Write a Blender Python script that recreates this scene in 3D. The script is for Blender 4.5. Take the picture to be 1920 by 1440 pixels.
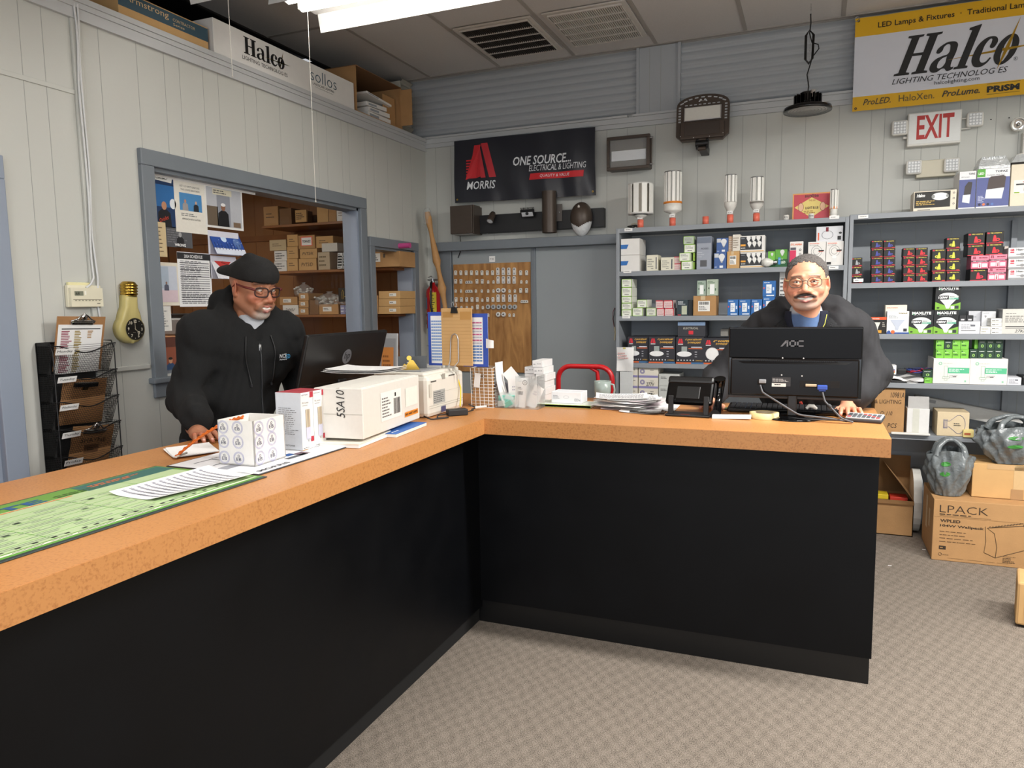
import bpy, bmesh, math, random
import numpy as np
from mathutils import Vector, Matrix, Euler, Quaternion
random.seed(7)
for o in list(bpy.data.objects): bpy.data.objects.remove(o, do_unlink=True)
SC = bpy.context.scene
COL = SC.collection
PI = math.pi

# ---------------------------------------------------------------- camera
EYE = Vector((0, 0, 1.49))
YAW, PITCH, ROLL, FPX = -0.38903609, -0.10845954, -0.01383733, 1380.34
_f = Vector((math.sin(YAW)*math.cos(PITCH), math.cos(YAW)*math.cos(PITCH), math.sin(PITCH)))
_r = _f.cross(Vector((0, 0, 1))).normalized(); _u = _r.cross(_f)
RT = _r*math.cos(ROLL) + _u*math.sin(ROLL); UP = -_r*math.sin(ROLL) + _u*math.cos(ROLL); FW = _f
cam = bpy.data.cameras.new('camera'); camo = bpy.data.objects.new('camera', cam); COL.objects.link(camo)
camo.matrix_world = Matrix(((RT.x, UP.x, -FW.x, EYE.x), (RT.y, UP.y, -FW.y, EYE.y), (RT.z, UP.z, -FW.z, EYE.z), (0, 0, 0, 1)))
cam.sensor_width = 36; cam.lens = FPX/1920*36; cam.clip_start = 0.05; cam.clip_end = 60
SC.camera = camo

# ---------------------------------------------------------------- world, exposure, daylight
SC.view_settings.view_transform = 'Standard'; SC.view_settings.look = 'None'
SC.view_settings.gamma = 1; SC.view_settings.use_curve_mapping = False
SC.view_settings.exposure = -0.1
W = bpy.data.worlds.new('world'); SC.world = W; W.use_nodes = True
W.node_tree.nodes['Background'].inputs[0].default_value = (0.93, 0.95, 1, 1)
W.node_tree.nodes['Background'].inputs[1].default_value = 0.6
def area(name, loc, size, power, col=(1, 1, 1), rot=(0, 0, 0), sy=None):
    l = bpy.data.lights.new(name, 'AREA'); l.energy = power; l.color = col
    l.shape = 'RECTANGLE'; l.size = size; l.size_y = sy or size
    o = bpy.data.objects.new(name, l); COL.objects.link(o); o.location = loc; o.rotation_euler = rot
    return o
LAMP_W = (34, 46, 22, 112, 105, 30, 30)
TUBES = [(-1.0, -0.6), (1.5, -0.6), (-1.0, 1.3), (0.95, 2.75), (2.5, 2.75), (-1.0, -2.3), (1.5, -2.3)]   # hanging strip lamps outside the frame
for i, (x, y) in enumerate(TUBES):
    area('tube_light', (x, y, 2.83), 1.16, LAMP_W[i], (1, 0.97, 0.93), sy=0.16)
area('shop_window_light', (0.3, -3.4, 1.55), 3.6, 85, (0.82, 0.9, 1), rot=(PI/2, 0, 0), sy=1.7)
area('office_light', (-4.3, 3.3, 2.6), 1.2, 34, (1, 0.93, 0.82), sy=0.3)

# ---------------------------------------------------------------- pixel -> point on a real plane
def ray(px, py): return RT*((px-960)/FPX) - UP*((py-720)/FPX) + FW
def onY(px, py, Y): d = ray(px, py); return EYE + d*(Y/d.y)
def onX(px, py, X): d = ray(px, py); return EYE + d*(X/d.x)
def onZ(px, py, Z): d = ray(px, py); return EYE + d*((Z-EYE.z)/d.z)
def rectY(x0, y0, x1, y1, Y):
    cx, cy = (x0+x1)/2, (y0+y1)/2
    a = onY(x0, cy, Y).x; b = onY(x1, cy, Y).x; t = onY(cx, y0, Y).z; u = onY(cx, y1, Y).z
    return a, u, b-a, t-u           # x, z, w, h
def rectX(x0, y0, x1, y1, X):
    cx, cy = (x0+x1)/2, (y0+y1)/2
    a = onX(x0, cy, X).y; b = onX(x1, cy, X).y; t = onX(cx, y0, X).z; u = onX(cx, y1, X).z
    return a, u, b-a, t-u           # y, z, w, h

# ---------------------------------------------------------------- materials
def lin(c):
    return tuple(((v/255/12.92) if v/255 <= 0.04045 else ((v/255+0.055)/1.055)**2.4) for v in c)
def hx(s): s = s.lstrip('#'); return tuple(int(s[i:i+2], 16) for i in (0, 2, 4))
MATS = {}
def mat(name, col, rough=0.6, metal=0.0, var=0.06, scale=30, bump=0.0, bscale=200, **k):
    m = bpy.data.materials.new(name); m.use_nodes = True
    nt = m.node_tree; N = nt.nodes; L = nt.links; p = N['Principled BSDF']
    c = lin(hx(col)) if isinstance(col, str) else col
    p.inputs['Base Color'].default_value = (*c, 1); p.inputs['Roughness'].default_value = rough
    p.inputs['Metallic'].default_value = metal
    for kk, v in k.items():
        kk = {'trans': 'Transmission Weight', 'ior': 'IOR', 'alpha': 'Alpha', 'coat': 'Coat Weight', 'spec': 'Specular IOR Level', 'sss': 'Subsurface Weight', 'sheen': 'Sheen Weight', 'em': 'Emission Strength', 'emc': 'Emission Color'}[kk]
        p.inputs[kk].default_value = v
    if var or bump:
        tc = N.new('ShaderNodeTexCoord')
    if var:
        n = N.new('ShaderNodeTexNoise'); n.inputs['Scale'].default_value = scale; n.inputs['Detail'].default_value = 3
        L.new(tc.outputs['Object'], n.inputs['Vector'])
        mr = N.new('ShaderNodeMapRange'); mr.inputs['To Min'].default_value = 1-var*1.6; mr.inputs['To Max'].default_value = 1+var*1.6
        L.new(n.outputs['Fac'], mr.inputs['Value'])
        mx = N.new('ShaderNodeVectorMath'); mx.operation = 'SCALE'; mx.inputs[0].default_value = c
        L.new(mr.outputs[0], mx.inputs['Scale']); L.new(mx.outputs[0], p.inputs['Base Color'])
    if bump:
        n2 = N.new('ShaderNodeTexNoise'); n2.inputs['Scale'].default_value = bscale; n2.inputs['Detail'].default_value = 3
        L.new(tc.outputs['Object'], n2.inputs['Vector'])
        b = N.new('ShaderNodeBump'); b.inputs['Strength'].default_value = bump; b.inputs['Distance'].default_value = 0.01
        L.new(n2.outputs['Fac'], b.inputs['Height']); L.new(b.outputs[0], p.inputs['Normal'])
    MATS[name] = m; return m
def M(k):
    if k in MATS: return MATS[k]
    return mat(k, k, rough=0.55, var=0.03, scale=60)      # a hex string: printed or moulded colour

# ---------------------------------------------------------------- text shapes
_tc = {}
def glyphs(s, bold=0.0, shear=0.0, res=2):
    key = (s, bold, shear, res)
    if key in _tc: return _tc[key]
    cu = bpy.data.curves.new('t', 'FONT'); cu.body = s; cu.size = 1; cu.offset = bold; cu.shear = shear; cu.resolution_u = res
    o = bpy.data.objects.new('t', cu); COL.objects.link(o)
    dg = bpy.context.evaluated_depsgraph_get(); me = bpy.data.meshes.new_from_object(o.evaluated_get(dg))
    v = [(q.co.x, q.co.y) for q in me.vertices]; f = [tuple(q.vertices) for q in me.polygons]
    bpy.data.objects.remove(o, do_unlink=True); bpy.data.curves.remove(cu); bpy.data.meshes.remove(me)
    if not v: v = [(0, 0), (1, 0), (1, 1)]; f = []
    xs = [q[0] for q in v]; ys = [q[1] for q in v]
    x0, y0, w, h = min(xs), min(ys), max(max(xs)-min(xs), 1e-4), max(max(ys)-min(ys), 1e-4)
    r = ([((a-x0)/w, (b-y0)/h) for a, b in v], f, w/h); _tc[key] = r
    return r

def xyz(*a): return Matrix.Translation(Vector(a))
def rz(a): return Matrix.Rotation(a, 4, 'Z')
def rx(a): return Matrix.Rotation(a, 4, 'X')
def ry(a): return Matrix.Rotation(a, 4, 'Y')
# frames: local x = right, y = up, z = out of the surface
def fronty(x, y, z): return Matrix(((1, 0, 0, x), (0, 0, -1, y), (0, 1, 0, z), (0, 0, 0, 1)))      # faces -Y
def leftx(x, y, z): return Matrix(((0, 0, 1, x), (1, 0, 0, y), (0, 1, 0, z), (0, 0, 0, 1)))        # on the left wall, faces +X

class B:
    def __init__(s): s.v = []; s.f = []; s.m = []; s.ms = []; s.T = Matrix.Identity(4); s.sm = []; s.smooth = False
    def mi(s, k):
        if k not in s.ms: s.ms.append(k)
        return s.ms.index(k)
    def add(s, vs, fs, k, sm=None):
        n = len(s.v); T = s.T
        s.v += [tuple(T @ Vector(q)) for q in vs]; i = s.mi(k)
        fl = T.determinant() < 0
        for f in fs:
            s.f.append(tuple(n+j for j in (reversed(f) if fl else f))); s.m.append(i); s.sm.append(s.smooth if sm is None else sm)
        return s
    def box(s, x, y, z, w, d, h, k, bev=0):     # min corner + sizes
        if bev <= 0:
            vs = [(x+a*w, y+b*d, z+c*h) for c in (0, 1) for b in (0, 1) for a in (0, 1)]
            return s.add(vs, [(0, 2, 3, 1), (4, 5, 7, 6), (0, 1, 5, 4), (2, 6, 7, 3), (0, 4, 6, 2), (1, 3, 7, 5)], k)
        bm = bmesh.new(); bmesh.ops.create_cube(bm, size=1)
        for v in bm.verts: v.co = Vector((x+w/2+v.co.x*w, y+d/2+v.co.y*d, z+h/2+v.co.z*h))
        bmesh.ops.bevel(bm, geom=bm.edges[:], offset=min(bev, w*.49, d*.49, h*.49), segments=2, affect='EDGES', profile=0.5)
        s.bm(bm, k); return s
    def bm(s, bm, k, sm=None):
        bm.verts.index_update(); s.add([tuple(v.co) for v in bm.verts], [tuple(v.index for v in f.verts) for f in bm.faces], k, sm); bm.free()
    def poly(s, pts, k): return s.add(pts, [tuple(range(len(pts)))], k)
    def rect(s, x, y, w, h, k, z=0.0006):
        return s.add([(x, y, z), (x+w, y, z), (x+w, y+h, z), (x, y+h, z)], [(0, 1, 2, 3)], k)
    def ell(s, cx, cy, rx_, ry_, k, z=0.0008, n=20, a0=0, a1=2*PI):
        full = abs(a1-a0-2*PI) < 1e-6; m = n if full else n+1
        return s.add([(cx+rx_*math.cos(a0+(a1-a0)*i/n), cy+ry_*math.sin(a0+(a1-a0)*i/n), z) for i in range(m)], [tuple(range(m))], k)
    def ring(s, cx, cy, r0, r1, k, z=0.001, n=24, sy=1.0):
        vs = []
        for i in range(n):
            a = 2*PI*i/n; vs += [(cx+r0*math.cos(a), cy+r0*sy*math.sin(a), z), (cx+r1*math.cos(a), cy+r1*sy*math.sin(a), z)]
        return s.add(vs, [(2*i, 2*i+1, (2*i+3) % (2*n), (2*i+2) % (2*n)) for i in range(n)], k)
    def tx(s, t, x, y, w=None, h=None, k='#111111', z=0.001, bold=0.0, shear=0.0, res=2, rot=0):
        v, f, asp = glyphs(t, bold, shear, res)
        if w is None: w = h*asp
        if h is None: h = w/asp
        c, sn = math.cos(rot), math.sin(rot)
        return s.add([(x+a*w*c-b*h*sn, y+a*w*sn+b*h*c, z) for a, b in v], f, k)
    def lines(s, x, y, w, h, n, k, z=0.001, seed=1, fill=0.45, gap=0.2):      # rows of small print
        r = random.Random(seed); st = h/n
        for i in range(n):
            yy = y+h-(i+1)*st+st*(1-fill)/2; xx = x; end = x+w*(0.55+0.45*r.random())
            while xx < end:
                ww = min(w*(0.06+0.16*r.random()), end-xx); s.rect(xx, yy, ww*(1-gap), st*fill, k, z); xx += ww
        return s
    def bars(s, x, y, w, h, k='#222222', z=0.001, n=16, seed=3):
        r = random.Random(seed)
        for i in range(n):
            s.rect(x+w*i/n, y, w/n*(0.3+0.5*r.random()), h, k, z)
        return s
    def prism(s, out, z0, z1, k, cap=True):       # outline in xy, extruded in z
        n = len(out); vs = [(a, b, z0) for a, b in out]+[(a, b, z1) for a, b in out]
        fs = [(i, (i+1) % n, n+(i+1) % n, n+i) for i in range(n)]
        if cap: fs += [tuple(reversed(range(n))), tuple(range(n, 2*n))]
        return s.add(vs, fs, k)
    def cyl(s, p0, p1, r0, r1=None, k='#888888', n=16, cap=True):
        r1 = r0 if r1 is None else r1
        p0, p1 = Vector(p0), Vector(p1); d = p1-p0
        q = Vector((0, 0, 1)).rotation_difference(d).to_matrix()
        vs = []
        for p, r in ((p0, r0), (p1, r1)):
            vs += [tuple(p+q@Vector((r*math.cos(2*PI*i/n), r*math.sin(2*PI*i/n), 0))) for i in range(n)]
        s.add(vs, [(i, (i+1) % n, n+(i+1) % n, n+i) for i in range(n)], k, True)
        if cap: s.add(vs, [tuple(reversed(range(n))), tuple(range(n, 2*n))], k, False)
        return s
    def lathe(s, prof, k, n=24, c=(0, 0, 0)):     # (r, z) profile round z
        vs = []; P = len(prof)
        for r, z in prof:
            vs += [(c[0]+r*math.cos(2*PI*i/n), c[1]+r*math.sin(2*PI*i/n), c[2]+z) for i in range(n)]
        return s.add(vs, [(j*n+i, j*n+(i+1) % n, (j+1)*n+(i+1) % n, (j+1)*n+i) for j in range(P-1) for i in range(n)], k, True)
    def tube(s, pts, r, k, n=8, closed=False, cap=True):
        pts = [Vector(p) for p in pts]; P = len(pts); vs = []; nrm = None
        for i, p in enumerate(pts):
            a = pts[(i-1) % P] if (i or closed) else p; b = pts[(i+1) % P] if (i < P-1 or closed) else p
            t = (b-a).normalized() if (b-a).length > 1e-9 else Vector((0, 0, 1))
            if nrm is None: nrm = t.orthogonal().normalized()
            nrm = (nrm-t*nrm.dot(t)); nrm = nrm.normalized() if nrm.length > 1e-6 else t.orthogonal().normalized()
            bn = t.cross(nrm); rr = r[i] if isinstance(r, (list, tuple)) else r
            vs += [tuple(p+nrm*rr*math.cos(2*PI*j/n)+bn*rr*math.sin(2*PI*j/n)) for j in range(n)]
        q = P if closed else P-1
        s.add(vs, [(i*n+j, i*n+(j+1) % n, ((i+1) % P)*n+(j+1) % n, ((i+1) % P)*n+j) for i in range(q) for j in range(n)], k, True)
        if cap and not closed: s.add([vs[j] for j in range(n)]+[vs[(P-1)*n+j] for j in range(n)], [tuple(reversed(range(n))), tuple(range(n, 2*n))], k, False)
        return s
    def sheet(s, fn, nu, nv, k, th=0.0, sm=True):  # fn(u,v)->xyz, optional thickness along -normal approximated by z
        vs = [tuple(fn(i/nu, j/nv)) for j in range(nv+1) for i in range(nu+1)]
        fs = [(j*(nu+1)+i, j*(nu+1)+i+1, (j+1)*(nu+1)+i+1, (j+1)*(nu+1)+i) for j in range(nv) for i in range(nu)]
        s.add(vs, fs, k, sm)
        if th:
            w = [(a, b, c-th) for a, b, c in vs]
            s.add(w, [tuple(reversed(f)) for f in fs], k, sm)
            N = nu+1
            per = [i for i in range(N)]+[j*N+nu for j in range(1, nv+1)]+[nv*N+i for i in range(nu-1, -1, -1)]+[j*N for j in range(nv-1, 0, -1)]
            L_ = len(per); n = len(vs)
            s.add(vs+w, [(per[(i+1) % L_], per[i], n+per[i], n+per[(i+1) % L_]) for i in range(L_)], k, False)
        return s
    def ball(s, c, r, k, n=16, sc=(1, 1, 1)):
        bm = bmesh.new(); bmesh.ops.create_uvsphere(bm, u_segments=n, v_segments=max(6, n//2+2), radius=r)
        for v in bm.verts: v.co = Vector((c[0]+v.co.x*sc[0], c[1]+v.co.y*sc[1], c[2]+v.co.z*sc[2]))
        s.bm(bm, k, True); return s
    def merge(s, g):
        n = len(s.v); s.v += g.v; mp = [s.mi(k) for k in g.ms]; s.f += [tuple(i+n for i in f) for f in g.f]; s.m += [mp[i] for i in g.m]; s.sm += g.sm
        return s
    def mesh(s, name):
        me = bpy.data.meshes.new(name); me.from_pydata(s.v, [], s.f)
        for k in s.ms: me.materials.append(M(k))
        me.polygons.foreach_set('material_index', s.m); me.polygons.foreach_set('use_smooth', s.sm); me.update()
        return me
    def obj(s, name, parent=None, mw=None, **t):
        o = bpy.data.objects.new(name, s.mesh(name)); COL.objects.link(o)
        if mw is not None: o.matrix_world = mw
        if parent: o.parent = parent
        for a, b in t.items():
            if b: o[a] = b
        return o
def empty(name, mw, **t):
    o = bpy.data.objects.new(name, None); COL.objects.link(o); o.matrix_world = mw; o.empty_display_size = 0.05
    for a, b in t.items():
        if b: o[a] = b
    return o
def st(b, name, mw=None, parent=None):
    return b.obj(name, parent=parent, mw=mw, **({} if parent else {'kind': 'structure'}))
def copy_thing(root, mw, **t):
    r = root.copy(); COL.objects.link(r); r.matrix_world = mw
    for a, b in t.items(): r[a] = b
    for ch in list(root.children):
        c = ch.copy(); COL.objects.link(c); c.parent = r
        for g in list(ch.children):
            d = g.copy(); COL.objects.link(d); d.parent = c
    return r

# ---------------------------------------------------------------- named materials
mat('wall_paint', '#c3c4be', 0.55, var=0.015, scale=3, bump=0.03, bscale=60)
mat('groove', '#a3a5a1', 0.7, var=0)
mat('rib_paint', '#a9adb1', 0.6, var=0.015, scale=3)
mat('trim_paint', '#777e85', 0.45, var=0.02, scale=8)
mat('blue_trim', '#8c96a6', 0.45, var=0.02, scale=8)
mat('door_paint', '#9aa1a4', 0.5, var=0.03, scale=4)
mat('shelf_paint', '#8d9298', 0.5, var=0.03, scale=10)
mat('crown_paint', '#bfc1c2', 0.5, var=0.01)
mat('tube_lit', '#ffffff', 0.5, var=0, em=20, emc=(1, .96, .9, 1))
mat('tile', '#cbc8c6', 0.9, var=0.04, scale=120, bump=0.15, bscale=300)
mat('tile_grid', '#a39e99', 0.7, var=0.02)
mat('grille', '#cfcac4', 0.5, var=0.02)
mat('dark', '#17130f', 0.8, var=0.05)
mat('void', '#0c0b0b', 0.9, var=0)
mat('duct', '#15171a', 0.35, var=0.25, scale=25, bump=0.9, bscale=40)
mat('cardboard', '#b48a5b', 0.8, var=0.07, scale=14, bump=0.08, bscale=120)
mat('cardboard_dark', '#7d5c3d', 0.85, var=0.07, scale=14)
mat('cardboard_tan', '#c9a06a', 0.8, var=0.05, scale=14)
mat('white_card', '#e6e4e0', 0.55, var=0.02)
mat('paper', '#f2f1ef', 0.7, var=0.02)
mat('black_plastic', '#0b0b0c', 0.4, var=0.1, scale=40)
mat('gloss_black', '#080809', 0.12, var=0)
mat('bronze', '#4b4038', 0.42, metal=0.25, var=0.06, scale=40)
mat('white_metal', '#e2e1de', 0.35, var=0.02)
mat('white_plastic', '#dfddd6', 0.4, var=0.02)
mat('cream_plastic', '#e2dcc4', 0.42, var=0.02)
mat('chrome', '#d8d8d8', 0.12, metal=1, var=0)
mat('steel', '#b4b4b6', 0.3, metal=1, var=0.05)
mat('brass', '#c8a44c', 0.22, metal=1, var=0.06)
mat('wood_orange', '#a8642a', 0.45, var=0.15, scale=12)
mat('wood_panel', '#9a6a3e', 0.5, var=0.12, scale=6)
mat('wood_shelf', '#8f5d33', 0.5, var=0.15, scale=12)
mat('red_paint', '#c01f24', 0.25, var=0.03)
mat('clear', '#ffffff', 0.02, trans=1, ior=1.15, var=0)
mat('acrylic', '#f4f8f8', 0.05, trans=0.92, ior=1.2, var=0, alpha=0.5)
mat('plastic_film', '#eef0f0', 0.18, trans=0.7, ior=1.15, var=0, alpha=0.45, bump=0.6, bscale=60)
mat('black_cloth', '#161617', 0.95, var=0.12, scale=120, bump=0.15, bscale=600)
# ================================================================= THE ROOM
XL, YB, ZC = -2.955, 5.42, 3.28
XR, YF = 3.2, -3.5
# carpet: tufted zigzag weave in warm grey
def carpet():
    m = bpy.data.materials.new('carpet'); m.use_nodes = True; nt = m.node_tree; N = nt.nodes; L = nt.links; p = N['Principled BSDF']
    p.inputs['Roughness'].default_value = 0.95; p.inputs['Specular IOR Level'].default_value = 0.1
    tc = N.new('ShaderNodeTexCoord'); mp = N.new('ShaderNodeMapping'); mp.inputs['Rotation'].default_value = (0, 0, 0.35)
    L.new(tc.outputs['Object'], mp.inputs['Vector'])
    def wave(rot, sc, dist, dsc):
        q = N.new('ShaderNodeMapping'); q.inputs['Rotation'].default_value = (0, 0, rot); L.new(tc.outputs['Object'], q.inputs['Vector'])
        w = N.new('ShaderNodeTexWave'); w.inputs['Scale'].default_value = sc; w.inputs['Distortion'].default_value = dist; w.inputs['Detail'].default_value = 2; w.inputs['Detail Scale'].default_value = dsc
        L.new(q.outputs[0], w.inputs['Vector']); return w
    a = wave(0.45, 6.5, 4.5, 1.6); b = wave(-0.75, 6.5, 4.5, 1.6)
    mul = N.new('ShaderNodeMath'); mul.operation = 'ADD'; L.new(a.outputs['Fac'], mul.inputs[0]); L.new(b.outputs['Fac'], mul.inputs[1])
    n = N.new('ShaderNodeTexNoise'); n.inputs['Scale'].default_value = 260; n.inputs['Detail'].default_value = 2; L.new(tc.outputs['Object'], n.inputs['Vector'])
    n2 = N.new('ShaderNodeTexNoise'); n2.inputs['Scale'].default_value = 1.2; L.new(tc.outputs['Object'], n2.inputs['Vector'])
    s1 = N.new('ShaderNodeMath'); s1.operation = 'MULTIPLY_ADD'; L.new(mul.outputs[0], s1.inputs[0]); s1.inputs[1].default_value = 0.05
    L.new(n.outputs['Fac'], s1.inputs[2])
    s2 = N.new('ShaderNodeMath'); s2.operation = 'MULTIPLY_ADD'; L.new(n2.outputs['Fac'], s2.inputs[0]); s2.inputs[1].default_value = 0.1; L.new(s1.outputs[0], s2.inputs[2])
    cr = N.new('ShaderNodeValToRGB'); e = cr.color_ramp.elements
    e[0].position = 0.34; e[0].color = (*lin(hx('#453e37')), 1); e[1].position = 0.84; e[1].color = (*lin(hx('#a1968a')), 1)
    L.new(s2.outputs[0], cr.inputs[0]); L.new(cr.outputs[0], p.inputs['Base Color'])
    bp = N.new('ShaderNodeBump'); bp.inputs['Strength'].default_value = 0.5; bp.inputs['Distance'].default_value = 0.006
    L.new(s2.outputs[0], bp.inputs['Height']); L.new(bp.outputs[0], p.inputs['Normal'])
    MATS['carpet'] = m
carpet()
b = B(); b.box(-5.6, YF, -0.1, XR+5.6, YB-YF, 0.1, 'carpet'); st(b, 'floor')

# ceiling tiles 0.6 x 1.2 m in a grid, running to x=-3.43 above the partition; two grilles
b = B(); b.box(-3.43, YF, ZC, XR+3.43, YB-YF, 0.03, 'tile')
gx = [-2.86+0.596*i for i in range(11)]
for x in gx: b.box(x-0.0125, YF, ZC-0.004, 0.025, YB-YF-0.06, 0.004, 'tile_grid')
for y in [4.14-1.2*i for i in range(7)]: b.box(-3.43, y-0.0125, ZC-0.0035, XR+3.43, 0.025, 0.0035, 'tile_grid')
b.box(-3.43, YB-0.075, ZC-0.006, XR+3.43, 0.03, 0.006, 'tile_grid')
b.box(-3.445, YF, ZC-0.012, 0.018, YB-YF, 0.045, 'dark')
# the short row of grey lath closing the gap to the ribbed wall
st(b, 'ceiling')
def grille(x0, x1, y0, y1, dark, lab):
    t = empty('ceiling_vent', xyz((x0+x1)/2, (y0+y1)/2, ZC-0.006), label=lab, category='vent', group='ceiling vents')
    w, d = x1-x0, y1-y0; b = B(); b.box(-w/2, -d/2, -0.008, w, d, 0.008, 'grille')
    e = 0.028
    b.box(-w/2+e, -d/2+e, -0.0105, w-2*e, d-2*e, 0.003, 'dark' if dark else '#6d6863'); b.obj('frame', t)
    g = B(); ww, dd = w-2*e, d-2*e
    for i in range(6): g.box(-ww/2, -dd/2+dd*i/5-0.006, -0.02, ww, 0.012, 0.01, 'grille')
    for i in (0, 1): g.box(-ww/2-0.003+i*ww, -dd/2, -0.02, 0.006, dd, 0.01, 'grille')
    n = 34
    for i in range(1, n): g.box(-ww/2+ww*i/n, -dd/2, -0.019, 0.0035 if dark else 0.0065, dd, 0.008, '#3a332e' if dark else 'grille')
    g.obj('louvre', t)
grille(-2.225, -1.69, 4.5, 5.15, True, 'black-louvred square ceiling vent, left of the pair above the banner')
grille(-1.615, -1.09, 4.5, 5.14, False, 'pale grey louvred ceiling vent, right of the pair, nearer the grey post')

# back wall: grooved panelling below, ribbed metal above
PG = [818, 846, 925, 985, 1044, 1090, 1138, 1176, 1228, 1280, 1308, 1363, 1391, 1435, 1464, 1508, 1570, 1630, 1655, 1694, 1725, 1760, 1794, 1828, 1862, 1905]
b = B(); b.box(-5.6, YB, 0, XR+5.6, 0.1, 3.5, 'wall_paint')
gxs = [onY(p, 330, YB).x for p in PG]; x = gxs[-1]
while x < XR-0.3: x += 0.2; gxs.append(x)
for x in gxs: b.box(x-0.0014, YB-0.0012, 0, 0.0028, 0.002, 2.78, 'groove')
st(b, 'wall_back')
xj0, xj1 = -1.216, -0.905
def ribs(x0, x1, lipped, name):
    b = B(); n = 8; z0, z1 = 2.835, 3.272; pr = []
    for i in range(n):
        za = z0+(z1-z0)*i/n; h = (z1-z0)/n
        pr += [(0.012, za), (0.030, za+h*0.18), (0.034, za+h*0.32), (0.016, za+h*0.8)]
    pr.append((0.012, z1)); vs = []
    for (o, z) in pr: vs += [(x0, YB-o, z), (x1, YB-o, z)]
    b.add(vs, [(2*i, 2*i+1, 2*i+3, 2*i+2) for i in range(len(pr)-1)], 'rib_paint', True)
    st(b, name)
ribs(-3.4, xj0, 1, 'wall_upper_left'); ribs(xj1, XR, 1, 'wall_upper_right')
b = B(); b.box(xj0, YB-0.035, 2.82, xj1-xj0, 0.035, 0.455, 'rib_paint')
for x in (xj0, xj1-0.02): b.box(x, YB-0.05, 2.82, 0.02, 0.02, 0.455, 'rib_paint')
for x in (xj0+0.09, xj0+0.17): b.box(x, YB-0.036, 2.82, 0.0025, 0.001, 0.455, 'groove')
st(b, 'trim_1')
b = B(); b.box(XL, YB-0.035, 2.775, XR-XL, 0.035, 0.035, 'crown_paint'); b.box(XL, YB-0.02, 2.745, XR-XL, 0.02, 0.03, 'crown_paint')
b.box(XL, YB-0.055, 2.81, -1.28-XL, 0.055, 0.014, 'crown_paint'); b.box(-1.24, YB-0.055, 2.81, XR+1.24, 0.055, 0.014, 'crown_paint'); st(b, 'trim_2')

# left partition with window opening, doorway and the far-left door
WY0, WY1, WZ0, WZ1 = 2.695, 4.43, 1.17, 2.165
DY0, DY1, DZ = 4.60, 5.165, 1.915
EY0, EY1, EZ = 0.85, 1.885, 2.0
T = 0.12
b = B()
def lw(y0, y1, z0, z1): b.box(XL-T, y0, z0, T, y1-y0, z1-z0, 'wall_paint')
lw(YF, EY0, 0, 2.80); lw(EY0, EY1, EZ, 2.80); lw(EY1, WY0, 0, 2.80); lw(WY0, WY1, WZ1, 2.80); lw(WY0, WY1, 0, WZ0)
lw(WY1, DY0, 0, 2.80); lw(DY0, DY1, DZ, 2.80); lw(DY1, YB, 0, 2.80)
LG = [(48, 200), (90, 200), (193, 200), (262, 200), (312, 200), (340, 200), (383, 200), (411, 200), (458, 200), (481, 200), (525, 230), (567, 240), (595, 250), (612, 260), (640, 260), (653, 260), (684, 280), (700, 290), (726, 300), (752, 310), (770, 310)]
for px, py in LG:
    y = onX(px, py, XL).y
    segs = [(0, 2.78)]
    if WY0-0.08 < y < WY1+0.08: segs = [(0, WZ0-0.1), (WZ1+0.08, 2.78)]
    if DY0-0.07 < y < DY1+0.07: segs = [(DZ+0.06, 2.78)]
    for a, c in segs: b.box(XL-0.001, y-0.0012, a, 0.0018, 0.0024, c-a, 'groove')
st(b, 'wall_left')
b = B(); b.box(XL, YF, 2.72, 0.018, YB-YF, 0.06, 'crown_paint'); b.box(XL, YF, 2.765, 0.026, YB-YF, 0.022, 'crown_paint'); b.box(XL-T-0.02, YF, 2.787, T+0.055, YB-YF, 0.024, 'crown_paint')
st(b, 'trim_3')
# raised panel seam, batten and short rail left of the window
yb = onX(160, 300, XL).y
b = B(); b.box(XL, yb-0.03, 0, 0.014, 0.045, 2.72, 'wall_paint', 0.003); st(b, 'trim_4')
b = B(); q0 = onX(0, 133, XL); b.box(XL, YF, q0.z-0.012, 0.006, yb-0.03-YF, 0.02, 'wall_paint', 0.002); st(b, 'trim_5')
b = B(); b.box(XL, 2.385, 1.205, 0.014, WY0-0.09-2.385, 0.022, 'wall_paint', 0.004); st(b, 'trim_6')

# the office window: frame, sill, glass
w1 = B(); f = 0.075
w1.box(XL-0.005, WY0-f, WZ0-0.03, 0.028, f, WZ1-WZ0+0.03, 'trim_paint', 0.004); w1.box(XL-0.005, WY1, WZ0-0.03, 0.028, f, WZ1-WZ0+0.03, 'trim_paint', 0.004)
w1.box(XL-0.005, WY0-f, WZ1, 0.03, WY1-WY0+2*f, f, 'trim_paint', 0.004)
w1.box(XL-T, WY0, WZ0, T, 0.018, WZ1-WZ0, 'trim_paint'); w1.box(XL-T, WY1-0.018, WZ0, T, 0.018, WZ1-WZ0, 'blue_trim'); w1.box(XL-T, WY0, WZ1-0.018, T, WY1-WY0, 0.018, 'trim_paint')
w1.box(XL-T, WY0, WZ0, T, WY1-WY0, 0.012, 'trim_paint')
win = st(w1, 'window_1')
s_ = B(); s_.box(XL-0.06, WY0-f-0.02, WZ0-0.04, 0.10, WY1-WY0+2*f+0.04, 0.028, 'trim_paint', 0.006); s_.box(XL, WY0-f, WZ0-0.11, 0.018, WY1-WY0+2*f, 0.07, 'trim_paint', 0.004); s_.obj('window_sill', win)
g = B(); g.box(XL-0.062, WY0+0.015, WZ0+0.01, 0.004, WY1-WY0-0.03, WZ1-WZ0-0.025, 'clear'); g.obj('pane', win)
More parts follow.
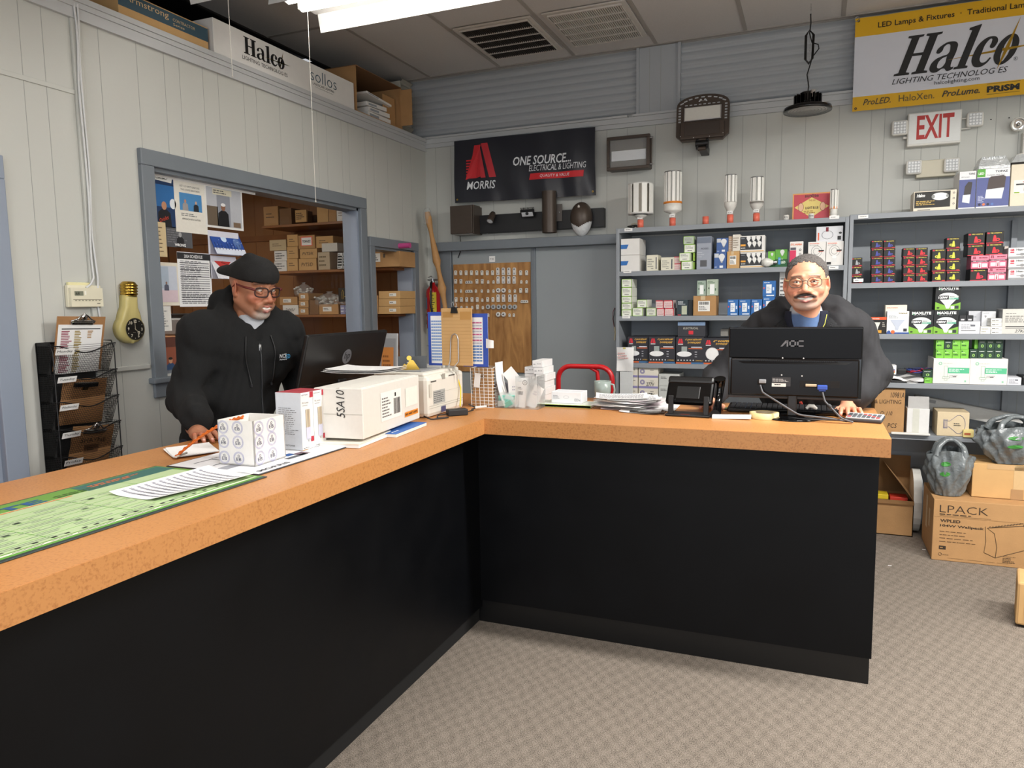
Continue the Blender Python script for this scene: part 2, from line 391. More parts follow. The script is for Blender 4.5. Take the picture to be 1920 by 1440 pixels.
# doorway next to the corner
b = B(); f = 0.065
b.box(XL-0.005, DY0-f, 0, 0.028, f, DZ, 'trim_paint', 0.004); b.box(XL-0.005, DY1, 0, 0.028, f, DZ, 'trim_paint', 0.004); b.box(XL-0.005, DY0-f, DZ, 0.03, DY1-DY0+2*f, f, 'trim_paint', 0.004)
b.box(XL-T-0.01, DY0, 0, T+0.01, 0.018, DZ, 'trim_paint'); b.box(XL-T-0.01, DY1-0.018, 0, T+0.01, 0.018, DZ, 'blue_trim'); b.box(XL-T-0.01, DY0, DZ-0.018, T+0.01, DY1-DY0, 0.018, 'trim_paint')
st(b, 'door_1')
# far-left door: blue-grey frame round a varnished wooden leaf
b = B(); f = 0.09
b.box(XL-0.005, EY1, 0, 0.03, f, EZ, 'blue_trim', 0.004); b.box(XL-0.005, EY0-f, 0, 0.03, f, EZ, 'blue_trim', 0.004); b.box(XL-0.005, EY0-f, EZ, 0.03, EY1-EY0+2*f, f, 'blue_trim', 0.004)
b.box(XL-T, EY1-0.02, 0, T, 0.02, EZ, 'blue_trim'); d2 = st(b, 'door_2')
b = B(); b.box(XL-0.06, EY0+0.01, 0.01, 0.04, EY1-EY0-0.035, EZ-0.03, 'wood_orange', 0.004); b.obj('door_leaf', d2)

# other walls of the shop (behind and right of the camera) with the display window the daylight comes through
b = B(); b.box(XR, YF, 0, 0.1, YB-YF, 3.5, 'wall_paint'); st(b, 'wall_right')
b = B(); b.box(XL, YF-0.1, 0, XR-XL, 0.1, 0.7, 'wall_paint'); b.box(XL, YF-0.1, 2.4, XR-XL, 0.1, 1.1, 'wall_paint'); b.box(XL, YF-0.1, 0.7, 1.45, 0.1, 1.7, 'wall_paint'); b.box(2.1, YF-0.1, 0.7, XR-2.1, 0.1, 1.7, 'wall_paint'); st(b, 'wall_front')
b = B()
for x in (-1.5, 0.28, 2.06): b.box(x, YF-0.06, 0.7, 0.06, 0.06, 1.7, 'blue_trim')
b.box(-1.5, YF-0.06, 0.7, 3.6, 0.06, 0.05, 'blue_trim'); b.box(-1.5, YF-0.06, 2.35, 3.6, 0.06, 0.05, 'blue_trim'); st(b, 'window_2')
# space above the partition and the small office behind it
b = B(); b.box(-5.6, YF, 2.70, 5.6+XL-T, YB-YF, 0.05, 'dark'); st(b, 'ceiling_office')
b = B(); b.box(-5.7, YF, 0, 0.1, YB-YF, 3.6, 'wood_panel'); 
for i in range(40): b.box(-5.6, YF+0.23*i, 0, 0.002, 0.006, 2.7, 'dark')
st(b, 'wall_office_left')
b = B(); b.box(-5.6, YF, 2.76, 5.6-3.5, YB-YF, 0.01, 'void'); b.box(-5.59, YF, 2.76, 0.02, YB-YF, 0.9, 'void'); b.box(-5.6, YB-0.02, 2.76, 2.2, 0.015, 0.8, 'void'); b.box(-5.6, YF, 3.6, 2.2, YB-YF, 0.02, 'void'); b.box(-5.6, YF, 2.76, 2.6, 0.02, 0.8, 'void'); st(b, 'ceiling_void')  # near-black sheets: the darkness of the open gap is put into their colour
b = B(); YO = YB-0.03
b.box(-5.6, YO, 0, 5.6+XL-T, 0.02, 2.7, 'wood_panel')
for i in range(13): b.box(-5.5+0.2*i, YO-0.002, 0, 0.006, 0.003, 2.7, 'wood_shelf')
b.box(-5.6, YO-0.02, 2.08, 2.5, 0.02, 0.05, 'wood_shelf'); st(b, 'wall_office_back')

# double doors in the back wall under a deep grey header
x0 = onY(850, 560, YB-0.03).x; xm = onY(1000, 560, YB-0.03).x; x1 = -1.26
b = B(); b.box(-2.83, YB-0.11, 1.915, -1.26+2.83, 0.11, 0.07, 'trim_paint', 0.005); b.box(-2.83, YB-0.05, 0, x0+2.83-0.004, 0.05, 1.92, 'trim_paint', 0.004); st(b, 'trim_7')
b = B(); b.box(x0, YB-0.035, 0, xm-0.012-x0, 0.035, 1.915, 'door_paint', 0.003); st(b, 'door_3')
b = B(); b.box(xm-0.01, YB-0.045, 0, 0.035, 0.045, 1.915, 'trim_paint', 0.004); st(b, 'trim_8')
b = B(); b.box(xm+0.025, YB-0.035, 0, x1-xm-0.025, 0.035, 1.915, 'door_paint', 0.003); st(b, 'door_4')
# ================================================================= THE COUNTER
def laminate():
    m = mat('laminate', '#d3965c', 0.38, var=0, coat=0.0)
    nt = m.node_tree; N = nt.nodes; L = nt.links; p = N['Principled BSDF']
    tc = N.new('ShaderNodeTexCoord'); n = N.new('ShaderNodeTexNoise'); n.inputs['Scale'].default_value = 140; n.inputs['Detail'].default_value = 4
    n2 = N.new('ShaderNodeTexNoise'); n2.inputs['Scale'].default_value = 5; L.new(tc.outputs['Object'], n.inputs['Vector']); L.new(tc.outputs['Object'], n2.inputs['Vector'])
    cr = N.new('ShaderNodeValToRGB'); e = cr.color_ramp.elements; e[0].position = 0.26; e[0].color = (*lin(hx('#aa6f3d')), 1); e[1].position = 0.52; e[1].color = (*lin(hx('#c48850')), 1)
    mm = N.new('ShaderNodeMath'); mm.operation = 'MULTIPLY_ADD'; mm.inputs[1].default_value = 0.25; L.new(n2.outputs['Fac'], mm.inputs[0]); L.new(n.outputs['Fac'], mm.inputs[2])
    sb = N.new('ShaderNodeMath'); sb.operation = 'SUBTRACT'; sb.inputs[1].default_value = 0.11; L.new(mm.outputs[0], sb.inputs[0])
    L.new(sb.outputs[0], cr.inputs[0]); L.new(cr.outputs[0], p.inputs['Base Color'])
laminate()
def panelblack():
    m = mat('counter_black', '#050609', 0.45, var=0.25, scale=4, spec=.22)
    nt = m.node_tree; N = nt.nodes; L = nt.links; p = N['Principled BSDF']
    tc = N.new('ShaderNodeTexCoord'); n = N.new('ShaderNodeTexNoise'); n.inputs['Scale'].default_value = 6; n.inputs['Detail'].default_value = 6; L.new(tc.outputs['Object'], n.inputs['Vector'])
    mr = N.new('ShaderNodeMapRange'); mr.inputs['To Min'].default_value = 0.36; mr.inputs['To Max'].default_value = 0.56; L.new(n.outputs['Fac'], mr.inputs[0]); L.new(mr.outputs[0], p.inputs['Roughness'])
panelblack()
CT = 1.0; th = 0.042
cx, cy, cr_ = -1.305, 2.858, 0.262           # inner corner of the top and its right end
# top: one L-shaped slab
cnt = empty('sales_counter', xyz(-1.6, 2.9, 0), label='long L-shaped counter with tan laminate top and black front', category='counter')
off = Vector((-1.6, 2.9, 0))
cback = 3.66
b = B(); b.T = xyz(*(-off))
out = [(cr_, cy), (cr_, cback), (-2.14, cback), (-2.14, -1.0), (cx, -1.0), (cx, cy)]
b.prism(out, CT-th, CT, 'laminate'); 
b.obj('countertop', cnt)
ft = B(); ft.T = xyz(*(-off)); ft.box(cx, cy-0.003, CT-0.067, cr_-cx, 0.02, 0.0665, 'laminate'); ft.box(cr_-0.02, cy, CT-0.067, 0.0225, cback-cy, 0.0665, 'laminate'); ft.box(cx-0.02, -1.0, CT-0.067, 0.0225, cy+1.0, 0.0665, 'laminate')
ft.obj('edge_band', cnt)
b = B(); b.T = xyz(*(-off))
b.box(-1.43, -1.0, 0.075, 0.02, 4.04, CT-th-0.075, 'counter_black')
b.obj('front_panel', cnt)
b = B(); b.T = xyz(*(-off)); b.box(-1.41, 3.02, 0.11, 1.652, 0.02, CT-th-0.11, 'counter_black'); b.box(0.222, 3.04, 0.11, 0.02, 0.5, CT-th-0.11, 'counter_black'); b.obj('front_panel', cnt)
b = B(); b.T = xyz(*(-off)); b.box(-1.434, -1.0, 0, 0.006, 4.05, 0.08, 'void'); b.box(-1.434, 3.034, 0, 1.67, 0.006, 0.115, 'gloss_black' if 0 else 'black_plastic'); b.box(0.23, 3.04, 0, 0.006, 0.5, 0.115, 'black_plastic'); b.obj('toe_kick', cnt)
b = B(); b.T = xyz(*(-off)); b.box(-2.10, -1.0, 0, 0.02, 4.0, 0.955, 'wood_panel'); b.box(-1.1, 3.5, 0, 0.02, 0.1, 0.955, 'wood_panel'); b.box(-0.2, 3.1, 0, 0.02, 0.45, 0.955, 'wood_panel'); b.obj('inner_panel', cnt)
# == SIGN LETTERING: heavy serif wordmark drawn as outlines
def curve_mesh(splines,res=6):
 """closed cubic outlines -> filled flat mesh (verts2d, faces). spline: list of (x,y,'s'|'c') smooth / corner"""
 cu=bpy.data.curves.new('g','CURVE');cu.dimensions='2D';cu.fill_mode='BOTH';cu.resolution_u=res
 for sp in splines:
  s=cu.splines.new('BEZIER');s.bezier_points.add(len(sp)-1);s.use_cyclic_u=True
  for p,(x,y,k)in zip(s.bezier_points,sp):
   p.co=(x,y,0);t='AUTO' if k=='s' else 'VECTOR';p.handle_left_type=t;p.handle_right_type=t
 o=bpy.data.objects.new('g',cu);COL.objects.link(o)
 dg=bpy.context.evaluated_depsgraph_get();me=bpy.data.meshes.new_from_object(o.evaluated_get(dg))
 v=[(q.co.x,q.co.y)for q in me.vertices];f=[tuple(q.vertices)for q in me.polygons]
 bpy.data.objects.remove(o,do_unlink=True);bpy.data.curves.remove(cu);bpy.data.meshes.remove(me)
 return v,f
c_=lambda*p:[(a,b,'c')for a,b in p]
_H=c_((0,0),(.40,0),(.40,.05),(.30,.07),(.30,.47),(.55,.47),(.55,.07),(.46,.05),(.46,0),(.86,0),(.86,.05),(.76,.07),(.76,.93),(.86,.95),(.86,1),(.46,1),(.46,.95),(.55,.93),(.55,.54),(.30,.54),(.30,.93),(.40,.95),(.40,1),(0,1),(0,.95),(.10,.93),(.10,.07),(0,.05))
_a=[(.90,.50,'s'),(1.02,.68,'s'),(1.20,.72,'s'),(1.36,.66,'s'),(1.41,.50,'s'),(1.41,.13,'s'),(1.44,.07,'s'),(1.50,.08,'c'),(1.50,.02,'c'),(1.38,-.02,'s'),(1.25,.06,'s'),(1.10,-.02,'s'),(.94,.02,'s'),(.88,.16,'s'),(.94,.30,'s'),(1.10,.38,'s'),(1.22,.42,'s'),(1.22,.56,'s'),(1.15,.66,'s'),(1.06,.62,'s'),(1.04,.50,'s'),(.97,.45,'s')]
_ah=[(1.22,.36,'c'),(1.10,.30,'s'),(1.06,.18,'s'),(1.11,.08,'s'),(1.22,.12,'s')]
_l=c_((1.52,0),(1.86,0),(1.86,.05),(1.79,.07),(1.79,1.06),(1.52,1.0),(1.52,.95),(1.60,.93),(1.60,.07),(1.52,.05))
_c=[(2.36,.50,'s'),(2.34,.64,'s'),(2.18,.72,'s'),(1.98,.64,'s'),(1.88,.36,'s'),(1.95,.08,'s'),(2.14,-.02,'s'),(2.30,.05,'s'),(2.37,.18,'c'),(2.33,.20,'c'),(2.24,.09,'s'),(2.13,.12,'s'),(2.08,.36,'s'),(2.11,.60,'s'),(2.18,.66,'s'),(2.22,.58,'s'),(2.22,.46,'s'),(2.30,.42,'s')]
def _ring(cx,cy,rx_,ry_):return[(cx+rx_*math.cos(a),cy+ry_*math.sin(a),'s')for a in[2*PI*i/8 for i in range(8)]]
_o=_ring(2.66,.35,.26,.37);_oh=_ring(2.66,.35,.085,.29)
HAL=curve_mesh([_H,_a,_ah,_l,_c,_o,_oh])
def halco(b,x,y,w,h,shear=0.0,k='#161413',ky='#d9ab2c',z=0.0015,star=True):
 sx,sy=w/2.95,h/1.06
 b.add([(x+a*sx+shear*q*sy,y+q*sy,z)for a,q in HAL[0]],HAL[1],k)
 if star:
  cx,cy=x+2.66*sx+shear*.36*sy,y+.36*sy
  for dx,dy,t in((-1.45*sx,-.10*sy,.035*sy),(.75*sx,.06*sy,.035*sy)):
   b.add([(cx,cy+t,z+.0006),(cx+dx,cy+dy,z+.0006),(cx,cy-t,z+.0006)],[(0,1,2),(2,1,0)],ky)
  for dx,dy in((.20*sx+shear*.3*sy,.78*sy),(-.14*sx-shear*.2*sy,-.5*sy)):
   b.add([(cx-.05*sx,cy,z+.0005),(cx+dx,cy+dy,z+.0005),(cx+.05*sx,cy,z+.0005)],[(0,1,2),(2,1,0)],ky)
# == THINGS ON TOP OF THE PARTITION
ZP=2.812
t=empty('display_box',leftx(XL+0.028,3.12,ZP+0.001),label='long white box with sign lettering lying on top of the partition wall',category='box')
b=B();Lb,Hb=1.27,0.175;b.box(0,0,-0.16,Lb,Hb,0.16,'white_card',0.002)
halco(b,.22,.062,.34,.095,k='#0e0e0e')
b.tx('LIGHTING TECHNOLOG ES',.205,.028,w=.375,h=.02,k='#1a1a1a',z=.0015)
b.tx('R',.56,.045,h=.006,k='#1a1a1a',z=.0015)
b.tx('sollos',.80,.075,w=.27,h=.072,k='#3d5a68',z=.0015,bold=-0.012)
b.tx('LANDSCAPE LIGHTING',.82,.052,w=.22,h=.014,k='#1a1a1a',z=.0015)
b.tx('A Halco Lighting Technologies Company',.84,.038,w=.19,h=.007,k='#333333',z=.0015)
b.obj('box_body',t)
p=onX(700,190,XL)
t=empty('cardboard_box',leftx(XL+0.03,4.415,ZP+0.001)@rz(0),label='open cardboard box lying sideways on the partition, white packs inside',category='box')
b=B();wd,hd,dd,e=.60,.30,.34,.005
b.box(0,0,-dd,wd,e,dd,'cardboard');b.box(0,hd,-dd,wd,e,dd,'cardboard_dark');b.box(0,0,-dd,e,hd,dd,'cardboard');b.box(wd,0,-dd,e,hd,dd,'cardboard');b.box(0,0,-dd,wd,hd,e,'cardboard_dark');b.obj('box_body',t)
b=B();b.box(wd-.02,.02,0,.004,hd-.04,.1,'cardboard');b.box(wd-.19,.02,-.05,.17,.2,.004,'cardboard');b.obj('box_flap',t)
for i,(x,y,w,h,r)in enumerate(((.17,.008,.30,.035,0),(.18,.045,.28,.03,.03),(.16,.078,.26,.028,.05),(.16,.16,.33,.016,-.06))):
 b=B();b.box(0,0,-.24,w,h,.24,'white_card',.002);b.rect(.02,h*.2,w*.4,h*.5,'#9aa0a6')
 b.obj('white_pack',mw=t.matrix_world@xyz(x,y,-.02)@rz(r),label='white flat pack in the cardboard box on the partition, '+['bottom of the pile','second from the bottom','third from the bottom','tilted on top'][i],category='packet',group='packs in the open box')
t=empty('tile_box',leftx(XL+0.01,onX(262,50,XL).y-.12,ZP+.001),label='dark blue and tan cardboard tile box on the partition under black duct',category='box')
b=B();wl=3.10-(t.location.y);b.box(0,0,-.3,wl,.115,.3,'cardboard_tan',.002);b.rect(0,.045,wl,.066,'#2f4d5c')
b.tx('Armstrong',.035,.068,w=.25,h=.038,k='#d9b888',z=.0015);b.tx('CONTRACTOR',.31,.075,w=.14,h=.014,k='#d9b888',z=.0015);b.tx('Series',.31,.055,w=.07,h=.012,k='#d9b888',z=.0015)
b.add([(0,.111,-.001),(wl,.111,-.001),(wl,.115,.001),(0,.115,.001)],[(0,1,2,3)],'#c9a06a');b.obj('box_body',t)
DB=B()
for i,(pts,r)in enumerate(((((-4.1,1.2,3.05),(-3.85,1.9,3.13),(-3.70,2.5,3.2),(-3.72,3.2,3.16),(-4.0,3.9,3.12),(-4.6,4.6,3.1)),.19),(((-3.64,2.3,3.5),(-3.66,2.42,3.2),(-3.75,2.5,3.05),(-4.2,2.6,3.0)),.15))):
 q=[]
 for j in range(len(pts)-1):
  for k in range(8):q.append(Vector(pts[j]).lerp(Vector(pts[j+1]),k/8))
 DB.tube(q,[r*(1+.05*math.sin(k*2.1))for k in range(len(q))],'duct',n=18)
DB.obj('air_duct',label='thick black insulated air ducts running in the gap above the partition',category='duct')
b=B();pr=[]
for i in range(9):z=.01+.05*i;pr+=[(0,z),(.022,z+.018),(.002,z+.036)]
vs=[]
for o,z in pr:vs+=[(o,0,z),(o,.16,z),]
b.add(vs,[(2*i,2*i+2,2*i+3,2*i+1)for i in range(len(pr)-1)]+[(2*i+1,2*i+3,2*i+2,2*i)for i in range(len(pr)-1)],'#d8d3c8')
b.box(-.12,.0,0,.12,.16,.42,'#d8d3c8')
b.obj('corrugated_sheet',mw=xyz(-3.04,5.2,ZP+.001),label='off-white corrugated sheet offcut standing on the partition in the corner',category='sheet')
# == HANGING STRIP LIGHTS
def strip(x,y,z,L_,lab,lit):
 t=empty('strip_light',xyz(x,y,z),label=lab,category='light',group='hanging strip lights')
 b=B();b.box(0,-.07,.035,L_,.14,.05,'white_metal',.004);b.box(-.02,-.18,.018,L_+.04,.36,.004,'white_metal')
 b.obj('housing',t)
 b=B()
 b.sheet(lambda u,v:(-.01+u*(L_+.02),-.18-.02*v,.018-.085*v),1,1,'white_metal');b.sheet(lambda u,v:(-.01+u*(L_+.02),.18+.02*v,.018-.085*v),1,1,'white_metal')
 b.sheet(lambda u,v:(-.01+u*(L_+.02),-.18+.07*v,.018-.0*v),1,1,'white_metal')
 b.obj('reflector',t)
 for dy in(-.085,.02):
  g=B();g.cyl((.015,dy,-.012),(L_-.015,dy,-.012),.0165,k='tube_lit' if lit else '#e8e2d2',n=14);u=g.obj('fluorescent_tube',t)
  g=B()
  for xx in(.0,L_-.022):g.box(xx,dy-.016,-.02,.022,.032,.038,'white_plastic',.003)
  g.obj('tube_holder',u)
 g=B()
 for xx in(.15,L_-.15):g.cyl((xx,0,.085),(xx,0,ZC-z-.005),.002,k='steel',n=6)
 g.obj('hanger',t)
 return t
strip(-2.40,3.13,2.967,1.22,'long white twin-tube strip light hanging above the left counter',1)
c0=onZ(355,17,2.90)
strip(c0 .x+.02,c0 .y-.2,2.985,1.1,'white strip light end at the top left above the partition',0)
for i,(x,y)in enumerate(TUBES):
 t=strip(x-.6,y,2.88,1.22,'lit strip light hanging over the shop floor, '+['left of the aisle','right of the aisle','above the near counter end','above the right counter end','by the right wall','by the shop window left','by the shop window right'][i],0)
for(a,bq,nm)in(((578,52),(592,378),'thin white pull cord hanging below the strip light, in front of window'),((427,2),(436,143),'thin pull cord hanging in front of the long white sign box')):
 yy=3.13 if a[0]==578 else 2.62
 p0=onY(*a,yy);p1=onY(*bq,yy);p0 .z=3.0;b=B();b.cyl(p0-p1,(0,0,0),.0016,k='#d8d4cb',n=6);b.ball((0,0,0),.0035,'#d8d4cb',8)
 b.obj('pull_cord',mw=xyz(*p1),label=nm,category='cord',group='pull cords')
# == LEFT WALL THINGS
y,z,w,h=rectX(121,535,184,576,XL)
t=empty('thermostat',leftx(XL+.001,y,z),label='cream wall thermostat with small display, beside white cables',category='thermostat')
b=B();b.box(.0,0,0,w,h,.02,'cream_plastic',.004);b.prism([(.004,.002),(w-.004,.002),(w-.004,h-.012),(.004,h-.012)],.02,.034,'cream_plastic')
b.box(.008,h-.006,.003,w*.7,.018,.014,'#e6dfae',.002);b.rect(.02,h*.52,w*.26,h*.2,'#7c7f6c',z=.035);b.tx('68',.025,h*.55,h=h*.14,k='#1d211b',z=.0358);b.rect(w*.42,h*.55,.008,.018,'#f4f2e4',z=.035)
b.rect(.012,h*.34,w-.024,.002,'#8e8872',z=.035)
for i in range(8):b.rect(.02+i*.016,h*.28,.009,.004,'#8e8872',z=.035)
b.lines(w-.035,.012,.025,.008,1,'#55503f',z=.035);b.obj('thermostat_body',t)
for i,o in enumerate((-.006,.006)):
 b=B();ys=[]
 for j in range(15):zz=2.78-(2.78-1.63)*j/14;ys.append((.022+.003*math.sin(j*1.3+i*2),o+.008*math.sin(j*.9+i)*.6,zz))
 if i==0:ys+=[(.03,-.03,1.6),(.025,-.05,1.585)]
 else:ys+=[(.02,.006,1.5),(.02,.02,1.33)]
 b.tube(ys,.0045,'#d5d6d6',n=8);b.obj('cable',mw=xyz(XL,yb-.012,0),label=['white cable running down the wall batten into the cream thermostat','white cable running down the batten past the thermostat towards the clock'][i],category='cable',group='white wall cables')
cxy=onX(236,612,XL)
t=empty('bulb_clock',leftx(XL+.002,cxy.y,cxy.z)@rz(-.06),label='cream light bulb shaped wall clock with brass screw base',category='clock')
R_=.072
b=B();pr=[]
for a in range(-90,50,10):
 pr.append((R_*math.cos(math.radians(a)),R_*.92*math.sin(math.radians(a))))
pr+=[(.047,.075),(.036,.1),(.034,.13),(.034,.155)]
o=pr+[(-x,y)for x,y in reversed(pr)]
o=[(x,y-.012)for x,y in o if abs(x)>1e-6 or y<0]
bm=bmesh.new();vv=[bm.verts.new((x,y,0))for x,y in o];fc=bm.faces.new(vv);r=bmesh.ops.extrude_face_region(bm,geom=[fc]);ev=[v for v in r['geom']if isinstance(v,bmesh.types.BMVert)]
for v in ev:v.co.z=.045
bmesh.ops.bevel(bm,geom=[e for e in bm.edges if all(v in ev for v in e.verts)],offset=.02,segments=4,affect='EDGES',profile=.6);bmesh.ops.recalc_face_normals(bm,faces=bm.faces)
b.bm(bm,mat('clock_cream','#cfc07e',.25,var=.02).name,True);b.obj('clock_body',t)
b=B();b.ell(.008,-.012,.049,.049,'#15130f',z=.0475,n=36);b.ring(.008,-.012,.047,.051,'#3c372b',z=.048,n=36)
for s_,a in(('12',90),('3',0),('5',-60),('7',-120),('9',180),('10',130)):
 hh=.014;g=glyphs(s_,.03);ww=hh*g[2];b.tx(s_,.008+.036*math.cos(math.radians(a))-ww/2,-.012+.036*math.sin(math.radians(a))-hh/2,h=hh,k='#efe9d3',z=.0485,bold=.03)
for a in(60,30,-30,-90,-150,150):b.ell(.008+.042*math.cos(math.radians(a)),-.012+.042*math.sin(math.radians(a)),.002,.002,'#efe9d3',z=.0485,n=8)
b.lines(-.004,-.03,.024,.004,1,'#b8b09a',z=.0485);b.obj('clock_dial',t)
for a,l,wd in((95,.036,.0018),(-40,.024,.0018)):
 b=B();b.T=xyz(.008,-.012,.0492)@rz(math.radians(a));b.add([(-.004,-wd,0),(l,-wd*.4,0),(l,wd*.4,0),(-.004,wd,0)],[(0,1,2,3)],'#e6dcc0')
 if a<0:b.ring(l,0,.003,.0065,'#efe9d3',z=0,n=14)
 b.obj('clock_hand',t)
b=B();b.T=xyz(0,.14,.02)@rx(-PI/2);pf=[(.034,0),(.034,.004)]
for i in range(4):zz=.004+i*.013;pf+=[(.037,zz+.002),(.039,zz+.006),(.037,zz+.01),(.033,zz+.013)]
pf+=[(.03,.062),(.024,.066),(0,.068)];b.lathe([(r,-0+z)for r,z in pf],'brass',n=28,c=(0,0,0));
b.v=[(x,y,max(z,0))for x,y,z in b.v];b.obj('screw_base',t)
y0_,zt=2.00,1.345
t=empty('file_organiser',leftx(XL+.002,2.055,.70),label='black wire mesh wall file organiser with weekday labels',category='organiser')
mesh_=mat('wire_mesh','#0c0c0e',.5,var=0)
def meshgrid(b,fn,nu,nv,r=.0008):
 for i in range(nu+1):
  for(a,c)in((fn(i/nu,0),fn(i/nu,1)),):b.cyl(a,c,r,k='wire_mesh',n=3,cap=False)
 for j in range(nv+1):b.cyl(fn(0,j/nv),fn(1,j/nv),r,k='wire_mesh',n=3,cap=False)
Wo,Do=.285,.10
days=['Monday','Tuesday','Wednesday','Thursday','Friday']
b=B();b.box(0,0,0,.004,.655,.075,'wire_mesh')
b.T=Matrix.Identity(4)
for xx in(0,Wo):b.tube([(xx,0,.004),(xx,.655,.004),(xx,.655,.085),(xx,.62,.1),(xx,0,.1)],.0028,'wire_mesh',n=6)
b.tube([(0,.655,.004),(Wo,.655,.004)],.0028,'wire_mesh',n=6);b.box(0,0,0,Wo,.655,.0015,'#2a2b2d')
b.obj('back_frame',t)
zc=[.522,.407,.292,.177,.062]
for i,d in enumerate(days):
 zb=zc[i];hh=.122
 def front(u,v,zb=zb,hh=hh):
  top=zb+hh-.03*math.sin(PI*u)**2*1.1
  return(u*Wo,zb+(top-zb)*v,.052+.058*v)
 b=B();meshgrid(b,front,36,14)
 b.tube([Vector(front(k/20,1))for k in range(21)],.0026,'wire_mesh',n=6);b.tube([front(0,0),front(1,0)],.002,'wire_mesh',n=6)
 meshgrid(b,lambda u,v:(Wo,zb+.0+hh*v,.004+(.05+.056*v)*u),8,12);meshgrid(b,lambda u,v:(0,zb+hh*v,.004+(.05+.056*v)*u),10,16,.0016)
 if 1:b.add([(0,zb,.004),(0,zb+hh,.004),(0,zb+hh,.11),(0,zb,.054)],[(0,1,2,3),(3,2,1,0)],mat('mesh_side','#26272a',.5,var=0,alpha=.72).name if 'mesh_side' not in MATS else 'mesh_side')
 pk=b.obj('pocket',t)
 g=B();lx,ly=.004,zb+hh-.036;a=.004
 g.T=xyz(lx,ly,.1065)@rx(.40);g.box(0,0,0,.082,.026,.0012,'#f1f0ed');g.tx(d,.006,.007,w=.068,h=.0135,k='#2a2a2a',z=.0018);g.obj('weekday_label',pk)
def clipboard(mw,w,h,lab,clip,cont=None,grp='clipboards'):
 t=empty('clipboard',mw,label=lab,category='clipboard',group=grp)
 b=B();b.box(-w/2,0,0,w,h,.003,mat('hardboard','#a5794f',.6,var=.08,scale=50).name if 'hardboard' not in MATS else 'hardboard',.0014);b.obj('board',t)
 g=B()
 if clip=='bow':
  g.box(-.05,h-.035,.003,.10,.022,.006,'chrome',.002);
  for s in(-1,1):g.tube([(s*.05,h-.03,.006),(s*.055,h-.018,.012),(s*.03,h-.008,.018),(s*.014,h+.006,.016),(0,h+.012,.014)],.0035,'chrome',n=8)
  g.cyl((-.045,h-.02,.014),(.045,h-.02,.014),.006,k='chrome',n=10);g.lathe([(.0,.02),(.012,.02),(.014,.012),(.006,.0)],'chrome',n=14,c=(0,h,0))
 else:
  g.box(-.055,h-.035,.003,.11,.02,.012,'black_plastic',.003);g.cyl((-.05,h-.018,.013),(.05,h-.018,.013),.005,k='chrome',n=10);g.box(-.014,h-.05,.003,.028,.018,.004,'brass',.001)
 g.obj('clip',t)
 return t
MO=t.matrix_world.copy()
def slot(i,dx=0,up=.05,rot=0):return MO@xyz(Wo/2+dx,zc[i]+.01,.03)@rx(.20)@rz(rot)
c=clipboard(slot(0,.01,rot=-.03),.225,.235,'hardboard clipboard with colour-printed list, in the Monday pocket','bow')
b=B();b.box(-.105,-.01,.0035,.205,.21,.001,'paper')
for r in range(26):
 yy=.17-r*.007
 for(x0,wq,kq)in((-.09,.05,'#9c4a5c'),(-.03,.035,'#a08a3c'),(.03,.03,'#b48a52')):
  if kq=='#b48a52' and r>4:continue
  b.rect(x0,yy,wq*(.6+.4*random.random()),.0038,kq,z=.0052)
b.rect(-.09,.18,.18,.004,'#222222',z=.0052);b.obj('paper_sheet',mw=slot(0,.01,rot=-.03),label='printed list in red and yellow columns on the Monday clipboard',category='paper')
clipboard(slot(2,.005,rot=-.06),.21,.20,'plain hardboard clipboard with black clip, between the Tuesday and Wednesday labels','flat')
c=clipboard(slot(4,.015,rot=-.10),.20,.225,'hardboard clipboard with handwriting and sticker, lowest in the organiser','bow')
g=B();g.tx('SHAYNE',-.055,.15,w=.12,h=.02,k='#3a2a1c',z=.0038);g.rect(-.035,.105,.07,.035,'#6a4a30',z=.0036);g.lines(-.02,.112,.045,.018,2,'#15120f',z=.0042);g.obj('writing',c)
b=B();b.prism([(-.05,0),(-.045,.03),(-.03,.05),(-.012,.045),(0,.052),(.012,.045),(.03,.05),(.045,.03),(.05,0)],0,.002,'gloss_black');b.rect(-.02,.002,.05,.018,'#f1f0ed',z=.0025);b.tx('Friday',-.014,.006,w=.04,h=.009,k='#222222',z=.003)
b.obj('badge_card',mw=MO@xyz(Wo/2+.01,.055,.115),label='small black cut-out card with a label on the lowest mesh pocket',category='card')
# == BACK WALL THINGS
def wall_thing(name,x0,y0,x1,y1,lab,cat,out=0.0,**k):
 x,z,w,h=rectY(x0,y0,x1,y1,YB-out)
 return empty(name,fronty(x,YB-.0015,z),label=lab,category=cat,**k),w,h
def slant(k):return k
y=YB-.07
TL,TR,BL,BR=onY(853,265,y),onY(1118,238,y),onY(854,381,y),onY(1115,366,y)
t=empty('vinyl_banner',fronty(BL.x,y,BL.z),label='navy vinyl banner with red letter M emblem and white lettering',category='banner')
wb_,hb_=TR.x-TL.x,TL.z-BL.z
vin=mat('banner_navy','#23252f',.32,var=.05,scale=6)
def bz(u,v):return.009*math.sin(u*30+v*3)*(1-v)**1.1*(.4+u)+.006*math.sin(u*11+v*5)
def bpt(u,v):
 top=0 if 1 else 0
 return(u*wb_,hb_*v+((TR.z-TL.z)*v+(BR.z-BL.z)*(1-v))*u,bz(u,v)+.006)
b=B();b.sheet(lambda u,v:bpt(u,v),60,16,'banner_navy');
b.sheet(lambda u,v:tuple(Vector(bpt(1-u,v))-Vector((0,0,.001))),60,16,'banner_navy')
g=B()
def onb(b,n0):
 for i in range(n0,len(b.v)):
  x,yy,z=b.v[i];u,v=x/wb_,yy/hb_;p=bpt(u,v);b.v[i]=(p[0],p[1],p[2]+z+.004)
w_,h_=wb_,hb_
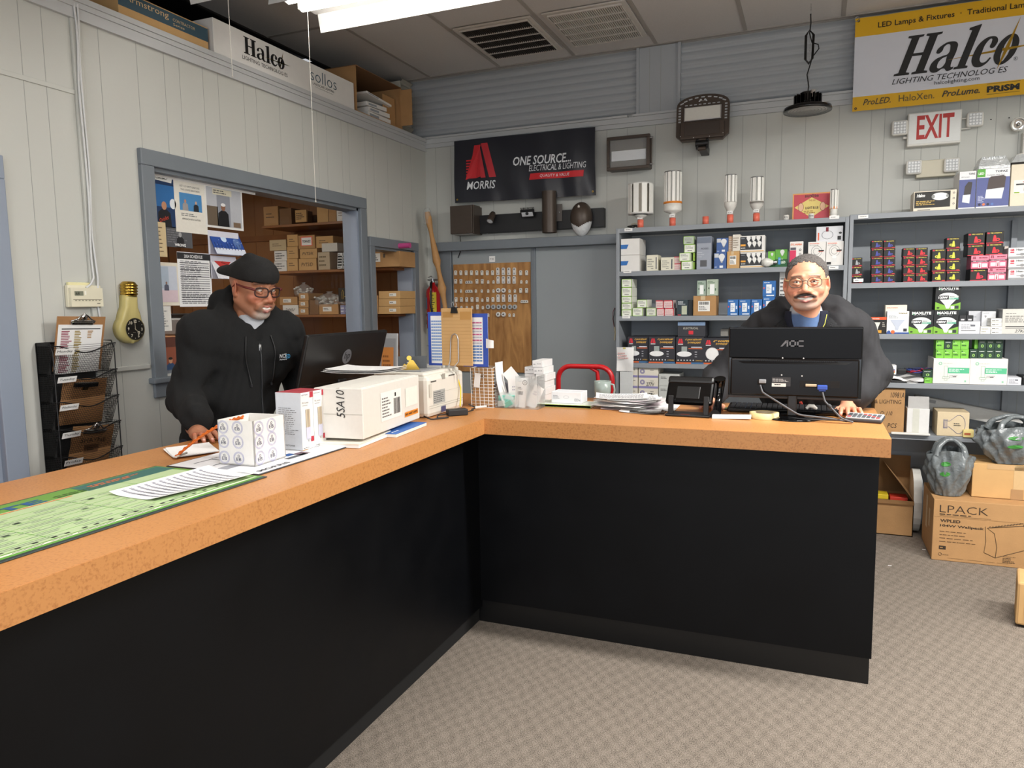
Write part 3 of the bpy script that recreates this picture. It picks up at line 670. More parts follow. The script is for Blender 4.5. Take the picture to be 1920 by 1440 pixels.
def P4(pts,k):g.add([(a*w_,c*h_,.001)for a,c in pts],[tuple(range(len(pts)))],k)
n0=0
P4([(.135,.40),(.205,.90),(.165,.90+.0),(.085,.36)][::-1],'#d3272f')
P4([(.11,.38),(.155,.90),(.195,.90),(.165,.38)][::-1],'#d3272f')
P4([(.165,.38),(.195,.86),(.235,.38),(.21,.38),(.195,.40)][::-1],'#c62029')
P4([(.205,.92),(.255,.92),(.31,.38),(.26,.38)][::-1],'#c8303a')
P4([(.165,.60),(.195,.90),(.235,.38),(.20,.38)][::-1],'#c8303a')
for i in range(7):P4([(.09,.385+i*.045),(.09,.41+i*.045),(.125+i*.004,.41+i*.045),(.125,.385+i*.045)][::-1],'#d3272f')
g.tx('MORRIS',.095*w_,.20*h_,w=.21*w_,h=.13*h_,k='#eceff2',z=.001,bold=.012,shear=.18)
g.tx('ONE SOURCE...',.44*w_,.52*h_,w=.40*w_,h=.14*h_,k='#eceff2',z=.001,bold=.02,shear=.2)
g.tx('ELECTRICAL & LIGHTING',.55*w_,.42*h_,w=.39*w_,h=.09*h_,k='#eceff2',z=.001,shear=.2)
[P4([(.55+.037*i,.29),(.56+.0365*i,.385),(.56+.0365*(i+1),.385),(.55+.037*(i+1),.29)][::-1],'#d3272f')for i in range(10)]
g.tx('QUALITY & VALUE',.63*w_,.31*h_,w=.20*w_,h=.05*h_,k='#eceff2',z=.004,shear=.2)
onb(g,0);b.merge(g).obj('banner_cloth',t)
g=B()
for(u,v)in((.02,.05),(.98,.06)):p=bpt(u,v);g.ring(p[0],p[1],.003,.007,'brass',z=p[2]+.002,n=12)
g.obj('grommet',t)
x,z,w,h=rectY(862,388,1130,432,YB-.09)
t=empty('mounting_bar',fronty(x,YB-.0015,z),label='black metal mounting bar carrying sample outdoor fixtures below the navy banner',category='bar')
b=B();b.box(0,0,0,w,h*.80,.06,mat('bar_black','#1a1b1e',.45,var=.05).name,.003);b.obj('bar_body',t)
g=B()
for u in(.18,.36,.55):g.cyl((w*u,-.006,.03),(w*u,.006,.03),.005,k='steel',n=8)
g.obj('screw',t);TB=t.matrix_world.copy();bw,bh=w,h*.80
def local(px,py,Y):p=onY(px,py,Y);q=TB.inverted()@p;return q
x,z,w,h=rectY(843,385,884,438,YB-.2)
t=empty('wall_pack_light',fronty(x,YB-.0015,z),label='square bronze wall fixture at the left end of the mounting bar',category='light')
b=B();b.box(0,0,.0,w,h,.19,'bronze',.003);b.obj('housing',t)
g=B();g.box(w-.006,-.003,.05,.012,h+.006,.12,'bronze',.002);g.box(.01,-.004,.01,w-.02,.004,.15,'#c9c9c4');g.obj('side_lens',t)
p0=onY(858,438,YB-.1);p1=onY(862,478,YB-.1)
b=B();b.tube([Vector((0,0,0)),(.004,0,-.05),(.006,0,-.12),(-.008,.0,-.16),(-.03,.02,-.185)],.0035,'gloss_black',n=6);b.obj('black_cable',mw=xyz(p0 .x,YB-.06,p0 .z),label='short black cable hanging below the square bronze fixture over the door header',category='cable')
q=local(921,405,YB-.12)
t=empty('spot_light',TB@xyz(q.x,q.y,.06),label='small finned bronze bullet spotlight with round LED face on the bar',category='light')
b=B();b.T=rx(.95)@ry(-.1);b.lathe([(0,-.035),(.018,-.034),(.021,0),(.0235,.03),(.027,.045),(.027,.052),(.024,.052)],'bronze',n=24);
for i in range(10):b.T=rx(.95)@ry(-.1)@rz(i*PI/5);b.box(.018,-.0015,-.02,.006,.003,.05,'bronze')
b.T=Matrix.Identity(4);b.v=[(x,y,z+.045)for x,y,z in b.v];b.cyl((0,0,0),(0,.005,.045),.007,k='bronze');b.obj('housing',t)
g=B();g.T=xyz(0,0,.045)@rx(.95)@ry(-.1);g.cyl((0,0,.048),(0,0,.051),.024,k='#c9ced3',n=24)
for i in range(6):g.ell(.013*math.cos(i*PI/3),.013*math.sin(i*PI/3),.0045,.0045,'#f6f8fa',z=.0517,n=10)
g.ell(0,0,.0045,.0045,'#f6f8fa',z=.0517,n=10);g.obj('lens',t)
q=local(988,400,YB-.12)
t=empty('flood_light',TB@xyz(q.x,q.y,.06),label='small black slim flood light tilted down on the bar, beside the bullet spotlight',category='light')
b=B();b.T=xyz(0,0,.05)@rx(.55);b.box(-.055,-.028,-.015,.11,.056,.018,'bar_black',.004)
for i in range(11):b.box(-.052+i*.0102,.01,-.022,.003,.03,.008,'bar_black')
b.T=Matrix.Identity(4);b.cyl((.0,-.0,-.004),(.0,-.0,.06),.012,k='bar_black');b.obj('housing',t)
g=B();g.T=xyz(0,0,.05)@rx(.55);g.rect(-.045,-.022,.09,.034,'#cfd2d6',z=.0045);g.obj('lens',t)
x,z,w,h=rectY(1015,358,1041,436,YB-.14)
t=empty('cylinder_light',fronty(x+w/2,YB-.0015,z),label='tall bronze up-and-down cylinder light across the mounting bar',category='light')
b=B();b.cyl((0,0,.115),(0,h,.115),w/2,k='bronze',n=32,cap=False)
b.cyl((0,.012,.115),(0,.014,.115),w/2-.001,k='#d9dadb',n=32);b.cyl((0,h-.014,.115),(0,h-.012,.115),w/2-.001,k='dark',n=32);b.obj('housing',t)
g=B();g.box(-.03,h*.3,.06,.06,h*.36,.02,'bronze',.003);g.box(w*.28,h*.28,.062,.055,h*.42,.01,'#5d5753',.002);g.cyl((w*.5+.012,h*.5,.07),(w*.5+.012,h*.5,.076),.004,k='steel',n=8);g.obj('bracket',t)
x,z,w,h=rectY(1066,377,1106,443,YB-.16)
t=empty('wall_light',fronty(x+w/2,YB-.0015,z+h/2),label='egg-shaped bronze wall light with clear lower lens at the right of the bar',category='light')
bm=bmesh.new();bmesh.ops.create_uvsphere(bm,u_segments=72,v_segments=56,radius=1)
def eggf(v):
 yy=v.z;tt=(yy+1)/2;wd=math.sqrt(max(0,1-yy*yy))*(1+.12*yy)
 return(v.x,yy)
for v in bm.verts:
 X_,Y_,Z_=v.co.x,v.co.z,-v.co.y;k=1+.10*Y_
 v.co=Vector((X_*k*w/2,Y_*h/2,Z_*.085*(1+.05*Y_)+.10))
low=[f for f in bm.faces if f.calc_center_median().y<-h*.21+abs(f.calc_center_median().x)*.55-.008 and f.calc_center_median().z>.09]
bm2=bm.copy();bm2 .faces.ensure_lookup_table();ids={f.index for f in low}
bm.faces.index_update();bm2 .faces.index_update()
bmesh.ops.delete(bm,geom=low,context='FACES');bmesh.ops.delete(bm2,geom=[f for f in bm2 .faces if f.index not in ids],context='FACES')
b=B();b.bm(bm,'bronze',True);b.box(-.05,-.06,.06,.1,.12,.03,'bronze');b.obj('housing',t)
for v in bm2 .verts:v.co*=.985
g=B();g.bm(bm2,mat('lens_white','#dfe2e4',.12,var=.1,scale=50,bump=.3,bscale=80).name,True);g.obj('lens',t)
g=B();g.ell(0,h*.34,.008,.012,'#c9c4bc',z=.168,n=14);g.obj('sensor',t)
x,z,w,h=rectY(1135,252,1216,316,YB-.15)
t=empty('wall_pack_light',fronty(x,YB-.0015,z),label='large bronze wall pack flood with clear glass front, right of the navy banner',category='light')
b=B();e=.022;D=.15;ZT=.06
def frame(b,w,h,z0,z1,e,k):
 b.box(0,0,z0,w,e,z1-z0,k,.003);b.box(0,h-e,z0,w,e,z1-z0,k,.003);b.box(0,e,z0,e,h-2*e,z1-z0,k,.002);b.box(w-e,e,z0,e,h-2*e,z1-z0,k,.002)
b.box(0.004,.004,0,w-.008,h-.008,.09,'bronze',.008);frame(b,w,h,.085,.115,e,'bronze');
for yy in(.02,h-.035):b.cyl((w-.01,yy+.008,.1),(w+.022,yy+.008,.1),.006,k='steel',n=10)
b.box(w,.02,.07,.01,h-.05,.02,'bronze',.002);b.obj('housing',t)
g=B();g.rect(e,e,w-2*e,h-2*e,'#8f8c88',z=.0905);g.box(e+.01,e+.045,.0905,w-2*e-.02,.07,.004,'#f2f4f6');g.obj('reflector',t)
g=B();a=e;q0=[(a,a),(w-a,a),(w-a,h-a),(a,h-a)];q1=[(a+.012,a+.018),(w-a-.012,a+.018),(w-a-.012,h-a-.006),(a+.012,h-a-.006)]
g.add([(x_,y_,.112)for x_,y_ in q0]+[(x_,y_,z_)for(x_,y_),z_ in zip(q1,(.128,.128,.15,.15))],[(0,1,5,4),(1,2,6,5),(2,3,7,6),(3,0,4,7),(4,5,6,7)],mat('glass_front','#dfe3e6',.08,var=0,trans=.9,ior=1.1,alpha=.45).name);g.obj('glass_cover',t)
x,z,w,h=rectY(1266,172,1366,262,YB-.22)
t=empty('area_light',fronty(x,YB-.0015,z)@xyz(0,0,.16)@rx(-.12),label='large bronze LED street light with arched vented head, on the back wall',category='light')
out=[(0,h*.12),(.0,h*.75)]+[(w/2-w/2*math.cos(a),h*.75+h*.25*math.sin(a)**.8)for a in[PI*i/14 for i in range(1,14)]]+[(w,h*.75),(w,h*.12),(w-.02,.02),(w-.04,0),(.04,0),(.02,.02)]
b=B();b.prism(out[::-1],0,.03,'bronze');b.box(.03,.01,.03,w-.06,h*.36,.018,'bronze',.006);b.box(.06,.03,.048,w-.12,h*.26,.004,'#3d332c',.002)
AH=b
g=B();g.box(.05,h*.43,.03,w-.1,h*.30,.012,'steel',.003);g.box(.058,h*.445,.040,w-.116,h*.27,.004,'#dcdad2',.001);g.obj('led_panel',t)
for sx in(0,1):
 for i in range(6):
  pass
g=B()
for i in range(9):
 a=PI*(.14+.72*i/8);xx=w/2-w*.44*math.cos(a);yy=h*.75+h*.19*math.sin(a);g.T=xyz(xx,yy,0)@rz(-(a-PI/2)*.35);g.rect(-.012,-.004,.024,.008,'#b9bdc0',z=.0306)
g.T=Matrix.Identity(4)
for i in range(8):g.rect(w*.16+i*w*.087,h*.775,.018,.006,'#b9bdc0',z=.0306)
for sx in(.014,w-.030):
 for i in range(6):g.rect(sx,h*.42+i*h*.062,.016,.010,'#a9adb0',z=.0306)
for s in(-1,1):g.add([(w/2+s*.003,h*.84,.031),(w/2+s*.010,h*.90,.031),(w/2+s*.018,h*.90,.031),(w/2+s*.030,h*.84,.031),(w/2+s*.020,h*.84,.031),(w/2+s*.012,h*.87,.031)][::s],[(0,1,2,3,4,5)],'#c9ccce')
for xx,yy in((.035,.03),(w-.035,.03),(w*.35,.015),(w*.65,.015)):g.ell(xx,yy,.003,.003,'#d5d5d5',z=.0505,n=8)
AH.merge(g).obj('housing',t)
g=B();g.cyl((w*.38,-.02,.02),(w*.62,-.02,.02),.022,k='black_plastic',n=18);g.box(w*.39,-.06,.005,w*.05,.07,.03,'black_plastic',.004);g.box(w*.58,-.06,.005,w*.05,.07,.03,'black_plastic',.004);g.cyl((w*.43,-.055,.02),(w*.58,-.055,.02),.014,k='bronze',n=16);g.box(w*.42,-.05,-.16,w*.16,.05,.17,'black_plastic',.004);g.obj('mounting_knuckle',t)
hp=onY(1514,205,5.035)
HB=empty('high_bay_lamp',xyz(*hp),label='round black high-bay lamp hanging by a chain from the ceiling',category='lamp')
RR=(onY(1561,208,5.035)-onY(1469,208,5.035)).length/2
tilt=Matrix.Identity(4)
b=B();b.lathe([(RR*.80,-.008),(RR*.99,-.014),(RR,-.004),(RR*.97,.01),(RR*.6,.028),(RR*.52,.03),(RR*.50,.04),(RR*.42,.045),(.0,.05)],'gloss_black',n=40);b.obj('housing',HB)
b=B()
for i in range(18):
 b.T=rz(i*PI/9);b.box(.03,-.002,.03,RR*.36,.004,.055,'gloss_black')
b.T=Matrix.Identity(4);b.cyl((0,0,.03),(0,0,.10),.042,k='gloss_black',n=20);b.cyl((.03,-.035,.06),(.03,-.035,.102),.018,k='chrome',n=14);b.obj('heat_sink',HB)
lens=mat('bay_lens','#c9c9c6',.25,var=.08,scale=40)
b=B();b.lathe([(0,-.004),(RR*.82,-.008),(RR*.82,-.004)],'bay_lens',n=40)
for i in range(5):b.ring(0,0,RR*(.15+.14*i),RR*(.19+.14*i),'#8f9090',z=-.0085,n=36)
b.obj('lens',HB)
g=B();top=Vector((-.069+.0-hp.x,0,3.272-hp.z));n=30
for i in range(n):
 c=Vector((0,0,.11)).lerp(top,(i+.5)/n);L_=(top-Vector((0,0,.11))).length/n
 g.T=xyz(*c)@rz(i*PI/2);g.tube([(.004*math.cos(a),0,L_*.62*math.sin(a))for a in[2*PI*k/8 for k in range(8)]],.0011,'steel',n=5,closed=True)
g.T=Matrix.Identity(4);g.tube([(0,0,.085),(.014,0,.1),(.0,0,.125),(-.014,0,.1),(0,0,.085)],.0025,'steel',n=6);g.obj('chain',HB)
g=B();pts=[(.0,-.01,.09),(.004,-.02,.13),(-.008,-.02,.2),(.012,-.02,.27)]
zt=top.z;zc0,zc1=.27,.46
for k in range(3):
 w0=.016+.004*k
 pts+=[(w0,-.02-.004*k,zc0+.02),(w0+.003,-.02,zc1-.03),(0,-.022,zc1),(-w0,-.02,zc1-.03),(-w0,-.02-.004*k,zc0+.02),(0,-.02,zc0-.005*k)]
pts+=[(.02,-.02,.3),(.055,-.02,.345),(.05,-.02,.37),(.015,-.02,.385),(0,-.02,.44),(.006,-.012,.5),(top.x*.8,-.01,zt-.06)]
g.tube(pts,.0035,'gloss_black',n=7);g.obj('power_cord',HB)
y=YB-.08
TL,TR,BL,BR=onY(1604,36,y),onY(1920,4,y),onY(1599,210,y),onY(1920,190,y)
w_=1.25;h_=TL.z-BL.z
t=empty('vinyl_banner',fronty(TL.x,y,BL.z),label='yellow and white vinyl banner with big black wordmark above the EXIT sign',category='banner')
mat('banner_white','#d9dbe4',.3,var=.01);mat('banner_yellow','#e2b020',.3,var=.05,scale=4)
def bp2(u,v):return(u*w_,v*h_,.006+.004*math.sin(u*40)*abs(v-.5)**2*4*math.exp(-u*3)+.003*math.sin(u*11+v*3))
b=B()
for v0,v1,k in((0,.155,'banner_yellow'),(.155,.80,'banner_white'),(.80,1,'banner_yellow')):
 b.sheet(lambda u,v:bp2(u,v0+(v1-v0)*v),50,4,k)
b.sheet(lambda u,v:tuple(Vector(bp2(1-u,v))-Vector((0,0,.001))),30,6,'banner_white')
X=lambda px:onY(px,110,y).x-TL.x
g=B();K='#1d1b1a'
halco(g,X(1676),.245*h_+.05,X(1898)-X(1676),h_*.43,shear=.34,k=K,z=.001)
g.tx('LIGHTING TECHNOLOG ES',X(1674),.245*h_,w=X(1890)-X(1674),h=.058*h_,k=K,z=.001,shear=.3)
g.tx('R',X(1902),.36*h_,h=.012,k=K,z=.001);g.ring(X(1904),.36*h_+.006,.0095,.011,K,z=.001,n=16)
g.tx('halcolighting.com',X(1754),.185*h_,w=X(1838)-X(1754),h=.05*h_,k=K,z=.001)
g.tx('LED Lamps & Fixtures  ·  Traditional Lamps & Ballasts',X(1644),.855*h_,w=X(1920)-X(1644)+.22,h=.075*h_,k='#2a2110',z=.001,bold=.012)
g.tx('ProLED.',X(1621),.055*h_,w=X(1673)-X(1621),h=.065*h_,k='#3d3a30',z=.001,shear=.3,bold=.01)
g.tx('HaloXen.',X(1688),.055*h_,w=X(1755)-X(1688),h=.07*h_,k='#5a5238',z=.001)
g.tx('ProLume.',X(1769),.06*h_,w=X(1840)-X(1769),h=.065*h_,k='#3d3a30',z=.001,shear=.3,bold=.02)
g.tx('PRiSM',X(1853),.055*h_,w=X(1914)-X(1853),h=.065*h_,k='#22201c',z=.001,bold=.045)
for yy in(.035,.04+.1):g.rect(X(1853),yy*h_,X(1915)-X(1853),.002,'#22201c',z=.001)
onb_=g.v;g.v=[(a,c,z_+bp2(a/w_,c/h_)[2]+.0015)for a,c,z_ in onb_];b.merge(g).obj('banner_cloth',t)
g=B()
for a,c in((.015,.97),(.015,.03)):p=bp2(a,c);g.ring(p[0],p[1],.003,.008,'#2a2a20',z=p[2]+.002,n=10)
p=bp2(.012,.985);g.tube([(p[0]-.02,p[1]+.02*math.sin(a),.02)if 0 else(p[0]-.006+.014*math.cos(a),p[1]+.004+.014*math.sin(a),.01)for a in[2*PI*i/14 for i in range(14)]],.002,'steel',n=6,closed=True);g.obj('grommet',t)
mat('led_cell','#c6c9cb',.15,var=.3,scale=120,bump=.6,bscale=150)
def lamphead(w,h,parent,mw,name='lamp_head'):
 g=B();g.T=mw;g.box(-w/2,-h/2,0,w,h,.03,'white_plastic',.012);hd=g.obj(name,parent)
 g=B();g.T=mw;g.rect(-w*.38,-h*.4,w*.76,h*.8,'led_cell',z=.0308)
 for i in range(4):
  for j in range(4):g.ell(-w*.285+w*.19*i,-h*.3+h*.2*j,w*.07,h*.075,'#eef0f1',z=.0316,n=10)
 g.obj('lens',hd)
x,z,w,h=rectY(1702,208,1803,271,YB-.06)
t=empty('exit_sign',fronty(x,YB-.0015,z),label='white EXIT sign with red letters and two square lamp heads',category='sign')
b=B();b.box(0,0,0,w,h,.055,'white_plastic',.006);b.box(.006,.012,.05,w-.012,h-.018,.008,'#e6e8e6',.002)
b.tx('EXIT',w*.17,h*.19,w=w*.69,h=h*.71,k='#b8332f',z=.0588,bold=.022,res=4);b.obj('sign_body',t)
p=onY(1688,238,YB-.08);lamphead(.092,.092,t,xyz(p.x-x,p.z-z,.03));p=onY(1830,222,YB-.08);lamphead(.09,.088,t,xyz(p.x-x,p.z-z,.035))
g=B()
for yy in(h*.42,h*.72):g.cyl((w-.005,yy,.03),(w+.05,yy,.04),.004,k='white_plastic',n=8)
g.cyl((-.02,h*.3,.03),(.01,h*.3,.03),.008,k='white_plastic');g.obj('arm',t)
x,z,w,h=rectY(1722,299,1789,331,YB-.05)
t=empty('emergency_light',fronty(x,YB-.0015,z),label='beige emergency light with two square lamp heads, below the EXIT sign',category='light')
b=B();b.box(-.01,0,0,w+.02,h,.05,mat('beige_plastic','#cfc9b4',.5,var=.02).name,.004);b.obj('sign_body' if 0 else 'light_body',t)
p=onY(1714,313,YB-.08);lamphead(.09,.088,t,xyz(p.x-x,p.z-z,.045));p=onY(1785,309,YB-.08);lamphead(.088,.086,t,xyz(p.x-x,p.z-z,.05))
q=onY(1918,268,YB-.06)
t=empty('emergency_light',fronty(q.x,YB-.0015,q.z),label='white emergency light with round heads at the right edge of the photo',category='light')
b=B();b.box(0,-.09,0,.2,.16,.06,'white_plastic',.01);b.obj('light_body',t)
for dx,dy in((-.03,.115),(-.005,-.095)):
 b=B();b.T=xyz(dx,dy,.05)@rx(.3);b.lathe([(0,-.03),(.025,-.028),(.038,.0),(.04,.022),(.034,.024)],'white_plastic',n=24);hd=b.obj('lamp_head',t)
 b=B();b.T=xyz(dx,dy,.05)@rx(.3);b.lathe([(.034,.022),(.012,.012),(.008,.02),(0,.022)],'chrome',n=20);b.obj('lens',hd)
b=B()
for px,py in((1858,224),(1892,221)):q=onY(px,py,YB);b.cyl((q.x,YB-.002,q.z),(q.x,YB-.001,q.z),.004,k='dark',n=8)
st(b,'trim_9')  # flat near-black discs, the dark of open wall holes put in as colour
x,z,w,h=rectY(851,497,994,690,YB-.06);z0=.95;h=1.81-z0
def plywood():
 m=mat('plywood','#b07d47',.6,var=0);nt=m.node_tree;N=nt.nodes;L=nt.links
 tc=N.new('ShaderNodeTexCoord');mp=N.new('ShaderNodeMapping');mp.inputs['Scale'].default_value=(7,1.3,7);n=N.new('ShaderNodeTexNoise');n.inputs['Scale'].default_value=2.5;n.inputs['Detail'].default_value=6;n.inputs['Distortion'].default_value=1.2
 L.new(tc.outputs['Object'],mp.inputs[0]);L.new(mp.outputs[0],n.inputs['Vector']);cr=N.new('ShaderNodeValToRGB');e=cr.color_ramp.elements;e[0].position=.3;e[0].color=(*lin(hx('#8f6134')),1);e[1].position=.7;e[1].color=(*lin(hx('#c49257')),1)
 L.new(n.outputs['Fac'],cr.inputs[0]);L.new(cr.outputs[0],N['Principled BSDF'].inputs['Base Color'])
plywood()
t=empty('sample_board',fronty(x,YB-.036,z0),label='plywood sample board on the left door, hung with rows of lamp holders',category='board')
b=B();b.box(0,0,0,w,h,.015,'plywood',.001);b.obj('board',t)
MBD=t.matrix_world.copy()
def bl(px,py):q=onY(px,py,YB-.05);return q.x-x,q.z-z0
def socket(kind,s=1.0):
 b=B();k='white_plastic'
 if kind=='t':
  b.prism([(-.010,0),(.010,0),(.011,.03),(.008,.036),(-.008,.036),(-.011,.03)],0,.010,k);b.ell(0,.026,.004,.005,'#55565a',z=.0105,n=8);b.cyl((-.005,0,.005),(-.005,-.006,.005),.0015,k='#6a6a6a',n=5);b.cyl((.005,0,.005),(.005,-.006,.005),.0015,k='#6a6a6a',n=5)
 elif kind=='s':
  b.prism([(-.008,0),(.008,0),(.008,.02),(.004,.026),(-.004,.026),(-.008,.02)],0,.009,k);b.ell(0,.017,.003,.003,'#55565a',z=.0095,n=8)
 elif kind=='L':
  b.prism([(-.012,0),(.012,0),(.012,.05),(.007,.058),(-.007,.058),(-.012,.05)],0,.014,'white_metal');b.ell(0,.045,.006,.007,'#6c6f76',z=.0145,n=10);b.rect(-.004,.006,.008,.012,'#9a9da2',z=.0145)
 elif kind=='w':
  b.prism([(-.03,0),(.03,0),(.03,.014),(.024,.022),(-.024,.022),(-.03,.014)],0,.012,k)
  for i in(-1,0,1):b.ell(i*.018,.012,.005,.006,'#6c6f76',z=.0125,n=8)
 else:
  b.lathe([(0,0),(.019,0),(.019,.012),(.015,.016),(.010,.016),(.009,.008),(0,.008)],'white_metal' if kind=='r' else '#b9bcbd',n=20);b.v=[(a,c+.018,z)for a,c,z in b.v];b.ell(0,.018,.006,.006,'#4b4c50',z=.0165,n=10)
  b.cyl((-.006,0,.005),(-.008,-.01,.005),.0012,k='#4a4a4a',n=4);b.cyl((.006,0,.005),(.008,-.01,.005),.0012,k='#7a4a4a',n=4)
 return b.mesh('lamp_holder')
SM={k:socket(k)for k in 'tsLwrg'}
rows=[('top row',513,[(855+9.9*i,'t')for i in range(8)]+[(934.5+10.3*i,'L')for i in range(4)]+[(977,'t'),(988,'t')]),('second row',529,[(855,'t'),(865,'t'),(880,'w'),(895,'t'),(905,'t'),(916,'s'),(926,'s')]+[(935+10*i,'L')for i in range(4)]+[(978,'s'),(988,'s')]),('third row',546,[(855,'s'),(865,'s'),(880,'w'),(893,'s'),(904,'s'),(916,'s'),(926,'s'),(935,'r'),(945,'r'),(956,'s'),(966,'s'),(977,'t'),(988,'t')]),('fourth row',563,[(856+9.9*i,'t')for i in range(5)]+[(905,'s'),(915,'t'),(925,'t'),(935,'L'),(945,'L'),(957,'L'),(967,'L')]),('fifth row',577,[(856,'s'),(866,'s'),(876,'s'),(886,'s'),(896,'t'),(906,'s'),(916,'g'),(926,'g'),(936,'g'),(946,'g'),(957,'g'),(966,'g')]),('bottom row',591,[(916,'s'),(935,'r'),(945,'r'),(956,'s'),(964,'s')])]
nm={'t':'tombstone','s':'small','L':'tall','w':'wide','r':'large round','g':'grey round'}
ordn=['first','second','third','fourth','fifth','sixth','seventh','eighth','ninth','tenth','eleventh','twelfth','thirteenth','fourteenth']
for rn,py,its in rows:
 cnt_={}
 for px,k in its:
  cnt_[k]=cnt_.get(k,0)+1
  u,v=bl(px,py);o=bpy.data.objects.new('lamp_holder',SM[k]);COL.objects.link(o);o.matrix_world=MBD@xyz(u,v-.012,.0155)
  o['label']=f'white {nm[k]} lamp holder, {ordn[cnt_[k]-1]} such in the {rn} of the board'.replace('white grey','grey');o['category']='lamp holder';o['group']='lamp holders on the plywood board'
u,v=bl(984,568);o=bpy.data.objects.new('lamp_holder',SM['w']);COL.objects.link(o);o.matrix_world=MBD@xyz(u,v,.0155);o['label']='wide twin lamp holder alone at the right edge of the plywood board';o['category']='lamp holder';o['group']='lamp holders on the plywood board'
x_,z_,w2,h2=rectY(916,480,927,491,YB-.05);b=B();b.box(0,0,0,w2,h2,.001,'paper');b.tx('F10',w2*.2,h2*.35,w=w2*.55,k='#333333',z=.0015);b.obj('door_label',mw=fronty(x_,YB-.036,z_),label='small white label above the plywood sample board',category='label')
hd=onX(804,500,XL+.03)
ex=onY(803,575,YB-.13)
t=empty('fire_extinguisher',xyz(-2.86,YB-.10,1.30),label='red fire extinguisher with yellow label hanging in the corner',category='extinguisher')
b=B();b.lathe([(0,0),(.052,0),(.056,.006),(.056,.29),(.05,.315),(.03,.34),(.018,.35),(.018,.37),(0,.37)],'red_paint',n=28);b.obj('cylinder',t)
g=B();g.T=rz(-.55)
def wrap(a0,a1,z0,z1,k,r=.0568):
 g.sheet(lambda u,v:(r*math.sin(a0+(a1-a0)*u),-r*math.cos(a0+(a1-a0)*u),z0+(z1-z0)*v),8,1,k)
wrap(.5,1.5,.09,.29,'#e9d437');wrap(-.9,-.05,.16,.25,'#3f87b5');wrap(-1.3,1.5,.12,.128,'#b5b8ba',.0572)
for i in range(12):wrap(.62,.95+.35*((i*7)%5)/5,.10+i*.015,.106+i*.015,'#2a2615',.0574)
g.obj('label_band',t)
g=B();g.tube([(.0,-.02,.375),(.02,-.07,.36),(.022,-.078,.30),(.018,-.078,.2),(.03,-.072,.1)],.009,'gloss_black',n=10);g.cyl((.03,-.07,.1),(.034,-.07,.07),.013,.014,k='black_plastic');g.cyl((.034,-.07,.07),(.034,-.07,.066),.012,k='#d9d4c8');g.obj('hose',t)
g=B();g.cyl((0,0,.36),(0,0,.40),.014,k='steel');g.box(-.045,-.012,.385,.10,.02,.012,'steel',.003);g.T=xyz(.04,0,.39)@ry(.7);g.box(0,-.01,0,.09,.018,.006,'red_paint',.002);g.T=Matrix.Identity(4);g.tube([(-.03,-.02,.41),(.0,-.03,.42),(.02,-.02,.40)],.004,'steel',n=6);g.obj('valve_handle',t)
b=B();b.box(-.03,0,0,.06,.045,.03,'steel');b.obj('bracket',t).location=(0,.045,.33)
p=[onY(a,c,YB-.2)for a,c in((801,398),(808,435),(819,490),(827,530),(834,572),(840,640))]
b=B();q=[]
for i in range(len(p)-1):
 for k in range(4):q.append(p[i].lerp(p[i+1],k/4)-p[0])
rr=[.022+.005*math.sin(i*1.1)+(.008 if i in(8,13)else 0)for i in range(len(q))]
foot=p[-1]-p[0];q+=[foot,Vector((foot.x+.12,.06,-p[0].z+.03))];rr+=[.024,.024]
b.tube(q,rr,mat('branch_wood','#b98b57',.6,var=.12,scale=18,bump=.3,bscale=40).name,n=12);t=b.obj('wooden_staff',mw=xyz(*p[0]),label='long crooked tree-branch staff leaning in the corner beside the extinguisher',category='staff')
g=B();g.lathe([(.0,.035),(.02,.03),(.03,.01),(.032,-.03),(.03,-.08),(.034,-.09)],'plastic_film',n=16);g.obj('plastic_wrap',t)
for i,(r,lab)in enumerate((((787,580,806,601),'grey plate with a small black switch, in the corner above the other boxes'),((787,608,803,648),'tall grey switch box in the corner behind the printer'))):
 x,z,w,h=rectY(*r,YB-.06);b=B();b.box(0,0,0,w,h,.055,'#b4b5b0',.004);b.rect(w*.35,h*.4,w*.3,h*.28,'#222222',z=.056);b.rect(w*.2,h*.25,w*.6,h*.5,'#d0d0cb',z=.0555)if i else 0
 b.obj('switch_box',mw=fronty(x,YB-.0015,z),label=lab,category='switch',group='switch boxes')
x,z,w,h=rectY(787,650,806,700,YB-.05);b=B();b.box(0,0,0,.03,.03,.05,'#8d9092',.002);b.box(.0,-.3,0,.03,.3,.03,'#8d9092',.002);b.obj('conduit',mw=fronty(x,YB-.0015,z+h),label='grey conduit below the switch boxes in the corner',category='conduit')
p=onY(1153,590,YB-.06)
b=B();b.tube([(0,0,.05),(-.012,0,.02),(-.014,0,-.03),(-.002,0,-.1)],.0022,'#7a2230',n=5);b.tube([(.004,0,.05),(.0,0,.02),(-.01,0,-.03),(.0,0,-.1),(.004,0,-.17)],.0022,'#22252a',n=5);b.tube([(0,0,-.09),(.006,0,-.13),(0,0,-.19)],.005,'#cdbf9a',n=6)
b.obj('loose_wires',mw=xyz(p.x,YB-.07,p.z),label='short red and black wires hanging beside the left edge of the grey shelves',category='wire')
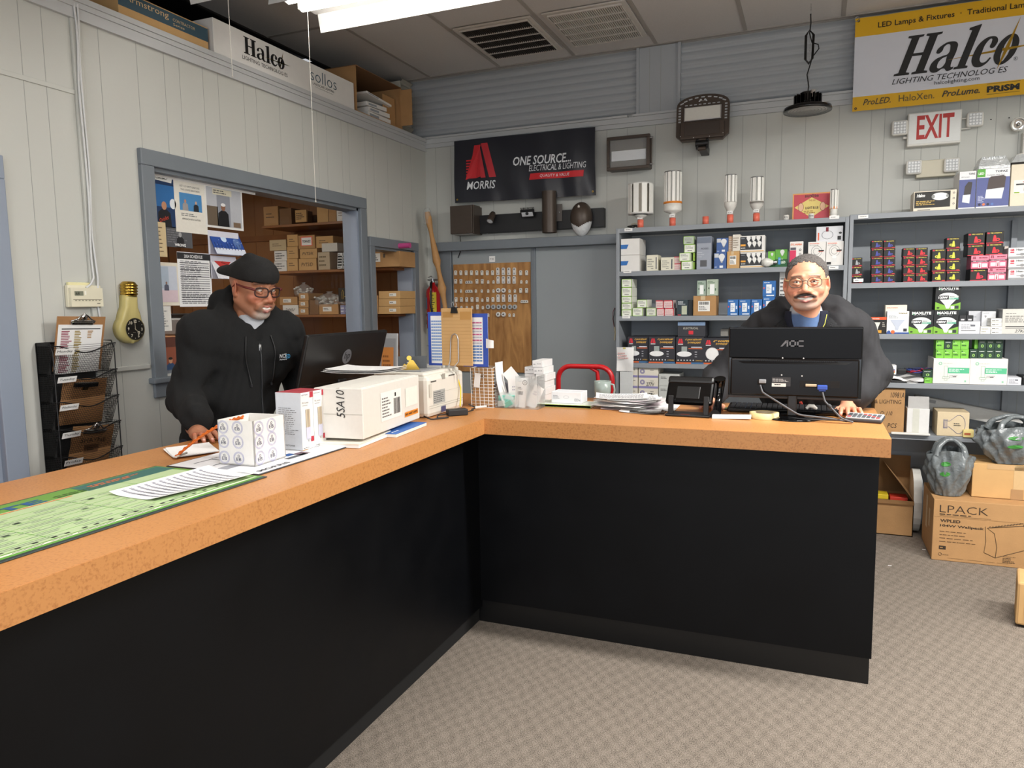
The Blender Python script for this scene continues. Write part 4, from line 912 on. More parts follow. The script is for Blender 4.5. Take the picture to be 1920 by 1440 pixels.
# == SHELVING
SF=5.03
SA=[1.993,1.700,1.394,1.070,0.66];SB=[2.003,1.587,1.276,0.978,0.662]
def shelving(x0,x1,zs,lab,posts):
 t=empty('shelving_unit',xyz(x0,SF,0),label=lab,category='shelving',group='grey shelving units')
 w=x1-x0;dpt=YB-SF-.005
 for z in zs:
  b=B();b.box(0,0.004,z-.02,w,dpt-.004,.02,'shelf_paint');b.box(0,0,z-.032,w,.012,.032,'shelf_paint',.002);b.obj('shelf_board',t)
 for xx in(0,w-.022):
  b=B();b.box(xx,-.002,0,.022,dpt,zs[0]-.003,'shelf_paint',.002);b.obj('side_panel',t)
 b=B();b.box(.022,dpt-.008,.02,w-.044,.006,zs[0]-.05,mat('shelf_back','#9a9fa4',.6,var=.02,scale=4).name if 'shelf_back' not in MATS else 'shelf_back')
 for i in range(1,int(w/.2)+1):b.box(i*.2,dpt-.0095,.02,.003,.002,zs[0]-.05,'groove')
 b.obj('back_panel',t)
 for xx in posts:b=B();b.box(xx-x0,dpt-.05,0,.03,.04,zs[0]-.05,'shelf_paint');b.obj('post',t)
 return t
shelving(-1.274,0.184,SA,'left grey shelving unit, holding lamps on top and bulb boxes',[])
shelving(0.187,2.05,SB,'right grey shelving unit behind the heavier boxes and connectors',[1.10])
def tag_(px,py,z,lab,w=.055,h=.02):
 q=onY(px,py,SF);b=B();b.box(0,0,0,w,.001,h,'paper');b.T=fronty(0,-.0003,0);b.lines(w*.15,h*.35,w*.7,h*.35,1,'#555555',z=.0003,seed=px)
 b.obj('price_tag',mw=xyz(q.x,SF-.0035,q.z),label=lab,category='tag',group='white shelf tags')
tag_(1171,434,0,'white shelf tag at the top left corner of the left shelving');tag_(1169,512,0,'white shelf tag below the tall white boxes with blue stripes');tag_(1167,597,0,'white shelf tag below the stack of small green-edged boxes')
tag_(1555,411,0,'white shelf tag under the small orange-ring lamp');tag_(1554,505,0,'white shelf tag beside the head of the man with glasses');tag_(1609,410,0,'white shelf tag at the top left corner of the right shelving');tag_(1600,529,0,'white shelf tag below the grey connector boxes')
# ---- generic printed carton: front face at depth Y, local x right, y up, z out toward the shop
def carton(rect,Y,z,d,col,draw,lab,grp=None,name='product_box',cat='box',side=None,rot=0,h=None,cap=None,flat=False):
 x,zz,w,hh=rectY(*rect,Y)
 if z is None:z=zz
 if h is not None:hh=h
 b=B();b.box(0,0,-d,w,hh,d,col,min(.0015,w*.05))
 if side:b.box(-.0003,.001,-d+.001,.0006,hh-.002,d-.002,side)
 if draw:b.T=xyz(0,0,0);draw(b,w,hh)
 mw=fronty(x,Y,z+.0006)
 if rot:mw=mw@xyz(w/2,0,0)@ry(rot)@xyz(-w/2,0,0)
 o=b.obj(name,mw=mw,label=lab,category=cat,group=grp)
 carton.top=z+hh+.001;return o
# ---- face prints
def p_wire(kc,big=False):
 def f(b,w,h):
  b.rect(0,h*.80,w,h*.14,'#1f1a16');b.rect(w*.04,h*.80,w*.14,h*.13,'#c9273a',z=.001);b.tx('WIRE CONNECTOR',w*.22,h*.82,w=w*.66,h=h*.10,k='#e6d25a',bold=.03,res=1)
  b.rect(0,0,w,h*.055,'#c9273a');b.rect(w*.72,h*.07,w*.22,h*.06,'#d8433a',z=.001)
  b.add([(w*.36,h*.16,.001),(w*.62,h*.16,.001),(w*.60,h*.30,.001),(w*.54,h*.66,.001),(w*.48,h*.70,.001),(w*.42,h*.66,.001)],[(0,1,2,3,4,5)],kc);b.ring(w*.66,h*.32,w*.05,w*.13,kc,z=.0013,n=14,sy=.8);b.ell(w*.66,h*.32,w*.05,w*.04,'#0c0c0c',z=.0014,n=10)
 return f
def p_wire_m(kc):
 g=p_wire(kc)
 def f(b,w,h):
  n0=len(b.v);g(b,w,h)
  k=n0
  for i in range(len(b.v)-44,len(b.v)):x,y,z=b.v[i];b.v[i]=(w-x,y,z)
  nf=1+14+1
  for j in range(len(b.f)-nf,len(b.f)):b.f[j]=tuple(reversed(b.f[j]))
 return f
def p_green(b,w,h):
 k='#8fc040';b.rect(0,0,w,h*.05,k);b.rect(0,h*.94,w,h*.06,k);b.rect(0,0,w*.04,h,k);b.rect(w*.95,0,w*.05,h,k)
 b.lines(w*.12,h*.45,w*.75,h*.4,3,'#9a9c94',seed=4);b.lines(w*.3,h*.15,w*.5,h*.18,1,'#4a4c44',seed=5)
def p_redw(b,w,h):b.rect(0,h*.86,w,h*.14,'#d04a55');b.lines(w*.1,h*.12,w*.8,h*.6,4,'#c88a8a',seed=2);b.rect(w*.9,0,w*.1,h,'#c9303c')
def p_text(seed=1,k='#777777',n=5,fill=.4):
 return lambda b,w,h:b.lines(w*.1,h*.15,w*.8,h*.7,n,k,seed=seed,fill=fill)
def p_blue(b,w,h):
 b.rect(w*.28,h*.22,w*.42,h*.56,'#e9eef4');b.lines(w*.1,h*.84,w*.7,h*.1,1,'#cfe0f4',seed=3);b.lines(w*.34,h*.35,w*.3,h*.3,3,'#8899aa',seed=3);b.rect(w*.05,h*.5,w*.1,h*.1,'#e05a4a');b.rect(w*.78,h*.4,w*.12,h*.2,'#cfe0f4');b.rect(w*.3,h*.05,w*.6,h*.07,'#dfe8f2')
def bulb(b,cx,cy,s,k='#e9e9e6',up=True,z=.001,kb='#b5b5b0'):
 n=14;sg=1 if up else-1;pts=[]
 for i in range(n+1):
  a=-PI*.22+(PI*1.44)*i/n;pts.append((cx+s*.5*math.cos(a),cy+sg*(s*.35+s*.5*math.sin(a)),z))
 pts+=[(cx-s*.17,cy-sg*s*.45,z),(cx+s*.17,cy-sg*s*.45,z)]
 if not up:pts=pts[::-1]
 b.poly(pts,k);b.rect(cx-s*.14,cy-sg*s*.45-(0 if not up else s*.22),s*.28,s*.22,kb,z=z)
def p_six(b,w,h):
 b.rect(0,h*.16,w*.88,h*.78,'#2c2f34');b.rect(0,h*.94,w,h*.06,'#e8e6e0');b.rect(w*.02,h*.38,w*.2,h*.11,'#e8a33a',z=.0012);b.lines(w*.03,h*.22,w*.28,h*.1,1,'#e8e8e4',z=.0012,seed=8)
 b.lines(w*.03,h*.8,w*.2,h*.08,1,'#aab0b8',z=.0012,seed=9)
 for i in range(3):bulb(b,w*(.34+.2*i),h*.78,w*.17,up=True,z=.0014);bulb(b,w*(.38+.2*i),h*.46,w*.17,up=True,z=.0018)
 b.rect(w*.02,h*.04,w*.94,h*.06,'#e0b878',z=.001)
def p_globe(b,w,h):
 b.rect(0,0,w,h,'#3f5f9a');b.rect(w*.02,h*.7,w*.35,h*.25,'#c9cdd2',z=.001);bulb(b,w*.62,h*.62,w*.5,k='#dfe0e2',up=True,z=.0014);b.rect(w*.45,h*.06,w*.28,h*.14,'#e9ecef',z=.0013);b.lines(w*.05,h*.06,w*.3,h*.1,1,'#c8d4ea',z=.0013)
def p_morris(wafer=False):
 def f(b,w,h):
  b.rect(0,0,w,h,'#2f2f36');b.rect(0,h*.0,w*.55,h*.055,'#d9683a',z=.001);b.rect(w*.55,0,w*.45,h*.055,'#3f6f9f',z=.001)
  for s in(0,1):b.add([(w*(.06+.09*s),h*.76,.0012),(w*(.13+.13*s),h*.76,.0012),(w*(.155+.06*s),h*.93,.0012),(w*(.11+.06*s),h*.93,.0012)],[(0,1,2,3)],'#d9303c')
  b.rect(w*.07,h*.71,w*.18,h*.03,'#e9e9e9',z=.0012)
  b.tx('6" WAFER' if wafer else '6" J-BOX RETROFIT',w*.33,h*.85,w=w*.6,h=h*.08,k='#e2b04a',z=.0012,bold=.04,shear=.2,res=1);b.tx('DOWNLIGHT',w*.42,h*.75,w=w*.48,h=h*.075,k='#e2b04a',z=.0012,bold=.04,shear=.2,res=1)
  b.rect(w*.55,h*.60,w*.38,h*.035,'#dfe0ea',z=.0012);b.rect(w*.45,h*.55,w*.5,h*.03,'#d9683a',z=.0012)
  if wafer:b.ell(w*.30,h*.40,w*.23,w*.23,'#e6e6e6',z=.0014,n=28);b.ell(w*.30,h*.40,w*.20,w*.20,'#f6f6f5',z=.0016,n=28)
  else:b.rect(w*.2,h*.46,w*.2,h*.18,'#9fa8a4',z=.0012);b.ell(w*.30,h*.36,w*.27,h*.10,'#f2f2f2',z=.0014,n=24)
  for i in range(6):b.ell(w*(.08+.11*i),h*.13,w*.025,w*.025,'#d9dadd',z=.0012,n=8)
  b.tx('DIMMABLE',w*.72,h*.10,w=w*.24,h=h*.045,k='#e2b04a',z=.0012,res=1)
  for i in range(3):b.rect(w*.68,h*(.25+.09*i),w*.08,h*.02,'#cfcfd4',z=.0012)
 return f
def p_max(b,w,h):
 b.rect(0,0,w,h,'#12161a');b.add([(0,0,.001),(w,0,.001),(w,h*.30,.001),(w*.62,h*.18,.001),(w*.38,h*.18,.001),(0,h*.32,.001)],[(0,1,2,3,4,5)],'#7fb83c')
 n=16;pts=[(w*.5+w*.40*math.cos(PI*i/n),h*.50+h*.20*math.sin(PI*i/n),.0014)for i in range(n+1)]+[(w*.38,h*.20,.0014),(w*.44,h*.05,.0014),(w*.56,h*.05,.0014),(w*.62,h*.20,.0014)];b.poly(pts,'#e4e6e6')
 b.tx('MAXLITE',w*.12,h*.82,w=w*.78,h=h*.115,k='#f1f3f2',z=.0014,bold=.05);b.rect(w*.12,h*.815,w*.10,h*.10,'#4fae7a',z=.0012)
 b.lines(w*.2,h*.765,w*.6,h*.03,1,'#a9adad',z=.0014,seed=6)
 b.rect(w*.09,h*.42,w*.44,h*.16,'#12161a',z=.0018);b.tx('120W',w*.12,h*.45,w=w*.38,h=h*.10,k='#f4f4f4',z=.0022,bold=.05);b.rect(w*.55,h*.50,w*.36,h*.07,'#cfd6d3',z=.0018);b.rect(w*.55,h*.42,w*.36,h*.07,'#5fae93',z=.0018)
 b.lines(w*.57,h*.515,w*.3,h*.04,1,'#30343a',z=.0022);b.lines(w*.57,h*.435,w*.3,h*.04,1,'#e8f0ee',z=.0022)
 b.ell(w*.12,h*.08,w*.06,h*.035,'#2f3a18',z=.0016,n=12);b.rect(w*.62,h*.04,w*.14,h*.11,'#dfe4e0',z=.0016);b.rect(w*.78,h*.04,w*.15,h*.13,'#30343a',z=.0016)
def p_leaf(kbg,kleaf,dark):
 def f(b,w,h):
  b.rect(0,0,w,h,kbg)
  if dark:b.lines(w*.15,h*.68,w*.65,h*.13,1,'#dfe8e0',z=.001,seed=2);b.ell(w*.5,h*.32,w*.17,h*.17,kleaf,z=.001,n=14);b.ell(w*.5,h*.32,w*.07,h*.12,kbg,z=.0014,n=8)
  else:b.rect(w*.08,h*.7,w*.16,h*.16,'#2f6a2a',z=.001);b.lines(w*.12,h*.22,w*.6,h*.34,1,'#2a5a20',seed=2);b.lines(w*.12,h*.62,w*.7,h*.08,1,'#e4f4c8',z=.001)
 return f
def p_tubebox(b,w,h):
 g='#55b98c';b.rect(w*.40,h*.42,w*.58,h*.22,g);b.lines(w*.43,h*.455,w*.5,h*.15,3,'#e8f4ee',z=.001,seed=5);b.ring(w*.19,h*.80,w*.028,w*.05,'#7fc4a0',n=14);b.lines(w*.27,h*.78,w*.36,h*.06,1,'#c9ccc6',seed=7)
 for x0,y0,x1,y1 in((.30,.26,.40,.70),(.26,.20,.44,.28),(.31,.13,.39,.20)):
  for(a,c,e,f_)in((x0,y0,x1-x0,.006),(x0,y1,x1-x0,.006),(x0,y0,.006,y1-y0),(x1,y0,.006,y1-y0)):b.rect(a*w,c*h,e*w if e!=.006 else.0012,f_*h if f_!=.006 else.0012,'#4a9a70')
 b.rect(w*.54,h*.27,w*.10,h*.035,'#333333');b.lines(w*.45,h*.24,w*.3,h*.12,2,'#aaaaaa',seed=9);b.rect(w*.86,h*.08,w*.05,h*.07,'#8fc4a8')
def p_spiral(b,w,h):
 b.tx('SYLVANIA',w*.08,h*.90,w=w*.55,h=h*.045,k='#e0603a',z=.001,bold=.03,res=1);b.tx('LED ULTRA HID',w*.08,h*.84,w=w*.5,h=h*.03,k='#555555',z=.001,res=1)
 b.ring(w*.48,h*.60,w*.29,w*.305,'#55585c',n=28,sy=1.1);b.ring(w*.48,h*.60,w*.17,w*.185,'#55585c',n=24,sy=1.1);b.rect(w*.33,h*.14,w*.3,h*.20,'#e0e0de',z=.0012);b.rect(w*.36,h*.30,w*.24,h*.12,'#efefee',z=.0013)
 b.rect(w*.60,h*.60,w*.30,h*.05,'#222222',z=.0015);b.rect(w*.60,h*.575,w*.26,h*.02,'#e0603a',z=.0015);b.rect(w*.04,h*.04,w*.26,h*.11,'#222222',z=.0013)
def p_barcode(b,w,h):b.rect(w*.22,h*.22,w*.52,h*.52,'#ecebe6');b.bars(w*.26,h*.55,w*.44,h*.15,z=.0014);b.lines(w*.26,h*.27,w*.4,h*.22,3,'#555555',z=.0014);b.rect(w*.33,h*.8,w*.2,h*.2,'#cdb690',z=.001)
# == LEFT UNIT, TOP: sample lamps
def lamp(px,x0,x1,ytop,ybase,lab,kind,n,stand,wt):
 p=onY((x0+x1)/2,ybase,SF+.10);z0=SA[0]+.0006;zt=onY((x0+x1)/2,ytop,SF+.10).z;R_=(onY(x1,ytop+20,SF+.1).x-onY(x0,ytop+20,SF+.1).x)/2
 H_=zt-z0;sh=.062 if stand else 0;pc=onY(px,ybase,SF+.10)
 t=empty('corn_lamp',xyz(pc.x,SF+.10,z0+sh),label=lab,category='lamp',group='corn lamps on the top shelf')
 hb=H_-sh
 b=B();hb0=hb*.26;
 if kind=='ring':
  b.lathe([(0,0),(.018,0),(.019,.02),(.024,.03),(R_*.98,.042),(R_*1.02,.05),(R_*1.02,hb0+.012),(R_*.9,hb0+.014),(0,hb0+.014)],'white_plastic',n=30)
 elif kind=='bowl':
  b.lathe([(0,0),(.017,0),(.019,.018),(R_*.7,.03),(R_*1.0,.05),(R_*1.1,.075),(R_*1.1,hb0+.01),(R_*.9,hb0+.014),(0,hb0+.014)],'white_plastic',n=30)
 else:
  b.lathe([(0,0),(.016,0),(.018,.01),(.04,.02),(.045,.03),(.02,.035),(0,.035)],'white_plastic',n=26)
 b.obj('lamp_base',t)
 if kind=='ring':
  g=B();g.lathe([(R_*.9,hb0+.012),(R_*1.05,hb0+.013),(R_*1.05,hb0+.026),(R_*.9,hb0+.027)],'#e0862a',n=30);g.obj('orange_ring',t)
 z1=hb0+.014 if kind!='open' else.035
 g=B();core=R_*.62 if kind=='open' else R_*.86
 g.cyl((0,0,z1),(0,0,hb-.004),core,k='#b9b9b4' if kind!='open' else '#c9c2b4',n=n)
 for i in range(n):
  a=2*PI*(i+.5)/n;g.T=rz(a);ww=2*R_*math.sin(PI/n)*.62;g.box(R_*.9,-ww/2,z1,.006,ww,hb-z1-.006,'#f3f2ec',.001)
 g.T=Matrix.Identity(4);g.lathe([(0,hb),(R_*.97,hb),(R_*.99,hb-.006),(R_*.5,hb-.008)],'white_metal' if kind=='open' else 'steel',n=30)
 if kind=='open':g.lathe([(0,z1),(R_,z1),(R_,z1+.01),(0,z1+.01)],'white_metal',n=30)
 g.obj('led_column',t)
 g=B();g.T=fronty(0,-.0215,.003);g.box(-.017,0,0,.034,.018,.001,'paper');g.tx(wt,-.013,.004,w=.026,h=.010,k='#333333',z=.0015);g.obj('watt_label',t)
 if stand:
  b=B();b.lathe([(0,0),(.021,0),(.021,.060),(0,.060)],'orange_tin' if 'orange_tin' in MATS else mat('orange_tin','#e2705a',.4,var=.03).name,n=24)
  b.obj('lamp_stand',mw=xyz(pc.x,SF+.10,z0),label='small orange cylinder stand under the '+stand,category='stand',group='orange cylinder stands')
lamp(1201,1185,1232,344,426,'wide open-sided LED corn lamp marked 115W, leftmost on the top shelf','open',9,'leftmost wide corn lamp','115W')
lamp(1261,1246,1279,322,422,'tall LED corn lamp with orange ring marked 120W, second from left','ring',12,'tall orange-ringed corn lamp','120W')
lamp(1369,1358,1380,328,416,'slim white LED corn lamp with dotted strips marked 60W, third from left','bowl',9,'slim dotted corn lamp','60W')
lamp(1418,1409,1434,332,413,'silver LED corn lamp with white bowl marked 45W, fourth from left','bowl',8,'silver bowl-based corn lamp','45W')
lamp(1563,1556,1570,355,407,'small LED corn lamp with orange ring marked 15W, rightmost','ring',8,None,'15W')
p=onY(1323,418,SF+.1);b=B();b.lathe([(0,0),(.021,0),(.021,.058),(0,.058)],'orange_tin',n=24);b.obj('lamp_stand',mw=xyz(p.x,SF+.1,SA[0]+.0006),label='small orange cylinder stand with no lamp on it, mid top shelf',category='stand',group='orange cylinder stands')
for px,s_,l_ in((1474,'9W','small white cap marked with watts, left of the red tin sign'),(1521,'30W','small white cap marked 30W in front of the red tin sign')):
 p=onY(px,410,SF+.06);b=B();b.lathe([(0,0),(.017,0),(.017,.032),(.014,.035),(0,.035)],'white_plastic',n=20);b.T=fronty(0,-.0178,.014);b.tx(s_,-.013,0,w=.026,h=.012,k='#333333',z=0);b.obj('socket_cap',mw=xyz(p.x,SF+.06,SA[0]+.0006),label=l_,category='cap',group='white socket caps')
x,z,w,h=rectY(1486,358,1558,411,SF+.16)
b=B();b.box(0,0,-.004,w,h,.004,'#e2a25e',.001);b.rect(.008,.008,w-.016,h-.016,'#c64a55');b.add([(w*.05,h*.5,.001),(w*.5,h*.12,.001),(w*.95,h*.5,.001),(w*.5,h*.84,.001)],[(0,1,2,3)],'#e6cf7a')
b.tx('sunlite',w*.32,h*.84,w=w*.36,h=h*.12,k='#4a2a22',z=.0014,bold=.02);b.tx('THE LED',w*.42,h*.70,w=w*.18,h=h*.06,k='#a02a2a',z=.0016);b.tx('LIGHT BULB',w*.34,h*.42,w=w*.34,h=h*.09,k='#4a2a22',z=.0016,bold=.03);b.lines(w*.3,h*.26,w*.4,h*.12,2,'#9a6a3a',z=.0016)
for cx in(.22,.79):b.ell(w*cx,h*.5,w*.075,h*.16,'#8a3a30',z=.0016,n=18);b.ell(w*cx,h*.5,w*.065,h*.145,'#e4b896',z=.002,n=18)
b.obj('tin_sign',mw=fronty(x,SF+.16,SA[0]+.001)@rx(-.06),label='red and yellow vintage tin light bulb sign leaning on the top shelf',category='sign')
b=B();b.tube([(0,0,.006),(.02,.03,.02),(.05,.01,.03),(.03,-.02,.015),(-.01,.0,.025),(.04,.03,.035),(.06,-.01,.01)],.005,'#2a2725',n=6);b.tube([(.01,.02,.04),(.04,.0,.045),(.06,.02,.04)],.004,'#c9bda6',n=6);q=onY(1180,420,SF+.16);b.obj('cable_coil',mw=xyz(q.x,SF+.16,SA[0]+.001),label='small coil of dark wire at the left end of the top shelf',category='cable')
# == LEFT UNIT, SHELVES
Z2,Z3,Z4,Z5=SA[1],SA[2],SA[3],SA[4];F1=SF+.02
def P(cx,cy):return(1140+cx/6.857,300+cy/6.857)
def R6(a,b_,c,d):return(*P(a,b_),*P(c,d))
def p_bs(b,w,h):b.add([(0,h*.38,.001),(w*.32,h*.38,.001),(w*.42,h*.64,.001),(0,h*.64,.001)],[(0,1,2,3)],'#2f6fb8');b.rect(0,h*.985,w,h*.015,'#b9b6b0')
carton(R6(165,1215,405,1425),F1,Z2,.2,'white_card',p_bs,'white carton with blue stripe, lower of two at the shelf left end','blue-striped white cartons');zt=carton.top
carton(R6(165,1005,405,1215),F1,zt,.2,'white_card',p_bs,'white carton with blue stripe, upper of two at the shelf left end','blue-striped white cartons')
def p_bar(b,w,h):b.lines(w*.1,h*.2,w*.6,h*.6,4,'#9a9a90',seed=3);b.rect(w*.82,h*.1,w*.08,h*.75,'#2b3548');b.lines(w*.4,h*.1,w*.35,h*.08,1,'#333333')
carton(R6(495,1215,640,1418),F1,Z2,.12,'#e4e0cc',p_bar,'cream upright box with dark bar, right of the blue-striped cartons')
carton(R6(680,1245,845,1412),F1,Z2,.12,'#e4e0cc',p_bar,'cream wide low box with blue bar, left of the green-edged boxes')
carton(R6(850,1318,940,1405),F1+.03,Z2,.1,'#e8d8d6',p_redw,'small red and white box, lower of two beside the cream box','red and white boxes');zt=carton.top
carton(R6(850,1225,940,1312),F1+.03,zt,.1,'#e8d8d6',p_redw,'small red and white box, upper of two beside the cream box','red and white boxes')
G='green-edged ballast boxes'
carton(R6(945,1290,1085,1400),F1,Z2,.14,'#eef0e4',p_green,'lime-edged white box, bottom of the stack on the second shelf',G);z1=carton.top
carton(R6(918,1183,1058,1290),F1,z1,.14,'#eef0e4',p_green,'lime-edged white box, second from the bottom and shifted left',G);z2_=carton.top
carton(R6(980,1085,1122,1190),F1+.02,z2_,.12,'#eef0e4',p_green,'lime-edged white box, third from the bottom of the second-shelf stack',G);z3_=carton.top
carton(R6(970,980,1108,1085),F1+.02,z3_,.12,'#b9c2b4',p_green,'greyish lime-edged box on top of the second-shelf stack',G)
for i in range(2):carton(R6(1092,1190,1118,1295)if i else R6(1088,1298,1114,1398),F1+.03,Z2 if not i else z1,.1,'#9cc24a',None,['lime green box standing behind the bottom lime-edged box','lime green box standing behind the second lime-edged box'][i],G)
def p_grey(b,w,h):b.rect(w*.02,h*.80,w*.96,h*.18,'#6f7888');b.rect(w*.25,h*.08,w*.45,h*.2,'#55565a');b.tx('MORRIS',w*.3,h*.60,w=w*.5,h=h*.06,k='#4a4d55',z=.0012);b.lines(w*.05,h*.35,w*.5,h*.2,3,'#bcc0c8',seed=3)
carton(R6(1140,970,1328,1390),F1,Z2,.14,'#9aa0ac',p_grey,'tall grey photo-printed box, between lime-edged and blue globe boxes')
carton(R6(1365,1180,1522,1385),F1,Z2,.10,'#3f5f9a',p_globe,'blue globe bulb box, lower of two on the second shelf','blue globe bulb boxes');zt=carton.top
carton(R6(1397,992,1545,1180),F1+.01,zt,.10,'#3f5f9a',p_globe,'blue globe bulb box, upper of two on the second shelf','blue globe bulb boxes')
carton(R6(1530,1165,1690,1385),F1,Z2,.12,'cardboard_tan',p_barcode,'small brown labelled carton beside the blue globe bulb boxes');zt=carton.top
carton(R6(1550,965,1610,1160),F1+.02,zt,.08,'#c9a98a',p_text(4,'#e9e0d0'),'narrow tan box standing on the small brown carton')
carton(R6(1602,948,1700,1160),F1,zt,.08,'#ded8cc',p_text(6,'#8a7a66'),'narrow white box standing on the small brown carton')
S6='six-bulb packs'
def Q(a,b_,c,d):return(1380+a/8,330+b_/8,1380+c/8,330+d/8)
carton((1388,1142/8+330,1434,1372/8+330),F1,Z2,.12,'white_card',p_six,'six-bulb pack with black front, lower of two',S6);zt=carton.top
carton((1388,890/8+330,1434,1140/8+330),F1,zt,.12,'white_card',p_six,'six-bulb pack with black front, upper of two',S6)
p=onY(1437,491,F1-.0);t=empty('light_bulb',xyz(p.x,F1+.0,Z2+.031),label='loose frosted round bulb lying in front of the green bulb packs',category='bulb')
b=B();b.T=ry(PI/2);b.lathe([(0,-.032),(.015,-.028),(.027,-.014),(.031,0),(.027,.016),(.017,.032),(.013,.042)],mat('frosted','#dcdcd6',.25,var=.02).name,n=28);b.obj('glass_bulb',t)
b=B();b.T=ry(PI/2);b.lathe([(.013,.042),(.013,.062),(.006,.068),(0,.07)],'steel',n=18);b.obj('screw_cap',t)
def p_gpk(b,w,h):b.rect(0,0,w,h*.45,'#1f5a30');b.rect(w*.25,h*.15,w*.2,h*.4,'#3a86c8',z=.0014);b.tx('LED',w*.5,h*.2,w=w*.35,h=h*.14,k='#e8f4e4',z=.0016,bold=.03);b.lines(w*.3,h*.42,w*.6,h*.06,1,'#e8f4e4',z=.0016);bulb(b,w*.58,h*.78,w*.36,k='#d6d9d6',z=.0018)
carton(Q(480,1095,585,1335),F1+.02,Z2,.05,'#72b843',p_gpk,'green LED bulb pack, left one of the green pair','green bulb packs')
carton(Q(588,1075,770,1340),F1+.02,Z2,.06,'#5aa038',p_gpk,'green LED bulb pack, right wider one of the green pair','green bulb packs')
def p_pink(b,w,h):b.rect(0,h*.1,w*.48,h*.55,'#d0305a');b.rect(w*.05,h*.66,w*.42,h*.10,'#55505a');b.tx('SYLVANIA',w*.06,h*.84,w=w*.85,h=h*.08,k='#e0703a',z=.0012,bold=.03);b.ring(w*.78,h*.66,w*.05,w*.09,'#333333',n=12);b.ring(w*.78,h*.5,w*.05,w*.08,'#333333',n=12)
carton(Q(805,985,1005,1360),F1,Z2,.08,'white_card',p_pink,'white bulb box with pink panel, behind the head of the man in glasses')
carton(Q(1080,978,1345,1340),F1,Z2,.12,'white_card',p_spiral,'white lamp carton with line-drawn bulb, left one beside the upright')
carton(Q(1352,965,1612,1325),F1,Z2,.12,'white_card',p_spiral,'white lamp carton with line-drawn bulb, right one against the upright');zt=carton.top
def p_side(b,w,h):b.ring(w*.42,h*.45,w*.2,w*.215,'#55585c',n=24,sy=.8);b.rect(w*.36,h*.66,w*.1,h*.28,'#7a2030',z=.0012);b.rect(w*.06,h*.1,w*.05,h*.5,'#e0603a');b.rect(w*.8,h*.1,w*.13,h*.25,'#222222');b.ell(w*.9,h*.55,w*.06,h*.07,'#3a3a3a',n=14)
carton(Q(1205,745,1605,975),F1+.02,zt,.12,'#d9dade',p_side,'white lamp carton lying sideways across the two upright ones')
def R5(a,b_,c,d):return(1140+a/5.54,500+b_/5.54,1140+c/5.54,500+d/5.54)
zz=Z3
for i,(a,c)in enumerate(((440,505),(372,440),(305,372),(210,303),(122,208))):
 carton(R5(142,a,247,c),F1,zz,.16,'#eef0e4',p_green,f'lime-edged white box, {["bottom", "second", "third", "fourth", "top"][i]} of the five at the left upright',G);zz=carton.top
carton(R5(255,420,360,505),F1,Z3,.16,'#eef0e4',p_green,'lime-edged white box right of the five-high stack, lower',G);zt=carton.top
carton(R5(303,335,405,418),F1,zt,.16,'#eef0e4',p_green,'lime-edged white box straddling the two low ones on the third shelf',G)
carton(R5(398,420,500,503),F1,Z3,.16,'#dfe0d2',p_green,'lime-edged white box left of the red-sided boxes',G)
for k,(a,c,n)in enumerate(((508,425,'lower left'),(592,425,'lower right'),(497,342,'upper left'),(582,342,'upper right'))):
 if k==2:zt=carton.top
 carton(R5(a,c,a+(80 if k%2==0 else 92),c+80),F1,Z3 if k<2 else zt,.12,'#ecd6d4',p_redw,f'small red and white box, {n} of the block of four','block of four red and white boxes')
carton(R5(720,335,828,500),F1,Z3,.12,'#2c3b42',lambda b,w,h:(b.rect(w*.42,h*.08,w*.5,h*.55,'#b9bfa8'),b.lines(w*.08,h*.68,w*.75,h*.25,3,'#dfe6e8',seed=8),b.rect(w*.05,h*.02,w*.3,h*.06,'#c02a34')),'dark teal product box, left of the brown barcode carton')
carton(R5(832,340,880,500),F1+.03,Z3,.1,'#2b2f33',None,'thin dark box between the teal box and the brown carton')
carton(R5(885,300,1120,505),F1,Z3,.16,'cardboard',p_barcode,'brown carton with barcode label under two clear packs');zt=carton.top
def p_clam(b,w,h):b.rect(w*.3,h*.1,w*.4,h*.6,'#f0f2f0');b.lines(w*.1,h*.75,w*.7,h*.15,2,'#4a6a50',seed=4);b.rect(w*.15,h*.4,w*.1,h*.1,'#3c4a40');b.rect(w*.75,h*.3,w*.1,h*.15,'#4a6a50')
carton(R5(925,140,1022,297),F1+.01,zt,.05,'#9fb0a2',p_clam,'green and white switch pack, left one on the brown carton','switch packs')
carton(R5(1025,128,1140,297),F1,zt,.05,'#aebba8',p_clam,'green and white switch pack, right one on the brown carton','switch packs')
for i,(a,c)in enumerate(((1242,1352),(1360,1480),(1487,1600))):carton(R5(a,335,c,500),F1,Z3,.1,'#2a6ab0',p_blue,f'blue switch box, {["left", "middle", "right"][i]} of the bottom row of blue boxes','blue switch boxes')
zt=carton.top
carton((1430,556,1452,590),F1,Z3,.1,'#2a6ab0',p_blue,'blue switch box at the jacket shoulder, lower of the end pair','blue switch boxes');carton((1430,526,1454,556),F1,carton.top,.1,'#2a6ab0',p_blue,'blue switch box standing high above the blue row','blue switch boxes')
carton((1461,508,1478,592),F1+.05,Z3,.1,'#dcdcd8',p_text(3,'#555555',8),'tall white box half hidden behind the head of the man in glasses')
MG='black downlight boxes'
carton(R5(205,705,420,975),F1+.02,Z4,.2,'#2f2f36',p_morris(),'black downlight box, leftmost and partly behind the taped paper',MG)
carton(R5(424,708,698,985),F1,Z4,.2,'#2f2f36',p_morris(),'black downlight box with flat disc picture, second from the left',MG)
carton(R5(707,708,995,988),F1-.005,Z4,.2,'#2f2f36',p_morris(),'black downlight box with flat disc picture, below the upside-down one',MG);zt=carton.top
